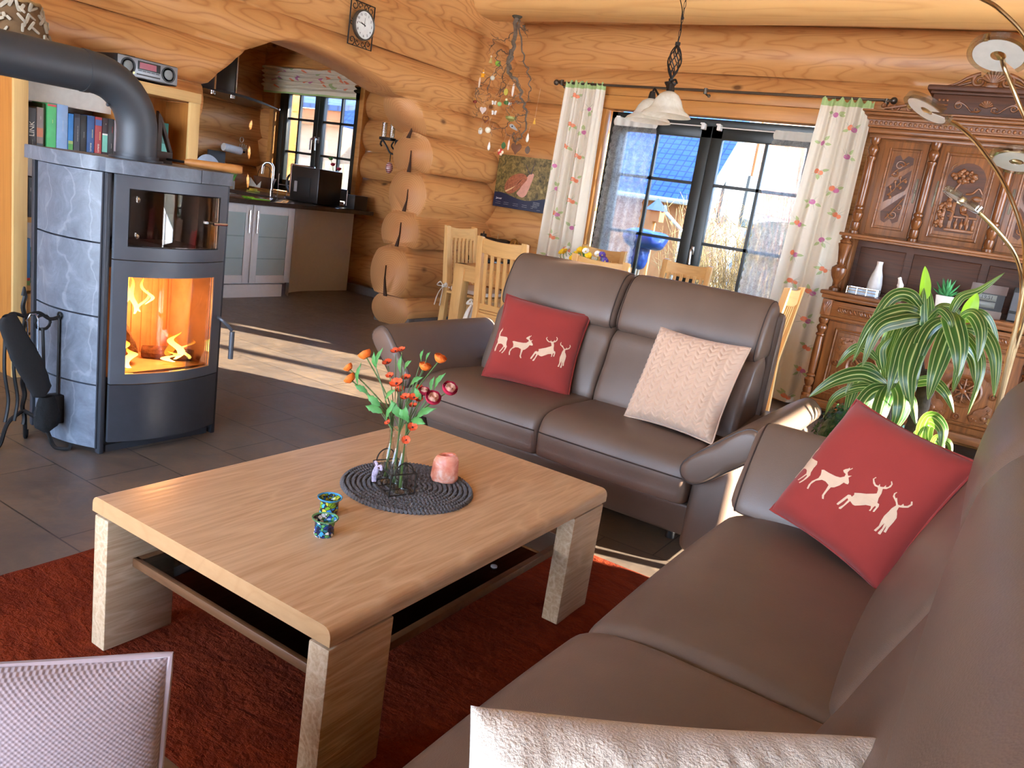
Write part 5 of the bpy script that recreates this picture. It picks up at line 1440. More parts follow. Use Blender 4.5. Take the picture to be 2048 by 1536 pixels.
# ---- wall calendar
cl = thing('wall_calendar', 'wall calendar with a snail photograph and dark blue foot on the log wall', 'calendar', (-4.36, 6.70, 1.45))
A, B = atY(1000, 309, 6.69), atY(1115, 320, 6.69)
D, E_ = atY(983, 411, 6.69), atY(1094, 428, 6.69)
X0, X1, ZT, ZB = (A.x + D.x) / 2, (B.x + E_.x) / 2, (A.z + B.z) / 2, (D.z + E_.z) / 2
Wd, Hd = X1 - X0, ZT - ZB
def forest():
    t = NT('snail_photo_ground'); v = t.coord(); n = t.noise(v, 22, 6, .7, 1.0)
    t.base(t.ramp(n, [(.3, lin((40, 36, 18))), (.45, lin((96, 84, 44))), (.6, lin((140, 118, 66))), (.75, lin((190, 170, 100)))])); t.set(Roughness=.4); return t.m
def CX(u, v): return (X0 + u * Wd, ZB + v * Hd)
MXZ = Matrix(((1, 0, 0, 0), (0, 0, -1, 6.705), (0, 1, 0, 0), (0, 0, 0, 1)))   # local z -> -Y
m = MB(); m.prism([CX(0, 0), CX(1, 0), CX(1, 1), CX(0, 1)], 0, .008, M=MXZ); m.build('sheet', forest(), cl)
wave = [CX(i / 20, .235 + .05 * math.cos(2 * PI * (i / 20 * 1.05 - .08))) for i in range(21)]
m = MB(); m.prism([CX(0, 0), CX(1, 0)] + wave[::-1], .008, .0086, M=MXZ); m.build('date_panel', plain('navy_print', (18, 28, 58), .4), cl)
sn = [plain('snail_body', (206, 150, 130), .5, var=.1), plain('snail_shell', (160, 92, 60), .5, var=.35, vscale=60), plain('snail_shell_band', (224, 190, 140), .5), plain('snail_horn', (70, 60, 64), .5)]
m = MB()
m.prism(smooth_poly([CX(.44, .38), CX(.40, .30), CX(.49, .235), CX(.56, .28), CX(.60, .40), CX(.65, .62), CX(.655, .70), CX(.615, .70), CX(.56, .66), CX(.50, .52)], 4), .0086, .0090, M=MXZ, mi=0)
m.prism(smooth_poly([CX(.20, .30), CX(.17, .40), CX(.20, .52), CX(.28, .62), CX(.40, .68), CX(.50, .67), CX(.55, .60), CX(.50, .50), CX(.42, .38), CX(.30, .28)], 4), .0086, .0091, M=MXZ, mi=1)
m.prism(smooth_poly([CX(.20, .33), CX(.36, .44), CX(.47, .58), CX(.45, .56), CX(.33, .40), CX(.22, .31)], 3), .0086, .0094, M=MXZ, mi=2)
for a, b in ((.58, .485), (.605, .64)):
    p, q = CX(a, .69), CX(b, .90 if b > .5 else .87); m.prism([(p[0] - .006, p[1]), (p[0] + .006, p[1]), (q[0] + .003, q[1]), (q[0] - .003, q[1])], .0086, .0093, M=MXZ, mi=3)
m.build('snail_print', sn, cl)
def wtxt(body, u, v, size, mt=M_white_print, align='LEFT'):
    x, z = CX(u, v); return txt('lettering', body, size, Matrix(((1, 0, 0, x), (0, 0, -1, 6.6955), (0, 1, 0, z), (0, 0, 0, 1))), mt, cl, .0003, align)
wtxt('Januar', .045, .165, .028); wtxt('2024', .17, .165, .013) if False else None
for u in (.045, .19, .36, .52, .68):
    wtxt('......................' if u < .6 else '..........', u, .105, .0125); wtxt('......................' if u < .6 else '..........', u, .07, .0125)
for k in range(6): wtxt('............................' if k < 4 else '....................', .71, .185 - .019 * k, .0125)
wtxt('..............', .79, .045, .0125)
m = MB(); x, z = CX(.945, .05); m.cyl(.013, .0086, .0094, 16, MXZ @ T(x, z, 0)); m.cyl(.006, .0094, .0098, 12, MXZ @ T(x, z, 0), mi=1); m.build('emblem', [plain('pale_yellow', (230, 214, 130), .5), plain('navy_dot', (40, 44, 60), .5)], cl)

# ---- curtains
def cloth_mat(name, c, transl=.25):
    t = NT(name); v = t.coord(); d = t.n('BsdfTranslucent'); d.inputs[0].default_value = rgba(c); mx = t.n('MixShader'); mx.inputs[0].default_value = transl
    t.base(t.ramp(t.noise(v, 30), [(.3, tuple(x * .96 for x in lin(c))), (.7, lin(c))])); t.set(Roughness=.9)
    t.l(t.b.outputs[0], mx.inputs[1]); t.l(d.outputs[0], mx.inputs[2]); t.l(mx.outputs[0], t.out.inputs[0]); return t.m
M_cur = cloth_mat('curtain_cotton', (238, 230, 212)); M_cgreen = cloth_mat('curtain_green_heading', (178, 206, 140))
M_cor = cloth_mat('print_orange', (244, 150, 112)); M_cpk = cloth_mat('print_pink', (214, 130, 176)); M_clf = cloth_mat('print_leaf', (188, 204, 146)); M_ctw = cloth_mat('print_twig', (196, 198, 176))
def curtain(name, label, xa, xb, z1, z0, y, folds, amp, seed, ya=0, drift=(0, 0)):
    t = thing(name, label, 'curtain', ((xa + xb) / 2, y, z0))
    rnd = random.Random(seed); ph = rnd.uniform(0, 6)
    def cf(u, v):          # v: 0 top, 1 bottom
        g = .25 + .75 * min(1, v * 3)
        s = math.sin(2 * PI * folds * u + ph + .6 * math.sin(3 * u + v * 1.5)); s2 = math.sin(2 * PI * (folds * 2.3) * u + ph * 2)
        yy = y - amp * (s * (.5 + .5 * min(1, v * 2)) + .35 * s2 * (1 - v)) - ya * v
        a, b = xa + drift[0] * v, xb + drift[1] * v
        xx = a + (b - a) * u + .012 * math.sin(2 * PI * folds * u * 1.0 + 1) * v
        zz = z1 + (z0 - z1) * v + (.018 * math.sin(2 * PI * folds * 2 * u) + .01 if v == 0 else 0)
        return Vector((xx, yy, zz))
    m = MB(); m.grid(cf, 90, 60)
    for f in m.bm.faces:
        if f.calc_center_median().z > z1 - .05: f.material_index = 1
    def decal(cu, cv, pts, mi):
        W = abs(xb - xa); H = abs(z1 - z0)
        b = tess([(cu + px / W, cv - pz / H) for px, pz in pts], .012)
        for v in b.verts:
            u_, v_ = min(.995, max(.005, v.co.x)), min(.99, max(.03, v.co.y))
            p = cf(u_, v_); e = .003
            nrm = (cf(u_ + e, v_) - cf(u_ - e, v_)).cross(cf(u_, v_ + e) - cf(u_, v_ - e))
            if nrm.y > 0: nrm = -nrm
            v.co = p + nrm.normalized() * .0025
        for f in b.faces: f.smooth = True
        m._merge(b, I4, mi)
    def circ(x, z, r): return [(x + r * math.cos(2 * PI * k / 12), z + r * math.sin(2 * PI * k / 12)) for k in range(12)]
    def lf(x, z, l, w, a):
        o = [(0, 0), (.25 * l, w), (.6 * l, w * .9), (l, 0), (.6 * l, -w * .9), (.25 * l, -w)]
        return [(x + p * math.cos(a) - q * math.sin(a), z + p * math.sin(a) + q * math.cos(a)) for p, q in o]
    n = 0
    rows = int((z1 - z0) / .21)
    for r in range(rows):
        for c in range(2):
            cu = (.22 + .5 * c + rnd.uniform(-.12, .12)); cv = (r + .6 + .45 * c + rnd.uniform(-.12, .12)) / (rows + .4)
            if cv > .98: continue
            kind = rnd.randint(0, 2); R_ = .019
            for k in range(5):
                a = rnd.uniform(0, 6.28); decal(cu, cv, lf(0, 0, rnd.uniform(.05, .085), .0016, a), 5)
            for k in range(rnd.randint(2, 3)): 
                a = rnd.uniform(0, 6.28); decal(cu, cv, lf(.022 * math.cos(a), .022 * math.sin(a), .045, .011, a + rnd.uniform(-.4, .4)), 4)
            if kind == 0: decal(cu, cv, circ(-.014, 0, R_), 2); decal(cu, cv, circ(.014, -.012, R_ * .9), 2)
            elif kind == 1: decal(cu, cv, circ(-.012, .008, R_ * 1.1), 2); decal(cu, cv, circ(.016, -.006, R_), 3)
            else: decal(cu, cv, circ(0, 0, R_), 3)
    m.build('cloth', [M_cur, M_cgreen, M_cor, M_cpk, M_clf, M_ctw], t, sharp=80)
    return t
curtain('floral_curtain', 'left cream curtain printed with fruit sprigs beside the terrace door', -3.92, -3.50, 2.385, .03, 6.575, 4, .03, 2, drift=(-.06, .02))
curtain('floral_curtain', 'right cream curtain printed with fruit sprigs beside the carved sideboard', -1.63, -1.25, 2.375, .03, 6.575, 3, .03, 8, drift=(-.10, .0))
M_rod = plain('pewter_rod', (96, 88, 78), .35, .8)
cr = thing('curtain_rod', 'long pewter curtain rod with ball ends above the terrace door', 'curtain rod', (-2.6, 6.58, 2.40))
m = MB(); m.tube([(-4.0, 6.585, 2.385), (-1.15, 6.585, 2.40)], .011, 10); m.build('rod', M_rod, cr)
for x in (-4.02, -1.13):
    m = MB(); m.ball((x, 6.585, 2.385 if x < -2 else 2.40), .026, 14, 10); m.tube([(x + (.03 if x < -2 else -.03), 6.585, 2.39), (x + (.05 if x < -2 else -.05), 6.585, 2.39)], .017, 10); m.build('finial', M_rod, cr)
for x in (-3.96, -2.58, -1.18):
    m = MB(); m.tube([(x, 6.585, 2.365), (x, 6.585, 2.41)], .016, 10); m.tube([(x, 6.585, 2.37), (x, 6.72, 2.36)], .008, 8); m.ball((x + .04, 6.575, 2.35), .014, 10, 8); m.build('bracket', M_rod, cr)
def lace_mat():
    t = NT('white_lace'); v = t.coord(); n = t.noise(v, 95, 3, .7, .8); n2 = t.noise(v, 22, 3, .6, .5)
    a = t.math('ADD', t.math('MULTIPLY', t.ramp(n, [(.42, (0, 0, 0)), (.58, (1, 1, 1))]), .14), t.math('MULTIPLY', t.ramp(n2, [(.46, (0, 0, 0)), (.54, (1, 1, 1))]), .10))
    a = t.math('ADD', a, .30)
    tr_ = t.n('BsdfTransparent'); d = t.n('BsdfTranslucent'); d.inputs[0].default_value = (.85, .86, .86, 1); df = t.n('BsdfDiffuse'); df.inputs[0].default_value = (.86, .86, .84, 1)
    m1 = t.n('MixShader'); m1.inputs[0].default_value = .75; t.l(df.outputs[0], m1.inputs[1]); t.l(d.outputs[0], m1.inputs[2])
    m2 = t.n('MixShader'); t.l(a, m2.inputs[0]); t.l(tr_.outputs[0], m2.inputs[1]); t.l(m1.outputs[0], m2.inputs[2]); t.l(m2.outputs[0], t.out.inputs[0]); return t.m
M_lace = lace_mat()
M_lace_top = cloth_mat('lace_heading', (226, 224, 214), .3)
def lace(label, xa, xb, side):
    t = thing('lace_curtain', label, 'curtain', ((xa + xb) / 2, 6.73, .3))
    z1, z0 = 2.145, .30
    def cf(u, v):
        s = math.sin(2 * PI * 4.5 * u + .8 * math.sin(2 * v + u * 3))
        sc_ = .012 * abs(math.sin(PI * 26 * v)) 
        x = xa + (xb - xa) * u
        if u == 0: x -= sc_
        if u == 1: x += sc_
        return Vector((x + .02 * side * v, 6.725 - .018 * s * (.3 + .7 * v), z1 + (z0 - z1) * v))
    m = MB(); m.grid(cf, 60, 104)
    for f in m.bm.faces:
        if f.calc_center_median().z > z1 - .075: f.material_index = 1
    m.build('lace', [M_lace, M_lace_top], t, sharp=80)
lace('white lace curtain hanging on the left leaf of the terrace door', -3.43, -3.02, -1)
lace('white lace curtain hanging on the right leaf of the terrace door', -1.98, -1.58, -1)
for xa, xb, w in ((-3.40, -2.60, 'left'), (-2.46, -1.66, 'right')):
    t = thing('lace_rod', 'thin white rod on the %s leaf of the terrace door' % w, 'curtain rod', ((xa + xb) / 2, 6.74, 2.13))
    m = MB(); m.tube([(xa, 6.735, 2.13), (xb, 6.735, 2.13)], .005, 8); m.build('rod', plain('white_rod_' + w, (232, 232, 228), .4), t)
    for x in (xa, xb): m = MB(); m.box(x - .015, x + .015, 6.725, 6.79, 2.105, 2.155, .004); m.box(x - .025, x + .01, 6.725, 6.74, 2.145, 2.158, .002); m.build('clip', plain('white_clip', (236, 236, 232), .4), t)
# roman blind is built with the kitchen

# ---- pendant lamp
M_bronze = plain('black_bronze', (44, 38, 34), .45, .6, bump=.2, bscale=120)
def milk():
    t = NT('alabaster_glass'); v = t.coord(); n = t.noise(v, 14, 3, .6, 1.5)
    t.base(t.ramp(n, [(.35, lin((226, 222, 206))), (.65, lin((244, 242, 232)))])); t.set(Roughness=.25, Subsurface_Weight=.4, Subsurface_Radius=(.05, .05, .05)); 
    d = t.n('BsdfTranslucent'); d.inputs[0].default_value = rgba((240, 236, 222)); mx = t.n('MixShader'); mx.inputs[0].default_value = .35; t.l(t.b.outputs[0], mx.inputs[1]); t.l(d.outputs[0], mx.inputs[2]); t.l(mx.outputs[0], t.out.inputs[0]); return t.m
M_milk = milk()
pl = thing('pendant_lamp', 'black iron chandelier with two white glass shades over the dining table', 'lamp', (-2.33, 5.30, 2.10))
px_, py_ = -2.335, 5.30
m = MB()
for k in range(6):
    m.tube([(px_ + .045 * math.sin(PI * (i / 24) ** .9) * math.cos(2 * PI * k / 6 + i / 24 * PI) + 0, py_ + .045 * math.sin(PI * (i / 24) ** .9) * math.sin(2 * PI * k / 6 + i / 24 * PI), 2.462 - .23 * i / 24) for i in range(25)], .0045, 6)
    m.tube([(px_ + .045 * math.sin(PI * (i / 24) ** .9) * math.cos(2 * PI * k / 6 - i / 24 * PI), py_ + .045 * math.sin(PI * (i / 24) ** .9) * math.sin(2 * PI * k / 6 - i / 24 * PI), 2.462 - .23 * i / 24) for i in range(25)], .0035, 6)
m.cyl(.017, 2.455, 2.475, 14, T(px_, py_, 0)); m.build('twisted_cage', M_bronze, pl)
m = MB(); m.lathe([(0, 2.13), (.014, 2.135), (.012, 2.16), (.028, 2.175), (.026, 2.19), (.038, 2.205), (.042, 2.215), (.014, 2.225), (.018, 2.24)], 20, T(px_, py_, 0)); m.build('hub', M_bronze, pl)
m = MB()
for i in range(13):
    z = 2.485 + i * .045
    if z > 3.02: break
    m.tube([(px_ + (.007 * math.cos(a) if i % 2 else 0), py_ + (0 if i % 2 else .007 * math.cos(a)), z + .025 * math.sin(a)) for a in [2 * PI * k / 12 for k in range(12)]], .0022, 5, closed=True)
m.build('chain', M_bronze, pl)
m = MB(); m.tube(bez([(px_, py_, 2.47), (px_ + .008, py_ - .005, 2.55), (px_ - .004, py_ - .006, 2.62), (px_ - .012, py_, 2.68), (px_ - .05, py_, 2.78), (px_ - .03, py_, 2.9), (px_, py_, 3.05)], 6), .0035, 6); m.ball((px_ + .004, py_ - .008, 2.625), .011, 10, 8); m.build('cable', M_bronze, pl)
m = MB(); m.lathe([(0, 3.0), (.05, 3.02), (.06, 3.06)], 20, T(px_, py_, 0)); m.build('ceiling_cup', M_bronze, pl)
for dx, dy, dz in ((-.165, .10, -.02), (.115, -.245, -.02)):
    sx, sy = px_ + dx, py_ + dy
    m = MB(); m.tube(bez([(px_ + dx * .1, py_ + dy * .1, 2.145), (px_ + dx * .4, py_ + dy * .4, 2.115), (px_ + dx * .7, py_ + dy * .7, 2.155), (px_ + dx * .92, py_ + dy * .92, 2.185), (sx, sy, 2.165)], 6), .008, 8)
    if dx > 0: m.tube(bez([(px_ + dx * .92, py_ + dy * .92, 2.185), (sx + .03, sy - .02, 2.19), (sx + .05, sy - .03, 2.165)], 5), .007, 8)
    ar = m.build('arm', M_bronze, pl)
    m = MB(); m.lathe([(.028, 2.115), (.024, 2.14), (.020, 2.165), (.008, 2.172)], 16, T(sx, sy, 0)); m.build('socket_cap', M_bronze, ar)
    m = MB(); m.lathe([(.163, 1.967), (.150, 1.985), (.118, 2.005), (.100, 2.03), (.086, 2.065), (.060, 2.10), (.030, 2.118), (.02, 2.12), (.02, 2.117), (.028, 2.114), (.056, 2.096), (.082, 2.061), (.096, 2.026), (.115, 2.0), (.148, 1.98), (.163, 1.967)], 40, T(sx, sy, 0), caps=False); m.build('glass_shade', M_milk, ar, sharp=60)
    m = MB(); m.lathe([(0, 1.985), (.022, 1.995), (.028, 2.015), (.022, 2.045), (.013, 2.07), (.013, 2.1)], 18, T(sx, sy, 0)); m.build('bulb', plain('frosted_bulb', (240, 238, 228), .3), ar)

# ---- arc floor lamp
M_brass = plain('satin_brass', (188, 168, 128), .28, 1.0)
M_acryl = clear_glass('clear_acrylic', (236, 234, 226))
M_ledface = plain('led_reflector', (214, 210, 200), .35, .2)
al = thing('arc_floor_lamp', 'brass arc floor lamp with five glass disc heads behind the corner sofa', 'floor lamp', (.05, 3.1, 0))
YL = 3.10
m = MB(); m.cyl(.15, 0, .02, 40, T(.06, YL + .05, 0)); m.build('base', M_brass, al)
base = Vector((.06, YL + .05, .02)); t1 = atY(1990, 850, YL); t2 = atY(2011, 770, YL)
m = MB(); m.tube([base, atY(1962, 980, YL), atY(1987, 850, YL)], [.030, .026, .016], 16); m.tube([atY(1986, 852, YL), atY(1989, 840, YL)], .019, 16); m.build('pole', M_brass, al)
m = MB(); q = atY(1978, 866, YL); m.tube([q + Vector((-.012, -.018, 0)), q + Vector((.03, -.02, .002))], .010, 12); m.build('dimmer_knob', M_brass, al)
def arc_arm(pts, head, hr, axis, label, slot):
    P = [atY(x, y, Y) for x, y, Y in pts]
    m = MB(); m.tube(bez(P, 10), .0065, 10); a = m.build('arm', M_brass, al)
    c = atY(*head); dv = _ray(head[0], head[1]).normalized(); rv_ = (_rt - dv * _rt.dot(dv)).normalized(); uv_ = rv_.cross(dv).normalized(); ax = (rv_ * axis[0] + uv_ * axis[1] - dv * axis[2]).normalized(); q = Matrix.Translation(c) @ ax.to_track_quat('Z', 'Y').to_matrix().to_4x4() @ Matrix.Rotation(slot, 4, 'Z')
    n = 40; gap = .22
    def ring(r0, r1, z0, z1, mb, mi=0):
        def f(u, v):
            an = gap + u * (2 * PI - 2 * gap); k = int(round(v * 4)); r, z = [(r0, z0), (r1, z0), (r1, z1), (r0, z1), (r0, z0)][k]
            return (r * math.cos(an), r * math.sin(an), z)
        vs = mb.grid(f, n, 4, M=q, mi=mi)
        mb.cap(vs[0][:4], mi); mb.cap(vs[-1][:4], mi)
    m = MB(); ring(hr * .84, hr, -.009, .009, m); ring(hr * .2, hr * .84, -.004, .006, m); m.build('disc', M_acryl, a, sharp=30)
    m = MB(); ring(hr * .25, hr * .82, .0062, .0072, m); m.build('reflector', M_ledface, a, sharp=30)
    m = MB(); m.box(-hr * .18, hr * .2, -.008, .008, -.008, .010, .003, M=q); m.box(-hr * .97, -hr * .82, -.008, .008, -.011, .011, .003, M=q); m.build('led_mount', M_brass, a)
pole_top = (1989, 845, YL)
arc_arm([pole_top, (2016, 720, YL), (2040, 620, YL), (2050, 540, YL), (2043, 460, YL - .05), (2010, 370, YL - .1), (1965, 300, YL - .2), (1925, 258, YL - .25), (1893, 238, YL - .3)], (1856, 218, YL - .32), .078, (-.50, -.82, .30), '', R(-30))
arc_arm([pole_top, (2014, 720, YL), (2034, 640, YL), (2044, 570, YL), (2030, 510, YL - .05), (1995, 462, YL - .15), (1956, 423, YL - .25)], (1926, 400, YL - .28), .066, (-.55, -.82, .10), '', R(0))
arc_arm([pole_top, (2020, 720, YL + .02), (2052, 600, YL + .02), (2082, 440, YL), (2072, 300, YL - .05), (2035, 200, YL - .1), (2010, 140, YL - .1), (2004, 118, YL - .12)], (1998, 108, YL - .12), .090, (-.16, -.78, .60), '', R(-70))
arc_arm([pole_top, (2022, 720, YL + .03), (2056, 610, YL), (2090, 480, YL), (2098, 390, YL - .05), (2075, 340, YL - .1), (2050, 325, YL - .12)], (2034, 320, YL - .12), .080, (-.14, -.88, .42), '', R(-20))
arc_arm([pole_top, (2024, 720, YL + .04), (2062, 600, YL + .04), (2120, 400, YL), (2120, 240, YL), (2060, 90, YL - .05), (2000, 20, YL - .1), (1958, -6, YL - .15), (1900, -40, YL - .2)], (1870, -52, YL - .2), .078, (-.3, -.8, .4), '', R(-30))
# ---- carved sideboard
def dark_oak(name, axis, l=(150, 96, 52), d=(84, 48, 24), rough=.32):
    return wood(name, l, d, axis, freq=8, along=.7, across=7, contrast=.55, fine=.45, rough=rough, bump=.12)
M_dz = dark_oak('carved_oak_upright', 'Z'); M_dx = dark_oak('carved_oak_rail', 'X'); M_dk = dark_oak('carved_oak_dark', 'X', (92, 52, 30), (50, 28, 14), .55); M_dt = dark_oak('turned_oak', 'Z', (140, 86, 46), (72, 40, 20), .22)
M_carve = plain('carved_relief', (128, 80, 44), .35, var=.25, vscale=40)
M_iron_p = plain('old_iron_plate', (104, 96, 80), .45, .7)
sb = thing('carved_sideboard', 'tall dark oak sideboard with carved doors, turned columns and crest', 'sideboard', (-.52, 6.5, 0))
SX0, SX1 = -1.235, .195; SC = -.52
YB, YL_, YU = 6.735, 6.33, 6.47
def sbx(name, x0, x1, y0, y1, z0, z1, mt=None, bev=.004, parent=None):
    m = MB(); m.box(x0, x1, y0, y1, z0, z1, bev); return m.build(name, mt or M_dx, parent or sb)
def spiral(cx, cz, r, a0, turns, dr=1, y=0, k0=.12, n=26):
    return [(cx + r * (1 - (1 - k0) * i / n) * math.cos(a0 + dr * turns * 2 * PI * i / n), y, cz + r * (1 - (1 - k0) * i / n) * math.sin(a0 + dr * turns * 2 * PI * i / n)) for i in range(n + 1)]
def frame_prof(mb, x0, x1, z0, z1, y, w=.02, d=.012):
    """raised moulding rectangle on a front face at y"""
    mb.tube([(x0, y, z0), (x1, y, z0), (x1, y, z1), (x0, y, z1)], w / 2, 8, closed=True, flat=1)
sbx('plinth', SX0 + .0, SX1, YL_ - .02, YB, .10, .165, M_dx, .008)
for x in (SX0 + .04, SX1 - .11):
    for y in (YL_, YB - .1): sbx('foot', x, x + .07, y, y + .07, 0, .10, M_dz)
sbx('lower_body', SX0 + .03, SX1 - .03, YL_ + .005, YB, .165, .90, M_dz)
m = MB()
m.box(SX0 - .03, SX1 + .03, YL_ - .055, YB, .955, .985, .010); m.box(SX0 - .015, SX1 + .015, YL_ - .035, YB, .925, .957, .008); m.build('ledge', M_dx, sb)
m = MB(); m.box(SX0 + .07, SX1 - .07, YL_ - .012, YL_ + .02, .80, .915, .004); m.box(SX0 + .005, SX1 - .005, YL_ - .02, YL_ + .02, .775, .80, .006); m.build('drawer_front', M_dx, sb)
for (a, b) in ((SX0 + .12, SC - .05), (SC + .05, SX1 - .12)):
    m = MB()
    m.tube([(a + (b - a) * i / 90, YL_ - .018 + .007 * math.cos(i * 1.1), .855 + .009 * math.sin(i * 1.1)) for i in range(91)], .009, 6); m.tube([(a + (b - a) * i / 90, YL_ - .018 - .007 * math.cos(i * 1.1), .855 - .009 * math.sin(i * 1.1)) for i in range(91)], .009, 6)
    m.tube([(a, YL_ - .014, .883), (b, YL_ - .014, .883)], .006, 6); m.tube([(a, YL_ - .014, .827), (b, YL_ - .014, .827)], .006, 6); m.build('rope_carving', M_carve, sb)
for x in (SX0 + .035, SX1 - .035):
    m = MB(); m.box(x - .035, x + .035, YL_ - .03, YL_ + .03, .80, .92, .004)
    for k in range(-2, 3): m.tube(bez([(x, YL_ - .032, .815), (x + k * .008, YL_ - .042, .86), (x + k * .014, YL_ - .036, .90 - abs(k) * .008)], 5), .007, 6)
    m.build('acanthus_block', M_carve, sb)
def turned(name, x, y, z0, z1, r, kind='col', parent=None):
    H = z1 - z0
    if kind == 'col':
        pr = [(1.1, 0), (1.15, .03), (.85, .045), (1.0, .06), (1.0, .12), (.7, .135), (.9, .15), (1.15, .19), (1.2, .215), (.75, .25), (1.1, .265), (1.1, .28), (.75, .30), (.86, .32), (.95, .55), (.80, .77), (1.05, .79), (1.05, .805), (.7, .82), (.85, .84), (1.2, .875), (1.15, .90), (.7, .93), (1.0, .95), (1.15, .98), (1.15, 1.0)]
    else:
        pr = [(1.0, 0), (1.0, .05), (.6, .08), (.45, .12), (.6, .17), (1.1, .26), (1.35, .36), (1.3, .42), (.95, .45), (.6, .48), (.7, .50), (.62, .53), (.75, .62), (1.0, .78), (1.15, .84), (1.2, .86), (.9, .88), (1.05, .91), (.7, .94), (1.0, .97), (1.0, 1.0)]
    m = MB(); m.lathe([(r * a, z0 + H * b) for a, b in pr], 22, T(x, y, 0))
    m.build(name, M_dt, parent or sb, sharp=30)
for x in (SX0 + .035, SX1 - .035): turned('lower_column', x, YL_ - .005, .165, .775, .032)
# lower doors
for dx in (-.86, -.18):
    x0, x1, z0, z1 = dx - .30, dx + .30, .175, .765
    m = MB(); m.box(x0, x1, YL_ - .012, YL_ + .01, z0, z1, .004); d = m.build('lower_door', M_dz, sb)
    m = MB(); frame_prof(m, x0 + .065, x1 - .065, z0 + .05, z1 - .05, YL_ - .014, .022); frame_prof(m, x0 + .085, x1 - .085, z0 + .07, z1 - .07, YL_ - .010, .012); m.build('panel_moulding', M_dx, d)
    cz = .465
    m = MB(); q = Matrix(((1, 0, 0, dx), (0, 0, -1, YL_ - .012), (0, 1, 0, cz), (0, 0, 0, 1)))
    m.lathe([(.112, 0), (.118, .014), (.106, .020), (.094, .012), (.088, .004), (.0, .002)], 40, q, caps=False)
    for k in range(4):
        a = PI / 2 * k + PI / 4
        for s in (-1, 1):
            sp_pts = [(p[0], YL_ - .022, p[2]) for p in spiral(dx + .058 * math.cos(a + s * .45), cz + .058 * math.sin(a + s * .45), .025, a, .9, s)]
            m.tube(sp_pts, .005, 6)
        m.tube(bez([(dx, YL_ - .024, cz), (dx + .045 * math.cos(a), YL_ - .028, cz + .045 * math.sin(a)), (dx + .085 * math.cos(a), YL_ - .02, cz + .085 * math.sin(a))], 5), [.004, .006, .008, .010, .010, .009, .008, .007, .006, .004, .003], 6)
        a2 = PI / 2 * k
        m.tube(bez([(dx, YL_ - .024, cz), (dx + .05 * math.cos(a2), YL_ - .026, cz + .05 * math.sin(a2)), (dx + .088 * math.cos(a2), YL_ - .018, cz + .088 * math.sin(a2))], 5), .006, 6)
    m.ball((dx, YL_ - .026, cz), (.02, .012, .02), 14, 8); m.build('rosette', M_carve, d, sharp=60)
    for k in range(4):
        a = PI / 2 * k; bx_, bz_ = dx + .185 * math.cos(a), cz + .185 * math.sin(a)
        m = MB(); q = Matrix(((1, 0, 0, bx_), (0, 0, -1, YL_ - .012), (0, 1, 0, bz_), (0, 0, 0, 1))); m.lathe([(.024, 0), (.026, .006), (.019, .008), (.016, .003), (.009, .003), (.007, .009), (0, .011)], 20, q, caps=False); m.build('boss', M_dt, d)
        sx_, sz_ = (1 if k in (0, 3) else -1), (1 if k in (0, 1) else -1)
        def C(u, v): return (dx + sx_ * u, cz + sz_ * v)
        pl_ = [C(.20, .20), C(.20, .085), C(.165, .065), C(.150, .095)] + [C(.155 * math.cos(R(t)), .155 * math.sin(R(t))) for t in (38, 45, 52)] + [C(.095, .150), C(.065, .165), C(.085, .20)]
        m = MB(); q = Matrix(((1, 0, 0, 0), (0, 0, -1, YL_ - .012), (0, 1, 0, 0), (0, 0, 0, 1))); m.prism(pl_, 0, .006, M=q, bev=.002)
        for (u, v, r_) in ((.16, .16, .018), (.185, .12, .007), (.12, .185, .007), (.185, .185, .008), (.175, .10, .006), (.10, .175, .006)):
            c_ = C(u, v); m.ball((c_[0], YL_ - .019, c_[1]), (r_, .006, r_), 10, 6)
        for (u, v) in ((.188, .095), (.095, .188), (.19, .15), (.15, .19)):
            c_ = C(u, v); c0_ = C(.16, .16); m.tube([(c0_[0], YL_ - .018, c0_[1]), (c_[0], YL_ - .018, c_[1])], .0035, 5)
        m.build('corner_carving', M_carve, d, sharp=50)
    kx = dx + .275 * (1 if dx < -.5 else -1)
    m = MB(); m.box(kx - .008, kx + .008, YL_ - .016, YL_ - .011, .42, .53, .002); m.ball((kx, YL_ - .018, .475), (.006, .004, .01), 8, 6); m.build('lock_plate', M_iron_p, d)
# niche
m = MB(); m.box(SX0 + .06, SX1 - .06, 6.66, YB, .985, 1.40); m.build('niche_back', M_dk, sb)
for (a, b) in ((SX0 + .12, -.80), (-.74, -.30), (-.24, SX1 - .12)):
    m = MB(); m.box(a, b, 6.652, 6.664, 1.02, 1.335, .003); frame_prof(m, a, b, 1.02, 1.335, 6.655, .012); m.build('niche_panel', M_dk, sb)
for x in (SX0 + .06, SX1 - .085): sbx('niche_side', x, x + .025, YU + .04, YB, .985, 1.40, M_dz)
for x in (SX0 + .045, SX1 - .045): turned('baluster', x, 6.40, .985, 1.395, .042, 'vase')
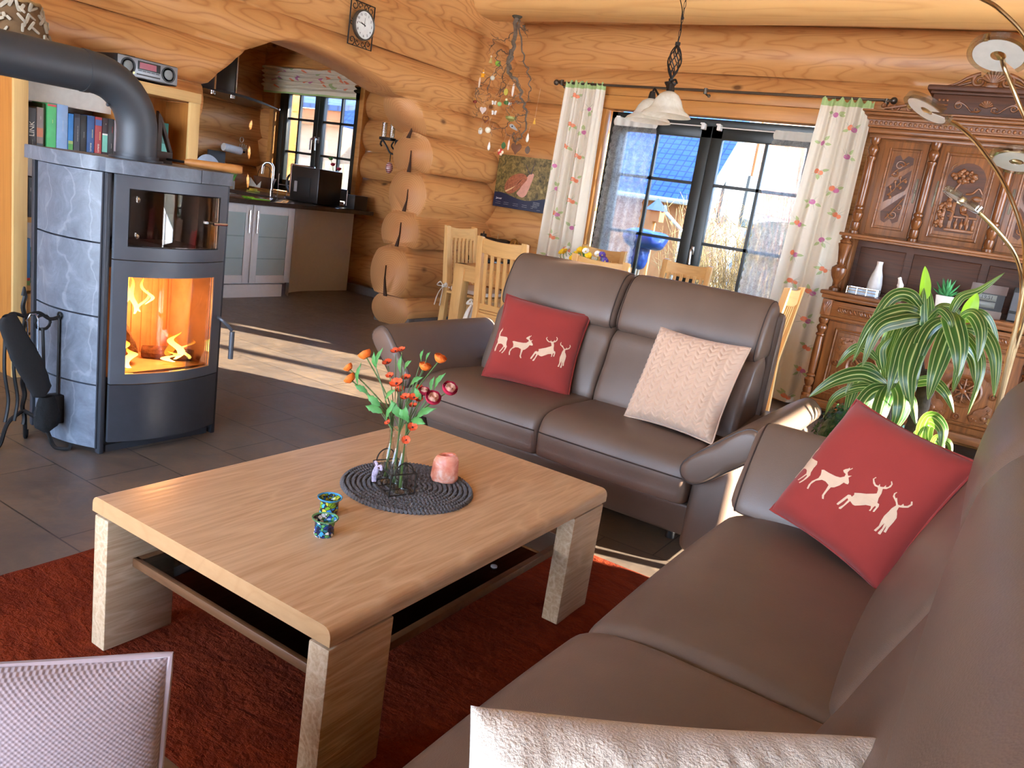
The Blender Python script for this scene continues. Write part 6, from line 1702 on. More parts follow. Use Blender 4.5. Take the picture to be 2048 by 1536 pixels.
# upper part
m = MB(); m.box(SX0 - .01, SX1 + .01, 6.36, YB, 1.398, 1.420, .006); m.box(SX0 + .01, SX1 - .01, 6.38, YB, 1.382, 1.40, .005); m.build('upper_shelf', M_dx, sb)
sbx('upper_body', SX0 + .03, SX1 - .03, YU + .01, YB, 1.42, 2.12, M_dz)
for x in (SX0 + .07, -.76, -.28, SX1 - .07): turned('upper_column', x, YU - .02, 1.42, 2.115, .030)
def side_carving(x0, x1, z0, z1, d, flip):
    m = MB(); q = Matrix(((1, 0, 0, 0), (0, 0, -1, YU - .008), (0, 1, 0, 0), (0, 0, 0, 1)))
    W, H = x1 - x0, z1 - z0
    X = (lambda u: x1 - W * u) if flip else (lambda u: x0 + W * u)
    for polys in ([(.0, .66), (.1, .97), (.3, 1), (.48, .93), (.7, 1), (.97, .97), (1, .88)], [(.0, .30), (.0, .52), (1, .80), (1, .57), (.9, .5)], [(0, .16), (.1, .03), (.3, 0), (.52, .07), (.7, .0), (.95, .04), (1, .45)]):
        m.prism([(X(u), z0 + H * v) for u, v in polys], 0, .003, M=q, mi=1)
    y = YU - .014
    for (u, v, r, a, t, s) in ((.42, .85, .036, 0, 1.4, 1), (.25, .72, .022, 1, 1.1, -1), (.62, .13, .034, 3, 1.4, 1), (.85, .24, .02, 2, 1.1, -1)):
        m.tube(spiral(X(u), z0 + H * v, r, a, t, s, y), .0055, 6)
    m.tube(bez([(X(.12), y, z0 + H * .40), (X(.35), y, z0 + H * .48), (X(.55), y, z0 + H * .58), (X(.85), y, z0 + H * .68)], 6), .005, 6)
    for (u, v, du, dv) in ((.3, .46, -.12, .07), (.45, .53, -.08, .08), (.5, .55, .18, -.02), (.62, .6, -.06, .08), (.7, .63, .16, .0), (.2, .43, .1, -.05)):
        m.tube([(X(u), y, z0 + H * v), (X(u + du), y - .006, z0 + H * (v + dv))], [.006, .003], 6); m.ball((X(u + du), y - .004, z0 + H * (v + dv)), (.010, .006, .013), 8, 6)
    m.tube(bez([(X(.1), y, z0 + H * .7), (X(.3), y, z0 + H * .78), (X(.8), y, z0 + H * .9)], 5), .0045, 5); m.tube(bez([(X(.3), y, z0 + H * .06), (X(.6), y, z0 + H * .2), (X(.95), y, z0 + H * .38)], 5), .0045, 5)
    m.build('diagonal_carving', [M_carve, M_dk], d, sharp=60)
for (x0, x1, fl) in ((-1.095, -.80, False), (-.24, .055, True)):
    m = MB(); m.box(x0, x1, YU - .006, YU + .015, 1.435, 2.105, .004); d = m.build('upper_side_door', M_dz, sb)
    m = MB(); frame_prof(m, x0 + .045, x1 - .045, 1.485, 2.055, YU - .008, .016); frame_prof(m, x0 + .062, x1 - .062, 1.502, 2.038, YU - .006, .010); m.build('panel_moulding', M_dx, d)
    side_carving(x0 + .078, x1 - .078, 1.53, 2.01, d, fl)
    kx = x1 - .022 if not fl else x0 + .022
    m = MB(); m.box(kx - .007, kx + .007, YU - .010, YU - .005, 1.69, 1.86, .002); m.ball((kx, YU - .012, 1.77), (.006, .004, .012), 8, 6); m.build('lock_plate', M_iron_p, d)
x0, x1 = -.725, -.315
m = MB(); m.box(x0, x1, YU - .006, YU + .015, 1.435, 2.105, .004); d = m.build('upper_middle_door', M_dz, sb)
m = MB(); frame_prof(m, x0 + .05, x1 - .05, 1.475, 2.06, YU - .008, .02); frame_prof(m, x0 + .07, x1 - .07, 1.495, 2.04, YU - .006, .012); m.build('panel_moulding', M_dx, d)
m = MB(); m.box(x0 + .028, x0 + .042, YU - .010, YU - .005, 1.68, 1.86, .002); m.ball((x0 + .035, YU - .012, 1.77), (.006, .004, .012), 8, 6); m.build('lock_plate', M_iron_p, d)
m = MB(); y = YU - .012
q = Matrix(((1, 0, 0, 0), (0, 0, -1, YU - .006), (0, 1, 0, 0), (0, 0, 0, 1)))
arch_ = [(x0 + .085, 1.52), (x1 - .085, 1.52), (x1 - .085, 1.90)] + [(SC + .12 * math.cos(R(a)), 1.88 + .12 * math.sin(R(a))) for a in range(20, 161, 20)] + [(x0 + .085, 1.90)]
m.prism(arch_, 0, .002, M=q, mi=1)
m.tube(bez([(SC - .09, y, 1.56), (SC - .085, y, 1.68), (SC - .06, y, 1.80), (SC - .02, y, 1.88)], 6), [.018, .018, .017, .016, .015, .014, .013, .012, .011, .011, .010, .010, .009, .009, .008, .008, .007, .007, .006], 8)
rnd = random.Random(12)
for i in range(46):
    a = rnd.uniform(0, 6.28); r = rnd.uniform(0, 1) ** .5
    m.ball((SC - .015 + .075 * r * math.cos(a), y - rnd.uniform(0, .012), 1.905 + .042 * r * math.sin(a)), rnd.uniform(.010, .018), 7, 5)
for i in range(26): m.ball((SC - .10 + rnd.uniform(-.02, .02), y - rnd.uniform(0, .01), rnd.uniform(1.55, 1.72)), rnd.uniform(.010, .017), 7, 5)
m.box(SC - .045, SC - .02, y - .012, YU, 1.55, 1.73, .003); m.box(SC - .06, SC + .13, y - .010, YU, 1.625, 1.64, .003); m.box(SC - .06, SC + .13, y - .012, YU, 1.53, 1.55, .003)
for i in range(4): m.lathe([(.006, 1.55), (.014, 1.575), (.013, 1.59), (.006, 1.605), (.009, 1.622)], 10, T(SC + .005 + i * .036, y - .002, 0))
for (fx_, fz) in ((SC - .065, 1.66), (SC + .03, 1.645)):   # two seated figures in relief
    m.ball((fx_, y - .008, fz + .085), (.014, .012, .017), 10, 8); m.ball((fx_, y - .006, fz + .04), (.022, .014, .034), 10, 8); m.tube(bez([(fx_ - .02, y - .01, fz + .055), (fx_ - .005, y - .02, fz + .025), (fx_ + .025, y - .02, fz + .03)], 4), .007, 6); m.tube(bez([(fx_, y - .006, fz + .012), (fx_ + .035, y - .012, fz + .0), (fx_ + .03, y - .008, fz - .06)], 4), .010, 6)
m.tube(bez([(SC + .02, y, 1.79), (SC + .06, y, 1.80), (SC + .09, y, 1.835), (SC + .12, y, 1.80)], 6), .008, 6); m.ball((SC + .095, y, 1.765), (.035, .008, .02), 10, 6)
m.tube(spiral(SC - .07, 1.95, .04, R(100), .25, 1, y, .9), .004, 6); m.build('relief_scene', [M_carve, M_dk], d, sharp=60)
# cornice
m = MB()
m.box(SX0 + .02, SX1 - .02, YU - .02, YB, 2.115, 2.145, .006); m.box(SX0 + .01, SX1 - .01, YU - .04, YB, 2.145, 2.185, .012); m.box(SX0 + .0, SX1 + .0, YU - .055, YB, 2.185, 2.20, .004); m.box(SX0 + .0, SX1 - .0, YU - .05, YB, 2.20, 2.235); m.box(SX0 - .015, SX1 + .015, YU - .075, YB, 2.235, 2.262, .008); m.box(SX0 - .035, SX1 + .035, YU - .10, YB, 2.262, 2.285, .010); m.box(SX0 - .05, SX1 + .05, YU - .115, YB, 2.285, 2.298, .004)
m.build('cornice', M_dx, sb)
m = MB()
nb = 44
for i in range(nb): m.ball((SX0 + .02 + (SX1 - SX0 - .04) * i / (nb - 1), YU - .053, 2.217), (.011, .010, .013), 8, 6)
m.build('egg_moulding', M_carve, sb, sharp=60)
m = MB(); m.box(-.86, -.18, YU - .02, YB, 2.298, 2.44, .004); m.box(-.88, -.16, YU - .035, YB, 2.44, 2.46, .006); m.box(-.905, -.135, YU - .06, YB, 2.46, 2.495, .010); m.build('pediment', M_dk, sb)
m = MB(); y = YU - .024
for x in (-.79, -.25):
    for k in range(3): m.ball((x - .025 + .025 * k, y, 2.40), (.010, .007, .010), 8, 6)
    for z in (2.37, 2.345): m.tube([(x - .035, y, z), (x + .035, y, z)], .007, 6)
for s in (-1, 1):
    m.tube(bez([(SC + s * .035, y, 2.345), (SC + s * .08, y, 2.335), (SC + s * .12, y, 2.37), (SC + s * .16, y, 2.39), (SC + s * .19, y, 2.375)], 6), .006, 6)
    m.tube(spiral(SC + s * .165, 2.37, .03, R(90), 1.3, -s, y), .006, 6); m.tube(spiral(SC + s * .05, 2.35, .022, R(0), 1.2, s, y), .005, 6)
for k in range(-3, 4): m.tube([(SC, y - .002, 2.365), (SC + .045 * math.sin(k * .38), y - .006, 2.365 + .045 * math.cos(k * .38))], [.004, .010], 6)
m.build('pediment_carving', M_carve, sb, sharp=60)
m = MB(); yc = YU + .02
for s in (-1, 1):
    m.tube(spiral(SC + s * .085, 2.545, .045, R(90), 1.4, -s, yc), [.014 - .008 * i / 26 for i in range(27)], 8)
    m.tube(bez([(SC + s * .10, yc, 2.585), (SC + s * .16, yc, 2.56), (SC + s * .21, yc, 2.525), (SC + s * .27, yc, 2.503)], 6), [.016 - .010 * i / 18 for i in range(19)], 8)
    m.tube(bez([(SC + s * .13, yc, 2.535), (SC + s * .17, yc, 2.52), (SC + s * .22, yc, 2.505)], 6), [.012 - .006 * i / 12 for i in range(13)], 8)
for k in range(-4, 5): m.tube([(SC, yc, 2.53), (SC + .07 * math.sin(k * .33), yc - .008, 2.55 + .065 * math.cos(k * .33))], [.006, .015], 8)
m.box(SC - .04, SC + .04, yc - .02, yc + .02, 2.495, 2.535, .008); m.box(SC - .27, SC + .27, yc - .012, yc + .02, 2.494, 2.508, .004)
m.build('crest', M_carve, sb, sharp=60)
for s in (-1, 1):
    xo = SC + s * .62
    m = MB()
    m.tube(bez([(SC + s * .385, YU, 2.40), (SC + s * .45, YU, 2.375), (SC + s * .52, YU, 2.35), (SC + s * .64, YU, 2.325)], 6), [.02 - .010 * i / 18 for i in range(19)], 8)
    m.tube(spiral(SC + s * .57, 2.335, .028, 0, 1.3, s, YU), .009, 8); m.tube(spiral(SC + s * .47, 2.335, .03, 0, 1.3, -s, YU), .009, 8); m.box(min(SC + s * .35, SC + s * .66), max(SC + s * .35, SC + s * .66), YU - .01, YU + .02, 2.297, 2.315, .003)
    m.ball((SC + s * .65, YU, 2.345), (.018, .018, .018), 10, 8)
    m.build('scroll_bracket', M_carve, sb, sharp=60)

# ---- things on the sideboard
LZ = .985
p = atZ(1737, 590, LZ); 
bt = thing('wire_basket', 'shallow silver wire basket lined with blue cloth on the sideboard ledge', 'basket', (-1.0, 6.36, LZ))
bx0, bx1, by0, by1 = -1.09, -.885, 6.31, 6.45
m = MB()
for z in (LZ + .006, LZ + .03, LZ + .052): m.tube([(bx0, by0, z), (bx1, by0, z), (bx1, by1, z), (bx0, by1, z)], .003, 6, closed=True)
for i in range(4):
    x = bx0 + (bx1 - bx0) * i / 3
    for y in (by0, by1): m.tube([(x, y, LZ + .004), (x, y, LZ + .055)], .003, 6)
for i in range(3):
    for x in (bx0, bx1): m.tube([(x, by0 + (by1 - by0) * i / 2, LZ + .004), (x, by0 + (by1 - by0) * i / 2, LZ + .055)], .003, 6)
m.build('wire_frame', M_chrome, bt)
m = MB(); m.rbox(((bx0 + bx1) / 2, (by0 + by1) / 2, LZ + .026), (bx1 - bx0 - .012, by1 - by0 - .012, .044), .2); m.build('cloth_lining', plain('pale_blue_cloth', (170, 192, 212), .9, var=.2, vscale=40), bt)
va = thing('white_vase', 'slim white ceramic bottle vase on the sideboard behind the wire basket', 'vase', (-.945, 6.56, LZ))
m = MB(); m.lathe([(0, LZ), (.048, LZ + .002), (.052, LZ + .03), (.050, LZ + .10), (.040, LZ + .16), (.027, LZ + .20), (.021, LZ + .235), (.023, LZ + .262), (.019, LZ + .262), (.017, LZ + .235)], 32, T(-.945, 6.56, 0)); m.build('vase', plain('white_ceramic', (232, 230, 224), .25), va, sharp=60)
bd = thing('bird_figure', 'white porcelain bird figure on the sideboard left of the plant leaves', 'figurine', (-.745, 6.40, LZ))
m = MB(); m.rbox((-.745, 6.40, LZ + .055), (.075, .07, .11), .8, 20, 14); m.ball((-.752, 6.395, LZ + .118), (.023, .022, .024)); m.tube([(-.752, 6.39, LZ + .125), (-.765, 6.385, LZ + .165)], [.018, .011], 10); m.ball((-.766, 6.385, LZ + .168), (.013, .012, .012)); m.build('bird', plain('white_porcelain', (236, 234, 230), .2), bd)
su = thing('potted_succulent', 'green spiky succulent in a square white pot on the sideboard', 'plant', (-.455, 6.42, LZ))
m = MB()
def potf(u, v):
    k = int(round(v * 3)); hw, z = [(.042, LZ), (.056, LZ + .10), (.050, LZ + .10), (.046, LZ + .085)][k]; a = 2 * PI * u + PI / 4
    c_, s_ = math.cos(a), math.sin(a); q = 1 / max(abs(c_), abs(s_)); q = min(q, 1.33)
    return (-.455 + hw * q * c_, 6.42 + hw * q * s_, z)
vs = m.grid(potf, 32, 3, cu=True); m.cap([c[0] for c in vs], 0, True); m.cap([c[-1] for c in vs]); m.build('pot', plain('white_pot', (226, 222, 212), .5), su)
m = MB(); rnd = random.Random(4)
for ring_, (n, tilt, L) in enumerate(((9, 70, .10), (8, 45, .115), (6, 22, .12), (3, 8, .10))):
    for i in range(n):
        a = 2 * PI * i / n + ring_ * .4; d = Vector((math.cos(a) * math.sin(R(tilt)), math.sin(a) * math.sin(R(tilt)), math.cos(R(tilt))))
        c = Vector((-.455, 6.42, LZ + .09)); s_ = d.cross(Vector((0, 0, 1))).normalized()
        nn = s_.cross(d)
        def lf3(u, v): 
            w = .014 * math.sin(PI * min(1, .25 + .75 * v)) ** .8 * (1 if v < .95 else .1); an = 2 * PI * u
            return c + d * (L * v) + Vector((0, 0, .02 * v * v)) + s_ * (w * math.cos(an)) + nn * (.4 * w * math.sin(an))
        m.grid(lf3, 8, 8, cu=True)
m.build('leaves', plain('succulent_green', (74, 150, 88), .5, var=.2, vscale=20), su, sharp=70)
ws_ = thing('weather_station', 'black tabletop weather station with grey display and bronze curved bars on the sideboard', 'weather station', (-.20, 6.45, LZ))
def curved_plate(mb, cx, cy, R_, a0, a1, z0, z1, th, mi=0):
    n = 14; rs = []
    for i in range(n + 1):
        a = R(a0 + (a1 - a0) * i / n); rs.append([mb.bm.verts.new((cx + r * math.sin(a), cy - r * math.cos(a), z)) for r, z in ((R_ - th, z0), (R_, z0), (R_, z1), (R_ - th, z1))])
    for i in range(n):
        for k in range(4):
            f = mb.bm.faces.new([rs[i][k], rs[i][(k + 1) % 4], rs[i + 1][(k + 1) % 4], rs[i + 1][k]]); f.material_index = mi
    mb.bm.faces.new(rs[0][::-1]); mb.bm.faces.new(rs[-1]); bmesh.ops.recalc_face_normals(mb.bm, faces=mb.bm.faces)
wx, wy, wr = -.20, 6.98, .55
m = MB(); curved_plate(m, wx, wy, wr, -11, 11, LZ, LZ + .225, .02); m.build('body', M_black, ws_)
m = MB(); curved_plate(m, wx, wy, wr + .004, -11.5, 11.5, LZ + .165, LZ + .225, .006); m.build('upper_bar', plain('bronze_plastic', (82, 64, 56), .35, .3), ws_)
m = MB(); curved_plate(m, wx, wy, wr + .004, -11.5, 11.5, LZ, LZ + .05, .006); m.build('lower_bar', plain('bronze_plastic_light', (112, 96, 86), .35, .3), ws_)
M_lcd = plain('grey_display', (104, 106, 98), .3)
for z0, z1 in ((.115, .158), (.066, .108)):
    m = MB(); m.box(wx - .058, wx + .058, wy - wr - .004, wy - wr + .004, LZ + z0, LZ + z1, .001); dd = m.build('display', M_lcd, ws_)
txt('digits', '19:51', .034, Matrix(((1, 0, 0, wx), (0, 0, -1, wy - wr - .0045), (0, 1, 0, LZ + .137), (0, 0, 0, 1))), M_black_print, ws_)
pf2 = thing('photo_frame', 'dark picture frame with bronze bands at the right edge of the sideboard', 'picture frame', (.08, 6.46, LZ))
m = MB(); m.box(-.055, .165, 6.44, 6.46, LZ, LZ + .235, .003); m.build('frame', M_black, pf2)
m = MB(); m.box(-.05, .16, 6.436, 6.441, LZ + .01, LZ + .055); m.box(-.05, .16, 6.436, 6.441, LZ + .075, LZ + .20); m.build('bands', plain('slate_print', (74, 72, 76), .4), pf2)

# ---- dracaena and box ball behind the corner sofa
def leaf_mat():
    t = NT('dracaena_leaf'); c = t.n('TexCoord'); sp = t.n('SeparateXYZ'); t.l(c.outputs['UV'], sp.inputs[0])
    G, D_, Y_ = lin((62, 104, 46)), lin((38, 72, 34)), lin((206, 214, 140))
    col = t.ramp(sp.outputs[0], [(0, Y_), (.04, G), (.20, D_), (.235, Y_), (.27, D_), (.455, G), (.48, Y_), (.52, Y_), (.545, G), (.74, D_), (.775, Y_), (.81, D_), (.96, G), (1, Y_)])
    t.base(col); t.set(Roughness=.32, Specular_IOR_Level=.5)
    d = t.n('BsdfTranslucent'); t.l(t.mix(.5, col, lin((150, 200, 60))), d.inputs[0]); mx = t.n('MixShader'); mx.inputs[0].default_value = .28; t.l(t.b.outputs[0], mx.inputs[1]); t.l(d.outputs[0], mx.inputs[2]); t.l(mx.outputs[0], t.out.inputs[0]); return t.m
M_dra = leaf_mat()
def young():
    t = NT('young_leaf'); t.base(t.ramp(t.noise(t.coord(), 8), [(.3, lin((140, 200, 50))), (.7, lin((170, 220, 70)))])); t.set(Roughness=.4)
    d = t.n('BsdfTranslucent'); d.inputs[0].default_value = rgba((180, 230, 60)); mx = t.n('MixShader'); mx.inputs[0].default_value = .4; t.l(t.b.outputs[0], mx.inputs[1]); t.l(d.outputs[0], mx.inputs[2]); t.l(mx.outputs[0], t.out.inputs[0]); return t.m
M_young = young()
dr = thing('dracaena', 'tall potted dracaena with drooping yellow-striped leaves behind the corner sofa', 'plant', (-.24, 3.9, 0))
YP = 3.9
def strap(mb, pts, w_px, mi=0, Y=YP, tw=0.0):
    """drooping leaf through picture points; depth varies along the leaf"""
    P = [atY(x, y, Y + dy) for x, y, dy in pts]; C_ = bez(P, 10); n = len(C_) - 1
    W = w_px / 1583.0 * Y * 1.08
    view = Vector((0, -1, .25)).normalized()
    def f(u, v):
        k = int(round(v * n)); p = C_[k]; a = C_[max(k - 1, 0)]; b = C_[min(k + 1, n)]; t = (b - a).normalized()
        s_ = t.cross(view); s_ = s_.normalized() if s_.length > .05 else Vector((1, 0, 0)); nn = s_.cross(t)
        ang = tw * (v - .3) + .3; s2 = s_ * math.cos(ang) + nn * math.sin(ang); n2 = s2.cross(t)
        prof = (min(1, v / .22) ** .7 * .75 + .25) * (1 - max(0, (v - .45) / .55) ** 1.7); q = (u - .5) * 2
        return p + s2 * (q * W * prof) - n2 * (W * .45 * prof * (1 - abs(q)) * -1)
    mb.grid(f, 8, n, mi=mi)
def A(pts): # add gentle forward bow
    n = len(pts) - 1
    return pts
top = MB()
S = lambda *p: p
for pts, w, mi, tw in [
    ([(1848, 600, 0), (1851, 570, .02), (1850, 532, .03)], 9, 1, .2), ([(1846, 680, 0), (1842, 640, -.02), (1848, 575, 0)], 11, 0, .1), ([(1852, 660, 0), (1858, 620, .02), (1857, 575, .05)], 9, 0, .2),
    ([(1848, 625, 0), (1820, 592, -.05), (1785, 595, -.1), (1750, 640, -.15), (1722, 690, -.15)], 11, 0, .3), ([(1846, 630, 0), (1800, 622, -.1), (1745, 650, -.18), (1705, 725, -.2)], 12, 0, -.3),
    ([(1846, 635, 0), (1800, 640, -.15), (1755, 660, -.28), (1724, 735, -.3)], 13, 0, .2), ([(1847, 640, 0), (1800, 652, .1), (1770, 690, .12), (1755, 768, .12)], 11, 0, .3), ([(1846, 650, 0), (1815, 668, .12), (1790, 720, .15), (1785, 790, .15)], 12, 0, -.2),
    ([(1850, 650, 0), (1815, 680, -.12), (1792, 740, -.22), (1776, 795, -.25)], 14, 0, .4), ([(1852, 655, 0), (1832, 690, -.18), (1815, 750, -.28), (1823, 822, -.3)], 17, 0, -.3), ([(1895, 640, 0), (1860, 660, -.12), (1835, 715, -.22), (1830, 785, -.25)], 13, 0, .4),
    ([(1900, 625, 0), (1908, 650, -.12), (1918, 700, -.2), (1915, 755, -.22)], 17, 0, .3), ([(1905, 650, 0), (1890, 685, -.15), (1872, 740, -.25), (1856, 800, -.27)], 15, 0, -.3),
    ([(1915, 640, 0), (1945, 630, -.08), (1962, 665, -.15), (1955, 725, -.18)], 12, 0, .3), ([(1920, 640, 0), (1960, 630, .06), (1985, 670, .1), (1992, 730, .1)], 11, 0, .2), ([(1930, 655, 0), (1965, 665, 0), (1990, 715, -.04), (1988, 795, -.05)], 12, 0, -.3),
    ([(1900, 630, 0), (1922, 595, .02), (1960, 580, .05), (2010, 545, .05)], 8, 0, .3), ([(1930, 645, 0), (1942, 615, .0), (1955, 586, .0)], 12, 1, .2), ([(1925, 660, 0), (1955, 700, -.1), (1960, 750, -.15), (1935, 830, -.15)], 8, 0, .4),
    ([(1905, 700, 0), (1918, 730, -.05), (1905, 785, -.08)], 8, 0, -.4), ([(1920, 690, .05), (1945, 720, .1), (1950, 770, .1)], 9, 0, .2), ([(1860, 640, .0), (1885, 615, .08), (1915, 630, .12), (1935, 690, .12)], 9, 0, .2), ([(1855, 640, 0), (1880, 620, -.1), (1900, 640, -.15), (1905, 665, -.15)], 8, 0, .2)]:
    strap(top, pts, w, mi, YP, tw)
top.build('upper_leaves', [M_dra, M_young], dr, sharp=80)
mid = MB()
for pts, w, mi, tw in [
    ([(1772, 770, 0), (1725, 748, -.08), (1670, 760, -.15), (1617, 795, -.18)], 13, 0, .2), ([(1755, 720, 0), (1725, 695, -.03), (1698, 705, -.05), (1672, 736, -.05)], 8, 0, .3), ([(1770, 775, 0), (1715, 775, .05), (1670, 795, .05), (1650, 830, .05)], 8, 0, .2),
    ([(1775, 775, 0), (1740, 790, -.1), (1712, 835, -.15), (1695, 880, -.15)], 14, 0, -.3), ([(1778, 770, 0), (1765, 805, -.15), (1755, 840, -.2), (1750, 880, -.2)], 14, 0, .3), ([(1788, 752, 0), (1805, 790, -.18), (1800, 830, -.22), (1782, 868, -.22)], 15, 0, .4),
    ([(1795, 780, 0), (1820, 800, -.05), (1832, 850, -.08)], 10, 0, .2), ([(1815, 768, 0), (1860, 762, -.1), (1890, 785, -.15), (1908, 826, -.15)], 10, 0, .3), ([(1772, 760, 0), (1775, 700, .1), (1800, 640, .15), (1812, 612, .15)], 11, 0, .1), ([(1775, 755, 0), (1795, 690, .08), (1812, 650, .1), (1838, 640, .1)], 10, 0, .2),
    ([(1765, 740, 0), (1762, 700, .0), (1785, 672, .0)], 9, 0, .2), ([(1770, 770, .0), (1720, 762, .1), (1700, 800, .12), (1690, 850, .12)], 10, 0, .2), ([(1785, 780, 0), (1785, 820, .05), (1790, 870, .05)], 11, 0, .2), ([(1765, 765, 0), (1738, 735, .02), (1712, 745, 0), (1690, 790, -.02)], 9, 0, .2)]:
    strap(mid, pts, w, mi, YP - .1, tw)
mid.build('lower_leaves', [M_dra, M_young], dr, sharp=80)
low = MB()
for pts, w in [([(1860, 925, 0), (1848, 870, -.03), (1862, 838, -.05), (1885, 860, -.1), (1880, 905, -.12)], 14), ([(1858, 930, 0), (1850, 890, 0), (1838, 868, 0), (1822, 900, 0)], 11), ([(1862, 930, 0), (1885, 885, .02), (1900, 890, .02), (1902, 925, .02)], 6), ([(1860, 930, 0), (1845, 880, -.05), (1852, 850, -.05)], 10), ([(1862, 930, 0), (1870, 890, -.05), (1880, 880, -.08), (1888, 925, -.08)], 9)]:
    strap(low, pts, w, 0, YP - .15)
low.build('base_leaves', [M_dra, M_young], dr, sharp=80)
M_cane = plain('dracaena_cane', (66, 54, 42), .9, var=.4, vscale=25, bump=.8, bscale=40, bdist=.006)
m = MB(); c0_ = Vector((-.30, YP - .03, .28)); c1_ = atY(1812, 905, YP); c2_ = atY(1862, 742, YP); C_ = bez([c0_, c1_, (c1_ + c2_) / 2, c2_], 14)
m.tube(C_, [.036 + .003 * math.sin(i * 1.5) for i in range(len(C_))], 14); m.build('cane', M_cane, dr)
m = MB(); m.tube(bez([atY(1846, 760, YP), atY(1843, 700, YP), atY(1848, 640, YP)], 8), .010, 8); m.tube(bez([atY(1862, 742, YP), atY(1885, 700, YP), atY(1915, 655, YP)], 8), .009, 8)
m.tube(bez([(-.42, YP - .03, .28), atY(1772, 860, YP - .1), atY(1775, 775, YP - .1)], 8), .012, 8); m.build('stems', M_cane, dr)
m = MB(); m.lathe([(.12, 0), (.16, .02), (.175, .28), (.185, .30), (.17, .30), (.16, .27), (0, .27)], 32, T(-.34, YP - .03, 0)); m.build('pot', plain('anthracite_pot', (60, 60, 62), .6), dr, sharp=40)
bb_ = thing('box_ball', 'round clipped dark green box ball standing behind the corner sofa arm', 'plant', (-0.468, 4.0, 0))
m = MB(); rnd = random.Random(8); cb = Vector((-0.468, 4.0, 0.404))
for i in range(1500):
    z = rnd.uniform(-1, 1); a = rnd.uniform(0, 2 * PI); r_ = math.sqrt(1 - z * z); d = Vector((r_ * math.cos(a), r_ * math.sin(a), z)); p = cb + d * (.205 + rnd.uniform(-.014, .010))
    s_ = d.orthogonal().normalized(); s_ = Matrix.Rotation(rnd.uniform(0, 6.28), 3, d) @ s_; t_ = d.cross(s_)
    q = [p - s_ * .013, p + t_ * .009 + d * .004, p + s_ * .014 + d * .012, p - t_ * .009 + d * .004]
    f = m.bm.faces.new([m.bm.verts.new(x) for x in q])
m.ball(tuple(cb), .192, 20, 14); m.build('foliage', plain('box_green', (36, 92, 48), .55, var=.4, vscale=60), bb_, weld=False)
m = MB(); m.tube([(-0.468, 4.0, .10), (-0.468, 4.0, 0.404)], .02, 8); m.build('stem', M_cane, bb_)
m = MB(); m.lathe([(.08, 0), (.10, .10), (.11, .12), (.09, .12), (.08, .10), (0, .10)], 28, T(-0.468, 4.0, 0)); m.build('pot', plain('white_stone_pot', (222, 222, 216), .5), bb_, sharp=40)
# ================================================================ KITCHEN BEHIND THE ARCH
M_wlac = plain('white_lacquer', (226, 230, 234), .28, var=.02)
M_frost = plain('frosted_glass', (176, 198, 202), .22, var=.04, vscale=4)
M_wtop = plain('dark_worktop', (62, 54, 50), .16, var=.2, vscale=30)
kc = thing('kitchen_cabinet', 'white kitchen base cabinet with two frosted glass doors behind the stove', 'cabinet', (-6.5, 5.05, 0))
m = MB(); m.box(-6.78, -6.225, 4.20, 5.55, .13, .885); m.build('body', M_wlac, kc)
m = MB(); m.box(-6.75, -6.205, 4.20, 5.50, 0, .125); m.build('plinth', M_wlac, kc)
for y0, y1, hy in ((4.56, 5.075, 5.035), (5.085, 5.585, 5.125)):
    m = MB(); f = .075
    m.box(-6.222, -6.20, y0, y0 + f, .14, .88, .003); m.box(-6.222, -6.20, y1 - f, y1, .14, .88, .003); m.box(-6.222, -6.20, y0 + f, y1 - f, .14, .14 + f, .003); m.box(-6.222, -6.20, y0 + f, y1 - f, .88 - f, .88, .003); d = m.build('door', M_wlac, kc)
    m = MB(); m.box(-6.218, -6.208, y0 + f - .005, y1 - f + .005, .14 + f - .005, .88 - f + .005); m.build('glass_panel', M_frost, d)
    m = MB()
    for z in (.37, .58): m.box(-6.2085, -6.2078, y0 + f, y1 - f, z, z + .012)
    m.build('shelf_edge', plain('shelf_edge_grey', (140, 164, 168), .3), d)
    m = MB(); m.tube([(-6.185, hy, .62), (-6.185, hy, .83)], .007, 8)
    for k in range(14): m.tube([(-6.186, hy - .011, .63 + k * .0148), (-6.186, hy + .011, .634 + k * .0148)], .0045, 6)
    m.tube([(-6.20, hy, .625), (-6.185, hy, .625)], .005, 6); m.tube([(-6.20, hy, .825), (-6.185, hy, .825)], .005, 6); m.build('twisted_handle', M_chrome, d)
ep = thing('counter_end_panel', 'curved white lacquer end panel right of the frosted glass doors', 'panel', (-6.4, 6.1, 0))
m = MB(); c = bez([(-6.215, 5.60, 0), (-6.30, 5.66, 0), (-6.40, 5.80, 0), (-6.46, 6.1, 0), (-6.45, 6.67, 0)], 8); P_ = [(p.x, p.y) for p in c] + [(p.x - .03, p.y + .0) for p in c[::-1]]
m.prism(P_, 0.0, .885); m.build('panel', M_wlac, ep)
wt = thing('kitchen_worktop', 'dark stone kitchen worktop under the kitchen window', 'worktop', (-6.9, 5.6, .89))
m = MB(); m.prism([(-6.15, 4.1), (-6.15, 6.66), (-8.12, 6.66), (-8.12, 6.02), (-6.86, 6.02), (-6.86, 4.1)], .888, .93, bev=.004); m.build('worktop', M_wtop, wt)
kb = thing('kitchen_cabinet', 'white kitchen base unit under the sink, mostly hidden behind the worktop', 'cabinet', (-7.4, 6.35, 0))
m = MB(); m.box(-8.1, -6.80, 6.06, 6.64, 0.1, .885); m.build('body', M_wlac, kb)
bs = thing('window_ledge', 'stacked pale wooden strips along the wall behind the sink', 'ledge', (-7.3, 6.64, .93))
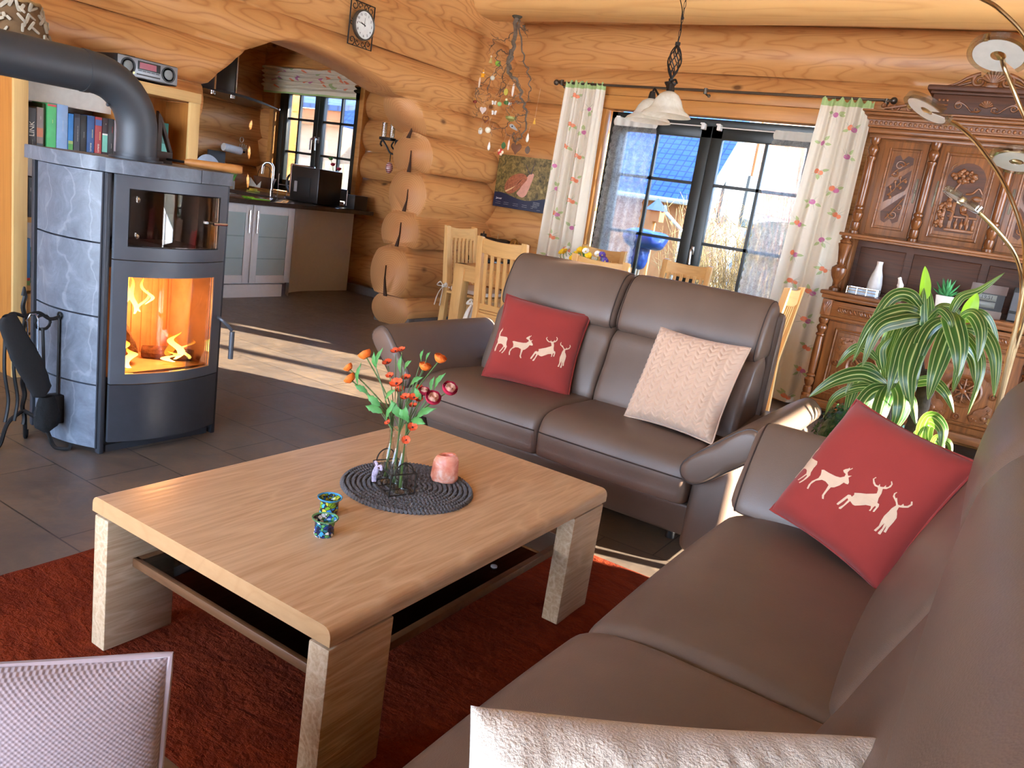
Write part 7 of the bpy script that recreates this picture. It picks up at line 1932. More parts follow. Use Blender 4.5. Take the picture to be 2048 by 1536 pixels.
m = MB(); m.box(-8.1, -6.62, 6.60, 6.66, .932, .955, .008); m.build('strip', M_trim_wood, bs); m = MB(); m.box(-8.1, -6.62, 6.63, 6.67, .957, .978, .008); m.build('strip', M_trim_wood, bs)
fa = thing('kitchen_tap', 'tall chrome swan-neck tap at the kitchen window', 'tap', (-7.45, 6.40, .93))
m = MB(); fxp, fyp = -7.50, 6.38
m.tube([(fxp, fyp, .93), (fxp, fyp, 1.22)] + [(fxp - .055 + .055 * math.cos(R(a)), fyp - .03 + .03 * math.cos(R(a)), 1.22 + .065 * math.sin(R(a))) for a in range(15, 181, 15)] + [(fxp - .112, fyp - .062, 1.15)], .014, 12); m.cyl(.024, .93, .99, 18, T(fxp, fyp, 0)); m.build('spout', M_chrome, fa)
m = MB(); m.tube([(fxp, fyp, .965), (fxp + .06, fyp - .05, .985)], .010, 10); m.build('lever', M_chrome, fa)
cm = thing('coffee_machine', 'black box coffee machine with silver front standing at the kitchen window', 'coffee machine', (-6.68, 6.25, .93))
m = MB(); m.box(-6.86, -6.43, 6.08, 6.42, .935, 1.30, .012); m.build('casing', plain('black_casing', (34, 33, 34), .35), cm)
m = MB(); m.box(-6.885, -6.855, 6.085, 6.415, 1.0, 1.315, .008); m.build('silver_front', M_chrome, cm)
m = MB(); m.box(-6.94, -6.86, 6.10, 6.40, .932, .965, .006); m.build('drip_tray', M_black, cm)
m = MB(); m.tube(bez([(-6.885, 6.10, 1.20), (-6.93, 6.10, 1.15), (-6.935, 6.10, 1.06), (-6.89, 6.10, 1.01)], 5), .012, 8); m.build('handle', M_black, cm)
m = MB(); m.box(-6.76, -6.55, 6.076, 6.081, .995, 1.19, .002); m.build('side_panel', plain('matt_black', (26, 25, 26), .6), cm)
m = MB(); m.box(-6.79, -6.745, 6.072, 6.078, 1.03, 1.14); lb = m.build('label', plain('grey_label', (170, 168, 172), .5), cm)
pot_ = thing('utensil_box', 'dark knife box at the right end of the kitchen worktop', 'box', (-6.3, 6.5, .93))
m = MB(); m.box(-6.37, -6.22, 6.42, 6.62, .932, 1.08, .006); m.build('box', plain('dark_brown_box', (44, 36, 32), .5), pot_)
m = MB(); m.tube([(-6.33, 6.41, .96), (-6.33, 6.41, 1.12)], .006, 6); m.build('whisk', M_chrome, pot_)
rk = thing('wire_dish_rack', 'thin wire dish holder left of the coffee machine', 'rack', (-7.1, 6.25, .93))
m = MB()
for y in (6.2, 6.33):
    m.tube(bez([(-7.20, y - .02, .935), (-7.19, y, .95), (-7.19, y, 1.16), (-7.18, y, 1.18)], 5), .004, 6); m.tube(bez([(-6.96, y - .02, .935), (-6.97, y, .95), (-6.97, y, 1.10)], 5), .004, 6); m.tube([(-7.19, y, 1.0), (-6.97, y, 1.0)], .004, 6); m.tube([(-7.19, y, 1.07), (-6.97, y, 1.07)], .004, 6)
m.build('wire', M_metal, rk)
wr = thing('window_wreath', 'wire hoop with a red flower and leaves standing at the kitchen window', 'decoration', (-7.1, 6.58, .98))
m = MB(); m.box(-7.22, -7.12, 6.55, 6.59, .979, .986); m.tube([(-7.17 + .13 * math.cos(R(a)), 6.56, 1.16 + .13 * math.sin(R(a))) for a in range(-30, 211, 12)], .004, 6); m.tube([(-7.17, 6.56, .985), (-7.17, 6.56, 1.16)], .004, 6); m.build('hoop', M_wrought, wr)
m = MB()
for i in range(9): a = R(60 + i * 10); poppy(m, Vector((-7.19 + .12 * math.cos(a), 6.545, 1.165 + .12 * math.sin(a))), .022, Vector((0, -1, .1)))
m.build('red_bloom', [M_poppy, M_dark], wr, sharp=80)
m = MB()
for i in range(8): lobed_leaf(m, Vector((-7.2 + .03 * (i % 3), 6.54, 1.0)), Vector((math.cos(R(20 + i * 20)), -.1, math.sin(R(20 + i * 20)))), .10, .022)
m.build('leaves', M_leaf, wr, sharp=80)
rv = thing('rose_vase', 'glass vase with two red roses on the kitchen window sill', 'vase', (-6.62, 6.58, .98))
m = MB(); m.lathe([(.03, .952), (.04, .96), (.045, 1.10), (.04, 1.10), (.035, .965)], 20, T(-6.70, 6.60, 0)); m.build('vase', M_clear, rv)
m = MB(); hs = [Vector((-6.76, 6.58, 1.37)), Vector((-6.64, 6.56, 1.33)), Vector((-6.80, 6.58, 1.43))]
for h in hs: m.tube(bez([(-6.70, 6.60, .97), (-6.71, 6.59, 1.15), h], 6), .003, 5); lobed_leaf(m, Vector((-6.70, 6.59, 1.22)), h - Vector((-6.70, 6.59, 1.26)), .09, .025)
m.build('stems', M_leaf, rv, sharp=80)
for i, h in enumerate(hs): m = MB(); petal_ball(m, h, .026, Vector((.1, -.3, 1))); m.build('rose', M_crim if i < 2 else M_leaf, rv, sharp=80)
sp2 = thing('dish_sponge', 'yellow and green dish sponge on the sink edge', 'sponge', (-7.35, 5.95, .93))
m = MB(); q = T(-7.72, 6.30, .932); m.box(-.07, .07, -.04, .04, 0, .012, .003, M=q); m.box(-.04, .04, -.03, .03, .012, .035, .006, M=q, mi=1); m.build('sponge', [plain('yellow_cloth', (214, 206, 80), .9), plain('yellow_sponge', (206, 170, 50), .95)], sp2)
gs = thing('green_scraper', 'bright green kitchen scraper lying on the worktop edge', 'kitchen tool', (-6.3, 5.25, .93))
m = MB(); m.box(-6.33, -6.21, 5.06, 5.28, .932, .942, .004); m.box(-6.31, -6.22, 5.02, 5.10, .94, .952, .005); m.build('scraper', plain('lime_plastic', (140, 210, 40), .4), gs)
wb_ = thing('wicker_basket', 'brown basket with white cloth and wire handle left of the tap', 'basket', (-7.75, 6.5, .93))
m = MB(); m.lathe([(.09, .98), (.13, 1.10), (.135, 1.11), (.12, 1.10), (.08, .99)], 24, T(-7.80, 6.52, 0)); m.build('basket', plain('brown_wicker', (110, 70, 44), .8, bump=.6, bscale=120), wb_)
m = MB(); m.tube([(-7.80 + .13 * math.cos(R(a)), 6.52, 1.11 + .13 * math.sin(R(a))) for a in range(0, 181, 15)], .003, 6); m.build('wire_handle', M_wrought, wb_)
m = MB(); m.prism([(-7.90, .985), (-7.70, .985), (-7.69, 1.06), (-7.76, 1.0), (-7.88, 1.09)], 6.375, 6.38, M=Matrix(((1, 0, 0, 0), (0, 0, 1, 0), (0, 1, 0, 0), (0, 0, 0, 1)))); m.build('napkin', M_linen, wb_)
# range hood on the kitchen side wall
rh = thing('range_hood', 'curved glass range hood with dark chimney seen through the arch', 'range hood', (-7.9, 6.0, 1.9))
m = MB(); m.box(-8.18, -7.62, 5.62, 5.90, 1.93, 2.9, .004); m.build('chimney', plain('dark_chimney', (52, 48, 46), .3, .5), rh)
m = MB(); m.box(-7.622, -7.612, 5.62, 5.635, 1.93, 2.9); m.build('chrome_edge', M_chrome, rh); m = MB(); m.box(-7.622, -7.612, 5.885, 5.90, 1.93, 2.9); m.build('chrome_edge', M_chrome, rh)
m = MB()
def hoodf(u, v):
    y = 5.45 + 1.0 * u; x = -8.15 + .60 * v
    return (x, y, 1.955 - .07 * ((u - .35) / .65) ** 2 - .0 * v)
def hoodb(u, v): p = hoodf(u, v); return (p[0], p[1], p[2] - .028 * (1 - abs(2 * u - 1) ** 3))
vs = m.grid(hoodf, 24, 4); vs2 = m.grid(hoodb, 24, 4, flip=True)
for i in range(24):
    for j in (0, 4):
        try: m.bm.faces.new([vs[i][j], vs[i + 1][j], vs2[i + 1][j], vs2[i][j]])
        except ValueError: pass
for i in (0, 24):
    for j in range(4):
        try: m.bm.faces.new([vs[i][j], vs[i][j + 1], vs2[i][j + 1], vs2[i][j]])
        except ValueError: pass
m.build('canopy', plain('smoked_canopy', (58, 58, 60), .2, .3), rh)
m = MB(); m.ball((-7.55, 6.44, 1.885), .012, 10, 8); m.build('glass_tip', M_chrome, rh)
for y in (5.7, 5.95): m = MB(); m.cyl(.03, 1.908, 1.925, 16, T(-7.75, y, 0)); m.build('spot_light', M_chrome, rh)
# paper towel holder, plate, board, grass pot on the side wall
pt = thing('paper_towel_roll', 'white paper towel roll on a wall holder left of the kitchen window', 'paper towel', (-8.1, 6.2, 1.36))
m = MB(); m.tube([(-8.12, 6.16, 1.385), (-8.12, 6.40, 1.365)], .045, 20); m.build('roll', plain('white_paper', (226, 226, 228), .9), pt)
m = MB(); m.tube([(-8.12, 6.40, 1.365), (-8.12, 6.46, 1.36)], .012, 8); m.build('holder', M_wrought, pt)
ho = thing('iron_wall_hook', 'small iron scroll wall hook above the paper towel roll', 'hook', (-8.15, 6.46, 1.4))
m = MB()
for k in range(4): m.tube([(-8.17, 6.42 + k * .03, 1.38), (-8.16, 6.42 + k * .03, 1.46 - .01 * abs(k - 1.5))], .006, 6)
m.tube([(-8.17, 6.40, 1.41), (-8.17, 6.54, 1.405)], .006, 6); m.tube([(-8.16, 6.44 + .025 * math.cos(R(a)), 1.50 + .03 * math.sin(R(a))) for a in range(0, 360, 30)], .004, 6, closed=True); m.build('hook', plain('pale_iron', (190, 180, 160), .5, .5), ho)
pb = thing('chopping_board', 'dark chopping board leaning on the kitchen side wall', 'chopping board', (-8.1, 6.1, .93))
m = MB(); m.box(-8.17, -8.15, 5.98, 6.22, .935, 1.33, .006); m.build('board', plain('dark_board', (44, 40, 38), .6), pb)
wp = thing('serving_plate', 'oval white plate standing upright behind the bookcase edge', 'plate', (-8.05, 5.95, .93))
m = MB(); q = T(-8.08, 5.93, 1.10, ry=R(82)); m.lathe([(0, .0), (.11, .0), (.17, .018), (.172, .022), (.11, .008), (0, .006)], 36, q); m.build('plate', plain('white_plate', (216, 220, 226), .25), wp)
gp = thing('grass_pot', 'small pot of bright green grass on the kitchen worktop', 'plant', (-7.9, 6.2, .93))
m = MB(); m.cyl(.05, .932, 1.02, 18, T(-7.88, 6.10, 0)); m.build('pot', plain('beige_pot', (180, 160, 130), .7), gp)
m = MB(); rnd = random.Random(2)
for i in range(60):
    a, r = rnd.uniform(0, 6.28), rnd.uniform(0, .04); b = Vector((-7.88 + r * math.cos(a), 6.10 + r * math.sin(a), 1.02)); m.tube([b, b + Vector((.4 * r * math.cos(a) + rnd.uniform(-.015, .015), .8 * r * math.sin(a), .05)), b + Vector((1.2 * r * math.cos(a), 1.2 * r * math.sin(a), .085))], [.004, .003, .0008], 4)
m.build('grass', plain('grass_green', (110, 190, 70), .6), gp)
# roman blind
rb_ = thing('roman_blind', 'gathered cream roman blind with fruit sprigs over the kitchen window', 'blind', (-7.27, 6.6, 2.1))
def rbf(u, v):
    x = -8.02 + 1.50 * u + .012 * math.sin(9 * v); fold = abs(math.sin(PI * 5 * min(v, .8) / .8))
    z = 2.385 - .30 * v + (.018 * math.sin(PI * u) * -1) * (1 - v)
    return Vector((x, 6.60 - .05 * fold * (1 if v < .8 else .3) - .02 * math.sin(2 * PI * 3 * u + v * 9), z))
m = MB(); m.grid(rbf, 50, 60)
for f in m.bm.faces:
    if f.calc_center_median().z < 2.105: f.material_index = 1
rnd = random.Random(6)
for i in range(26):
    u, v = rnd.uniform(.04, .96), rnd.uniform(.05, .75); mi = rnd.choice((2, 2, 3, 4))
    b = tess([(u + .016 * math.cos(a) * (1.5 if mi == 4 else 1), v + .05 * math.sin(a)) for a in [2 * PI * k / 10 for k in range(10)]], .012)
    for w in b.verts: w.co = rbf(min(.99, max(.01, w.co.x)), min(.99, max(.01, w.co.y))) + Vector((0, -.003, .0))
    m._merge(b, I4, mi)
m.build('cloth', [M_cur, M_cgreen, M_cor, M_cpk, M_clf], rb_, sharp=80)
m = MB(); m.tube([(-8.05, 6.63, 2.40), (-6.48, 6.63, 2.385)], .012, 8); m.build('rail', M_trim_wood, rb_)
# candle sconce with its hanging egg on the short logs
scn = thing('candle_sconce', 'black iron wall sconce with glass candle tubes beside the log ends', 'sconce', (-5.1, 5.72, 1.6))
m = MB(); m.box(-5.10, -5.07, 5.70, 5.78, 1.50, 1.66, .004)
m.tube(bez([(-5.11, 5.74, 1.53), (-5.16, 5.72, 1.54), (-5.20, 5.70, 1.60), (-5.24, 5.69, 1.64), (-5.26, 5.69, 1.61), (-5.245, 5.69, 1.59)], 6), .009, 6); m.tube(bez([(-5.11, 5.74, 1.56), (-5.15, 5.72, 1.60), (-5.13, 5.72, 1.64)], 6), .008, 6); m.box(-5.26, -5.12, 5.66, 5.74, 1.645, 1.67, .004); m.tube([(-5.15, 5.72, 1.53), (-5.15, 5.72, 1.46)], .004, 6); m.build('bracket', M_wrought, scn)
for x in (-5.24, -5.14): m = MB(); m.lathe([(.022, 1.67), (.024, 1.69), (.024, 1.80), (.022, 1.80), (.021, 1.675)], 16, T(x, 5.70, 0)); m.build('glass_tube', M_clear, scn)
eg = thing('striped_egg', 'red and white striped egg hanging under the wall sconce', 'ornament', (-5.15, 5.72, 1.40))
t_ = NT('striped_red'); sp_z = t_.n('SeparateXYZ'); t_.l(t_.coord(), sp_z.inputs[0]); t_.base(t_.ramp(t_.math('FRACT', t_.math('MULTIPLY', sp_z.outputs[2], 60)), [(0, lin((130, 50, 46))), (.6, lin((130, 50, 46))), (.62, lin((210, 190, 190)))], 'CONSTANT')); t_.set(Roughness=.3)
m = MB(); m.ball((-5.15, 5.72, 1.405), (.034, .034, .052), 16, 12); m.build('egg', t_.m, eg)

# ================================================================ CORKSCREW BRANCH WITH HANGING ORNAMENTS
M_bark = plain('grey_bark', (108, 92, 76), .9, var=.25, vscale=40, bump=.6, bscale=80)
YBR = 6.15
cb_ = thing('corkscrew_branch', 'bundle of grey corkscrew willow twigs hanging from the ceiling beam in the corner', 'branch', (-4.27, YBR, 2.86))
m = MB(); rnd = random.Random(17)
def twig(pts, r0, r1, wob=.012, dy=0.0):
    P = bez([atY(x, y, YBR + d + dy) for x, y, d in pts], 9); n = len(P)
    Q = [p + Vector((wob * math.sin(i * .9 + rnd.uniform(0, .6)), wob * math.cos(i * 1.1), wob * .5 * math.sin(i * 1.7))) for i, p in enumerate(P)]
    m.tube(Q, [r0 + (r1 - r0) * i / (n - 1) for i in range(n)], 6); return Q
main = [
    ([(1033, 32, 0), (1030, 70, 0), (1025, 100, 0), (1018, 130, -.02), (1020, 150, 0)], .022, .013),
    ([(1022, 105, 0), (1015, 140, -.05), (1035, 165, -.05), (1045, 200, -.03), (1052, 225, 0), (1050, 260, 0), (1035, 280, 0)], .015, .006),
    ([(1036, 40, 0), (1042, 80, .03), (1048, 120, .03), (1058, 150, .02), (1060, 180, 0), (1055, 200, 0)], .008, .004),
    ([(1030, 60, 0), (1010, 80, .02), (990, 78, 0), (985, 95, 0)], .004, .002), ([(1018, 110, 0), (1000, 100, -.05), (992, 115, -.08), (1002, 130, -.1), (990, 150, -.1)], .005, .0025),
    ([(1020, 130, 0), (1005, 150, 0), (1010, 175, 0), (1000, 195, 0)], .005, .0025), ([(1020, 150, 0), (1025, 160, 0), (1040, 175, -.05), (1035, 195, -.05)], .005, .002),
    ([(1045, 205, 0), (1030, 205, -.06), (1015, 215, -.06), (1018, 240, 0)], .004, .002), ([(1048, 230, 0), (1030, 235, -.05), (1040, 255, 0), (1030, 270, 0)], .004, .002),
    ([(1000, 130, 0), (985, 150, 0), (965, 165, 0), (955, 180, 0), (962, 200, 0)], .004, .002), ([(990, 150, 0), (975, 175, 0), (980, 195, 0), (965, 205, 0)], .0035, .0018),
    ([(1020, 240, 0), (1010, 255, 0), (985, 258, 0), (975, 262, 0)], .0035, .0018), ([(1025, 265, 0), (1030, 285, 0), (1040, 275, 0)], .006, .004), ([(955, 180, 0), (950, 200, 0), (955, 225, 0), (948, 235, 0)], .003, .0015),
    ([(1035, 50, 0), (1050, 60, 0), (1046, 50, 0)], .005, .006), ([(1008, 160, 0), (1000, 175, 0), (1008, 185, 0)], .003, .0015), ([(1055, 200, 0), (1048, 215, 0), (1058, 225, 0)], .003, .0015)]
for pts, r0, r1 in main:
    Q = twig(pts, r0, r1)
    for k in range(5):
        i = rnd.randrange(2, len(Q)); p = Q[i]; d = Vector((rnd.uniform(-1, 1), rnd.uniform(-.6, .6), rnd.uniform(-1, .5)))
        e = [p + d * (.03 * s) + Vector((.010 * math.sin(s * 3 + k), 0, .010 * math.cos(s * 4))) for s in range(4)]; m.tube(e, [.0028, .0022, .0018, .0012], 5)
m.build('twigs', M_bark, cb_)
m = MB(); m.ball((atY(1034, 36, YBR).x, YBR, 2.845), (.05, .04, .03), 10, 8); m.build('moss_tie', plain('dark_moss', (70, 62, 46), .95, bump=.8, bscale=80), cb_)
M_thr = plain('thread', (210, 180, 150), .8)
OC = {}
def om(c, rough=.5):
    k = tuple(c)
    if k not in OC: OC[k] = plain('ornament_colour_%02d' % len(OC), c, rough)
    return OC[k]
def orn(name, label, px, py, shape, cols, s=.022, thr=18, dy=0.0, cat='ornament'):
    p = atY(px, py, YBR - .03 + dy); t = thing(name, label, cat, tuple(p), 0, 'ornaments on the corkscrew branch')
    m = MB(); mats = [om(c) for c in cols]
    F = Matrix(((1, 0, 0, p.x), (0, 0, -1, p.y), (0, 1, 0, p.z), (0, 0, 0, 1)))
    if shape == 'heart':
        pts = [(s * .062 * 16 * math.sin(a) ** 3, s * .062 * (13 * math.cos(a) - 5 * math.cos(2 * a) - 2 * math.cos(3 * a) - math.cos(4 * a))) for a in [2 * PI * k / 28 for k in range(28)]]
        m.prism(pts, -.004, .004, M=F, bev=.002)
    elif shape == 'ring_heart':
        pts = [F @ Vector((s * .062 * 16 * math.sin(a) ** 3, s * .062 * (13 * math.cos(a) - 5 * math.cos(2 * a) - 2 * math.cos(3 * a) - math.cos(4 * a)), 0)) for a in [2 * PI * k / 24 for k in range(24)]]; m.tube(pts, .004, 6, closed=True)
    elif shape == 'star':
        pts = [((s if k % 2 == 0 else s * .45) * math.sin(2 * PI * k / 10), (s if k % 2 == 0 else s * .45) * math.cos(2 * PI * k / 10)) for k in range(10)]; m.prism(pts, -.005, .005, M=F, bev=.002); m.ball((0, s * .7, 0), s * .32, 10, 8, M=F, mi=len(mats) - 1)
        m.lathe([(s * .3, 0), (s * .02, s * .9)], 10, F @ T(0, s * .85, 0, rx=-PI / 2))
    elif shape == 'butterfly':
        for sx in (-1, 1):
            m.prism(smooth_poly([(0, .1 * s), (sx * .5 * s, .8 * s), (sx * 1.1 * s, .7 * s), (sx * .9 * s, .1 * s), (sx * .8 * s, -.6 * s), (sx * .3 * s, -.5 * s)], 3), -.002, .002, M=F)
        m.tube([F @ Vector((0, -.6 * s, .002)), F @ Vector((0, .6 * s, .002))], .003, 6, mi=len(mats) - 1)
    elif shape == 'ball': m.ball(tuple(p), s, 14, 10)
    elif shape == 'drop': m.lathe([(0, -s * 1.3), (s * .35, -s * .9), (s * .42, -s * .2), (s * .2, s * .8), (0, s * 1.2)], 12, T(*p))
    elif shape == 'bird':
        m.ball(tuple(p), (s * .7, s * .6, s * 1.0), 12, 9); m.ball((p.x, p.y - .004, p.z + s * 1.05), s * .55, 10, 8, mi=len(mats) - 1); m.prism([(-.1 * s, 1.0 * s), (.1 * s, 1.0 * s), (0, .8 * s)], s * .55, s * .75, M=F)
        for sx in (-1, 1): m.prism(smooth_poly([(sx * .5 * s, .5 * s), (sx * 1.2 * s, .2 * s), (sx * .9 * s, -.7 * s), (sx * .4 * s, -.5 * s)], 3), -.002, .004, M=F)
    elif shape == 'owl':
        m.rbox(tuple(p), (s * 1.7, s * 1.1, s * 2.3), .8, 16, 12)
        for sx in (-1, 1): m.ball((p.x + sx * s * .35, p.y - s * .5, p.z + s * .45), s * .3, 10, 8, mi=1); m.ball((p.x + sx * s * .35, p.y - s * .78, p.z + s * .45), s * .13, 8, 6, mi=len(mats) - 1)
    elif shape == 'leaf': m.prism(smooth_poly([(0, s), (.7 * s, .3 * s), (.6 * s, -.5 * s), (0, -s), (-.6 * s, -.5 * s), (-.7 * s, .3 * s)], 4), -.003, .003, M=F)
    elif shape == 'fish':
        m.prism(smooth_poly([(-1.1 * s, .35 * s), (-.4 * s, .6 * s), (.6 * s, -.1 * s), (1.1 * s, -.7 * s), (.3 * s, -.5 * s), (-.7 * s, -.2 * s)], 4), -.004, .004, M=F, bev=.001); m.ball((p.x - .3 * s, p.y - .005, p.z + .1 * s), s * .18, 8, 6, mi=len(mats) - 1)
    elif shape == 'flower':
        for k in range(5): a = 2 * PI * k / 5; m.ball((p.x + .6 * s * math.cos(a), p.y, p.z + .6 * s * math.sin(a)), (s * .5, s * .25, s * .5), 8, 6, mi=k % len(mats))
        m.ball((p.x, p.y - .004, p.z), s * .35, 8, 6, mi=len(mats) - 1)
    elif shape == 'angel':
        m.lathe([(s * .6, -s * 1.2), (s * .25, s * .3), (0, s * .5)], 12, T(*p)); m.ball((p.x, p.y, p.z + s * .75), s * .33, 10, 8, mi=len(mats) - 1)
    elif shape == 'feather': m.prism(smooth_poly([(0, 1.6 * s), (.35 * s, .6 * s), (.25 * s, -1.2 * s), (0, -1.6 * s), (-.25 * s, -1.0 * s), (-.3 * s, .6 * s)], 3), -.002, .002, M=F)
    elif shape == 'nest': m.lathe([(s * .3, -s * .6), (s, -s * .2), (s * 1.1, s * .2), (s * .7, s * .1), (0, -s * .2)], 16, T(*p))
    m.build('figure', mats, t, sharp=40)
    m = MB(); top_ = p + Vector((0, .0, s * 1.05)); m.tube([top_, top_ + Vector((0, .02, thr * .0042))], .0011, 5); m.build('thread', M_thr, t)
W_, G_, B_, Rr = (226, 222, 214), (70, 110, 50), (110, 66, 40), (190, 50, 46)
orn('star_figure', 'yellow star-shaped figure with pointed cap, upper left of the branch', 966, 150, 'star', [(240, 170, 30), (246, 220, 190)], .030, 10)
orn('angel_figure', 'small pale gold angel near the top of the branch', 982, 118, 'angel', [(206, 190, 120), (236, 214, 190)], .028, 12)
orn('apple_ornament', 'light green glass apple beside the gold angel on the branch', 996, 127, 'ball', [(130, 180, 60)], .026, 10)
orn('glass_ball', 'silver glass ball below the green apple on the branch', 985, 156, 'ball', [(206, 204, 186)], .021, 14)
orn('barber_stick', 'striped white stick hanging left below the yellow star', 959, 165, 'feather', [(220, 200, 180)], .028, 6)
orn('fairy_figure', 'yellow-green fairy figure in the middle of the branch', 1012, 184, 'leaf', [(196, 186, 80), (240, 220, 190)], .030, 12)
orn('twist_stick', 'white twisted stick right of the yellow-green fairy', 1026, 180, 'feather', [(232, 220, 206)], .034, 8)
orn('acorn_figure', 'small dark red acorn figure at the left edge of the branch', 950, 203, 'bird', [(130, 50, 30), (206, 150, 60)], .018, 14)
orn('wire_butterfly', 'upper white butterfly left of the green ball on the branch', 988, 206, 'butterfly', [W_, (120, 110, 100)], .024, 16)
orn('green_ball', 'pale green ball beside the upper white butterfly', 999, 208, 'ball', [(150, 200, 130)], .020, 14)
orn('green_bird', 'dark green bird with yellow head in the middle of the branch', 1013, 205, 'bird', [G_, (236, 220, 170)], .022, 12)
orn('wire_butterfly', 'small white butterfly right of the dark green bird', 1020, 208, 'butterfly', [W_, (120, 110, 100)], .018, 14)
orn('white_heart', 'white wooden heart at the left of the branch', 966, 220, 'heart', [(224, 214, 206)], .036, 22)
orn('wire_butterfly', 'lower white butterfly right of the white heart', 988, 226, 'butterfly', [W_, (120, 110, 100)], .026, 12)
orn('wicker_heart', 'brown woven ring heart below the white heart', 971, 238, 'ring_heart', [(110, 60, 40)], .034, 20)
orn('owl_figure', 'white and green owl with big eyes at lower left of the branch', 961, 262, 'owl', [(200, 200, 190), (236, 220, 180), (40, 30, 24)], .026, 20)
orn('cream_egg', 'cream egg with green base beside the owl', 976, 260, 'ball', [(226, 220, 196)], .027, 20)
orn('green_nest', 'green and yellow nest in the lower middle of the branch', 1022, 236, 'nest', [(150, 150, 80)], .048, 14)
orn('wolf_figure', 'flat grey wooden fish-like figure under the green nest', 1027, 254, 'fish', [(170, 170, 170), (40, 40, 40)], .040, 18)
orn('white_drop', 'narrow white drop hanging lowest at the left of the branch', 978, 292, 'drop', [(236, 236, 230)], .032, 40)
orn('green_leaf', 'dark green leaf above the paper flower below the branch', 1007, 291, 'leaf', [(54, 100, 50)], .030, 20)
orn('white_feather', 'white feather left of the brown heart', 1017, 290, 'feather', [(230, 216, 204)], .028, 16)
orn('wooden_heart', 'dark brown wooden heart hanging lowest above the calendar', 1032, 296, 'heart', [(110, 70, 44)], .056, 14)
orn('paper_flower', 'cream and red paper flower at the lower edge of the ornaments', 1001, 304, 'flower', [(232, 206, 176), (200, 60, 50)], .030, 10)
orn('yellow_key', 'yellow wooden key on a long thread at the right of the branch', 1069, 242, 'angel', [(236, 190, 80), (240, 200, 110)], .022, 60)
orn('white_twist', 'white twisted drop with gold cap right of the brown heart', 1055, 275, 'drop', [(236, 230, 216)], .034, 16)
orn('grey_mouse', 'small grey cloth bird hanging just above the calendar', 1055, 300, 'leaf', [(110, 90, 76)], .034, 8)

# ================================================================ OUTSIDE
def ground_mat():
    t = NT('garden_ground'); v = t.coord(); n = t.noise(v, 1.8, 6, .65); n2 = t.noise(v, 14, 5, .7)
    c = t.ramp(n, [(.35, lin((96, 84, 66))), (.5, lin((150, 132, 92))), (.65, lin((116, 128, 66)))]); c = t.mix(t.math('MULTIPLY', n2, .6), c, lin((80, 68, 52))); t.base(c); t.set(Roughness=.95); t.bump(n2, .8, .08); return t.m
g = MB()
def grf(u, v):
    x = -45 + 75 * u; y = 7.25 + 60 * v * v
    return (x, y, -.10 + .05 * noise.noise(Vector((x * .4, y * .4, 0))) * min(1, 4 * v) - .6 * min(1, max(0, (y - 9) / 10)))
g.grid(grf, 60, 50)
o = g.build('garden_ground', ground_mat(), None); struct(o)
M_roof = NT('slate_roof_sky_blue')  # dark slate; the sky's blue reflection is painted into the tile colour
_v = M_roof.coord(); _w = M_roof.n('TexBrick'); _w.offset = .0; _w.inputs['Scale'].default_value = 1; _w.inputs['Brick Width'].default_value = .22; _w.inputs['Row Height'].default_value = .22; _w.inputs['Mortar Size'].default_value = .022; _w.inputs['Color1'].default_value = rgba((52, 76, 124)); _w.inputs['Color2'].default_value = rgba((60, 86, 136)); _w.inputs['Mortar'].default_value = rgba((28, 42, 76))
M_roof.l(_v, _w.inputs['Vector']); M_roof.base(_w.outputs[0]); M_roof.set(Roughness=.45); M_roof = M_roof.m
M_plaster = plain('white_render', (176, 172, 164), .9); M_orange = wood('orange_cladding', (196, 126, 70), (150, 86, 42), 'Z', freq=6, along=.3, across=5, contrast=.4)
M_glassd = plain('dark_house_window', (70, 80, 84), .1)
nh = thing('neighbour_house', 'neighbouring house with slate roof coloured by sky reflection and sunlit gable seen through the terrace door', 'house', (-10, 24, -.7))
YE = 20.0; E0 = atY(1404, 405, YE); ze = E0.z; xe = E0.x
sl = .95; D_ = 7.0
m = MB()   # roof slope, built in its own plane so that the tile courses follow it
L = math.hypot(1, sl)
Rm = Matrix(((1, 0, 0, 0), (0, 1 / L, -sl / L, 0), (0, sl / L, 1 / L, 0), (0, 0, 0, 1)))
m.box(-16, 0, 0, D_ * L, -.12, .0, M=Matrix.Identity(4)); ro = m.build('roof', M_roof, nh, world=False); ro.matrix_basis = Matrix.Translation(Vector((xe, YE, ze)) - Vector((-10, 24, -.7))) @ Rm
m = MB(); vb = [(YE - .15, ze - .45), (YE + D_, ze - .45 + (D_ + .15) * sl), (YE + D_, ze + .06 + D_ * sl), (YE - .15, ze + .05 - .15 * sl)]
m.prism(vb, xe, xe + .16, M=Matrix(((0, 0, 1, 0), (1, 0, 0, 0), (0, 1, 0, 0), (0, 0, 0, 1)))); m.build('verge_board', M_plaster, nh)
m = MB(); wl_ = [(YE + .6, -.8), (YE + 13.4, -.8), (YE + 13.4, ze), (YE + D_, ze - .3 + D_ * sl), (YE + .6, ze - .3 + .6 * sl)]
m.prism(wl_, xe - 14, xe - .35, M=Matrix(((0, 0, 1, 0), (1, 0, 0, 0), (0, 1, 0, 0), (0, 0, 0, 1)))); m.build('wall', M_plaster, nh)
m = MB(); m.prism([(YE + 4.6, 2.0), (YE + 10, 2.0), (YE + 10, ze + (14 - 10) * sl - .5), (YE + D_, ze - .5 + D_ * sl), (YE + 4.6, ze - .5 + 4.6 * sl)], xe - .36, xe - .28, M=Matrix(((0, 0, 1, 0), (1, 0, 0, 0), (0, 1, 0, 0), (0, 0, 0, 1)))); m.build('gable_cladding', M_orange, nh)
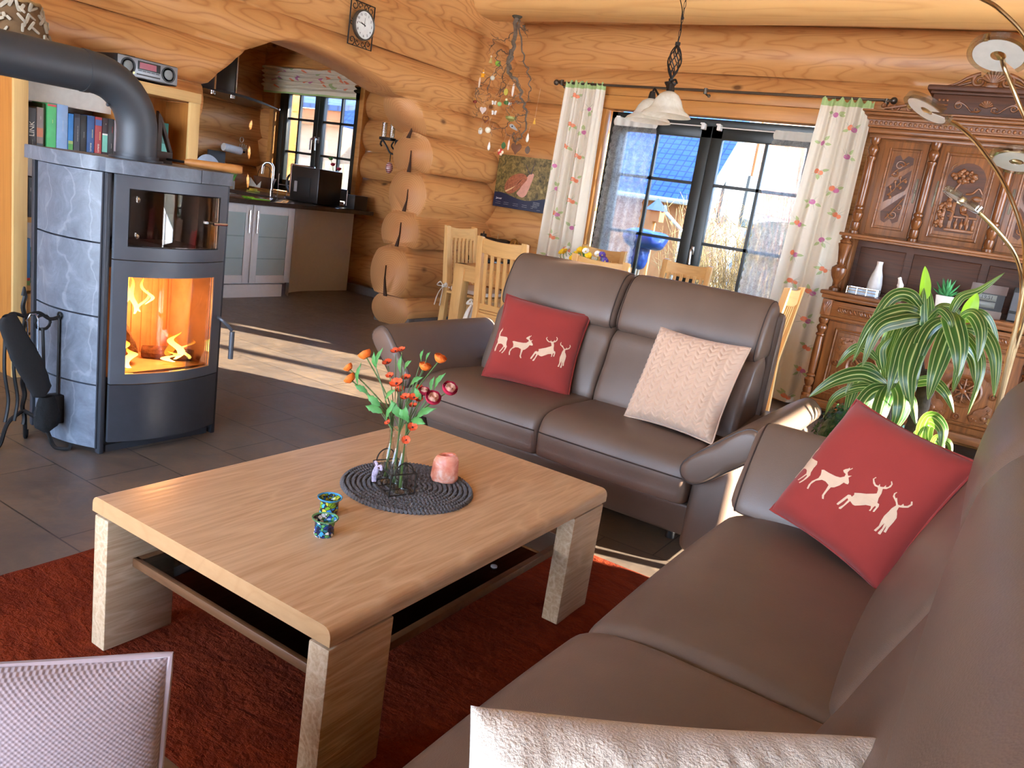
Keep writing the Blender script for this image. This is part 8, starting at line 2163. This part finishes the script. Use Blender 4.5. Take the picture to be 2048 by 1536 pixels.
m = MB(); m.box(xe - 14, xe - .36, YE + .52, YE + .60, -.8, ze - .1); m.build('front_cladding', M_orange, nh)
for y0, y1 in ((YE + 2.3, YE + 3.0), (YE + 4.4, YE + 5.4)):
    m = MB(); m.box(xe - .36, xe - .27, y0, y1, 1.5, 3.0); w = m.build('window', M_glassd, nh)
m = MB(); m.tube([(xe - 14, YE - .05, ze - .06), (xe + .1, YE - .05, ze - .06)], .07, 8); m.build('gutter', M_plaster, nh)
q0 = atY(1330, 412, YE - .1); m = MB(); m.tube([(q0.x, YE - .1, q0.z), atY(1332, 425, YE), atY(1362, 460, YE + .4), atY(1358, 490, YE + .4), (atY(1356, 500, YE + .4).x, YE + .4, -.7)], .05, 8); m.build('downpipe', plain('zinc_pipe', (200, 206, 208), .4, .4), nh)
# dry golden shrubs, each its own plant
M_twig = plain('golden_twigs', (168, 138, 82), .85, var=.25, vscale=3); M_twig2 = plain('pale_red_twigs', (164, 116, 88), .85, var=.2, vscale=3); M_twig3 = plain('pale_straw', (176, 156, 104), .9, var=.2, vscale=3)
def shrub(name, label, cx, cy, h, w, n, mt, seed, thick=.006, lean=.5):
    t = thing(name, label, 'shrub', (cx, cy, -.15), 0, 'dry shrubs outside the terrace door'); rnd = random.Random(seed); m = MB()
    for i in range(n):
        a, r = rnd.uniform(0, 6.28), rnd.uniform(0, 1) ** .6; b = Vector((cx + .25 * w * r * math.cos(a), cy + .25 * w * r * math.sin(a), -.12)); hh = h * rnd.uniform(.45, 1.0)
        e = b + Vector((w * .8 * r * math.cos(a) * lean * 1.2 + rnd.uniform(-.1, .1), w * .8 * r * math.sin(a) * lean, hh)); mid_ = (b + e) / 2 + Vector((rnd.uniform(-.12, .12), rnd.uniform(-.12, .12), hh * .12))
        P = bez([b, mid_, e], 4); m.tube(P, [thick * (1 - .75 * k / (len(P) - 1)) for k in range(len(P))], 3)
        for k in range(4):
            p = P[rnd.randrange(2, len(P))]; d = Vector((rnd.uniform(-1, 1), rnd.uniform(-1, 1), rnd.uniform(.2, 1.2))) * rnd.uniform(.08, .2); m.tube([p, p + d * .6, p + d], [thick * .6, thick * .45, thick * .2], 3)
    m.build('twigs', mt, t, weld=False)
shrub('dry_shrub', 'golden bushy shrub in the middle of the right terrace door leaf', -2.75, 9.6, 1.75, 1.3, 300, M_twig, 1)
shrub('dry_shrub', 'pale golden shrub behind the door handle, left of the bushy one', -3.60, 10.2, 1.75, .9, 170, M_twig, 2)
shrub('dry_shrub', 'reddish twiggy shrub in front of the slate roof', -4.1, 11.5, 2.15, .8, 120, M_twig2, 3, lean=.3)
shrub('dry_shrub', 'tall thin tangled shrub behind the right lace curtain', -2.1, 9.4, 2.9, 1.2, 150, M_twig2, 4, .005)
shrub('grass_clump', 'low straw-coloured grass clump at the foot of the terrace door', -2.9, 8.3, .75, 1.2, 240, M_twig3, 5, .004, .9)
shrub('grass_clump', 'low straw-coloured grass clump left of the terrace steps', -3.7, 8.6, .55, 1.1, 160, M_twig3, 6, .004, .9)
shrub('dry_shrub', 'pale green tipped shrub low at the right of the terrace door', -2.15, 8.2, .6, .7, 110, plain('fresh_green', (140, 180, 80), .8), 7, .005, .7)
shrub('dry_shrub', 'birch-like bare tree crown behind the right lace curtain', -2.7, 15.5, 5.5, 2.6, 170, plain('bare_birch_twigs', (190, 186, 180), .8), 9, .012, .45)
# bird feeder, covered parasol
bf_ = thing('bird_feeder', 'wooden bird feeder with blue roof on a post in the garden', 'bird feeder', (-4.9, 12, -.5))
pb_ = atY(1312, 425, 12.0)
m = MB(); m.tube([(pb_.x, 12, -.5), (pb_.x, 12, pb_.z - .12)], .035, 8); m.build('post', M_trim_wood, bf_)
m = MB(); m.box(pb_.x - .11, pb_.x + .11, 11.9, 12.1, pb_.z - .14, pb_.z + .03); m.build('house', M_orange, bf_)
m = MB(); m.lathe([(.20, pb_.z + .03), (.0, pb_.z + .22)], 4, T(pb_.x, 12, 0)); m.build('roof', plain('blue_feeder_roof', (70, 84, 140), .5), bf_, sharp=10)
tp = thing('blue_tarpaulin', 'bright blue tarpaulin tied over garden furniture outside', 'tarpaulin', (-4.1, 9.2, -.1))
m = MB(); pc = atY(1298, 480, 9.2)
m.rbox((pc.x - .05, 9.2, pc.z), (.50, .45, .24), .7, 30, 14, warp=lambda p: p + Vector((.04 * noise.noise(p * 9), .04 * noise.noise(p * 7 + Vector((3, 0, 0))), .03 * noise.noise(p * 8)))); m.rbox((pc.x - .10, 9.2, pc.z - .2), (.24, .25, .36), .7, 24, 12, warp=lambda p: p + Vector((.03 * noise.noise(p * 12), .0, .03 * noise.noise(p * 8)))); m.build('sheet', plain('blue_plastic_sheet', (30, 74, 160), .35), tp, sharp=70)
m = MB(); m.tube([(pc.x - .08, 9.2, -.12), (pc.x - .08, 9.2, pc.z - .3)], .03, 8); m.build('pole', M_metal, tp)
# hut and fence outside the kitchen window
hu = thing('garden_hut', 'pale timber garden hut with orange fascia outside the kitchen window', 'hut', (-11.5, 10.5, -.3))
M_pl = wood('weathered_planks', (206, 180, 148), (160, 132, 102), 'X', freq=5, along=.4, across=5, contrast=.4)
m = MB(); m.box(-15, -10.35, 10.2, 13.0, -.4, 2.05); m.build('wall', M_pl, hu)
m = MB(); m.box(-15.2, -10.2, 10.0, 10.06, 2.02, 2.28); m.build('fascia', M_orange, hu)
m = MB(); m.prism([(9.9, 2.28), (13.2, 3.0), (13.2, 3.1), (9.9, 2.36)], -15.2, -10.1, M=Matrix(((0, 0, 1, 0), (1, 0, 0, 0), (0, 1, 0, 0), (0, 0, 0, 1)))); m.build('roof', M_roof, hu)
m = MB()
fe = thing('timber_fence', 'sunlit pale timber fence beyond the kitchen window', 'fence', (-9.5, 9.3, -.3))
for i in range(30): m.box(-12.4 + i * .14, -12.4 + i * .14 + .125, 9.3, 9.325, -.4, 1.42 + .02 * math.sin(i * 2.1))
m.build('planks', wood('fence_planks', (226, 202, 160), (190, 160, 112), 'Z', freq=5, along=.4, across=5, contrast=.3), fe)
for z in (.3, 1.1): m = MB(); m.box(-12.4, -8.2, 9.325, 9.37, z, z + .09); m.build('rail', M_pl, fe)
pg = thing('pergola_beam', 'orange timber pergola beam on posts beyond the kitchen window', 'pergola', (-8.9, 11, -.3))
m = MB(); m.box(-10.3, -7.6, 10.9, 11.0, 2.0, 2.22); m.build('beam', M_orange, pg)
for x in (-10.2, -7.8): m = MB(); m.box(x, x + .12, 10.9, 11.02, -.5, 2.0); m.build('post', M_orange, pg)
hd_ = thing('clipped_hedge', 'long dull green hedge closing the far side of the garden', 'hedge', (0, 27, -.8))
m = MB()
def hf(u, v):
    x = -8 + 26 * u; a = PI * v; return (x, 26 - .6 * math.cos(a) * 1.2 + .3 * noise.noise(Vector((x * 2, v * 6, 0))), -.8 + 2.6 * math.sin(a) ** .5 + .25 * noise.noise(Vector((x * 1.5, v * 5, 4))))
m.grid(hf, 160, 14); m.build('foliage', plain('hedge_brown_green', (120, 116, 70), .9, var=.4, vscale=4, bump=1, bscale=20, bdist=.1), hd_)
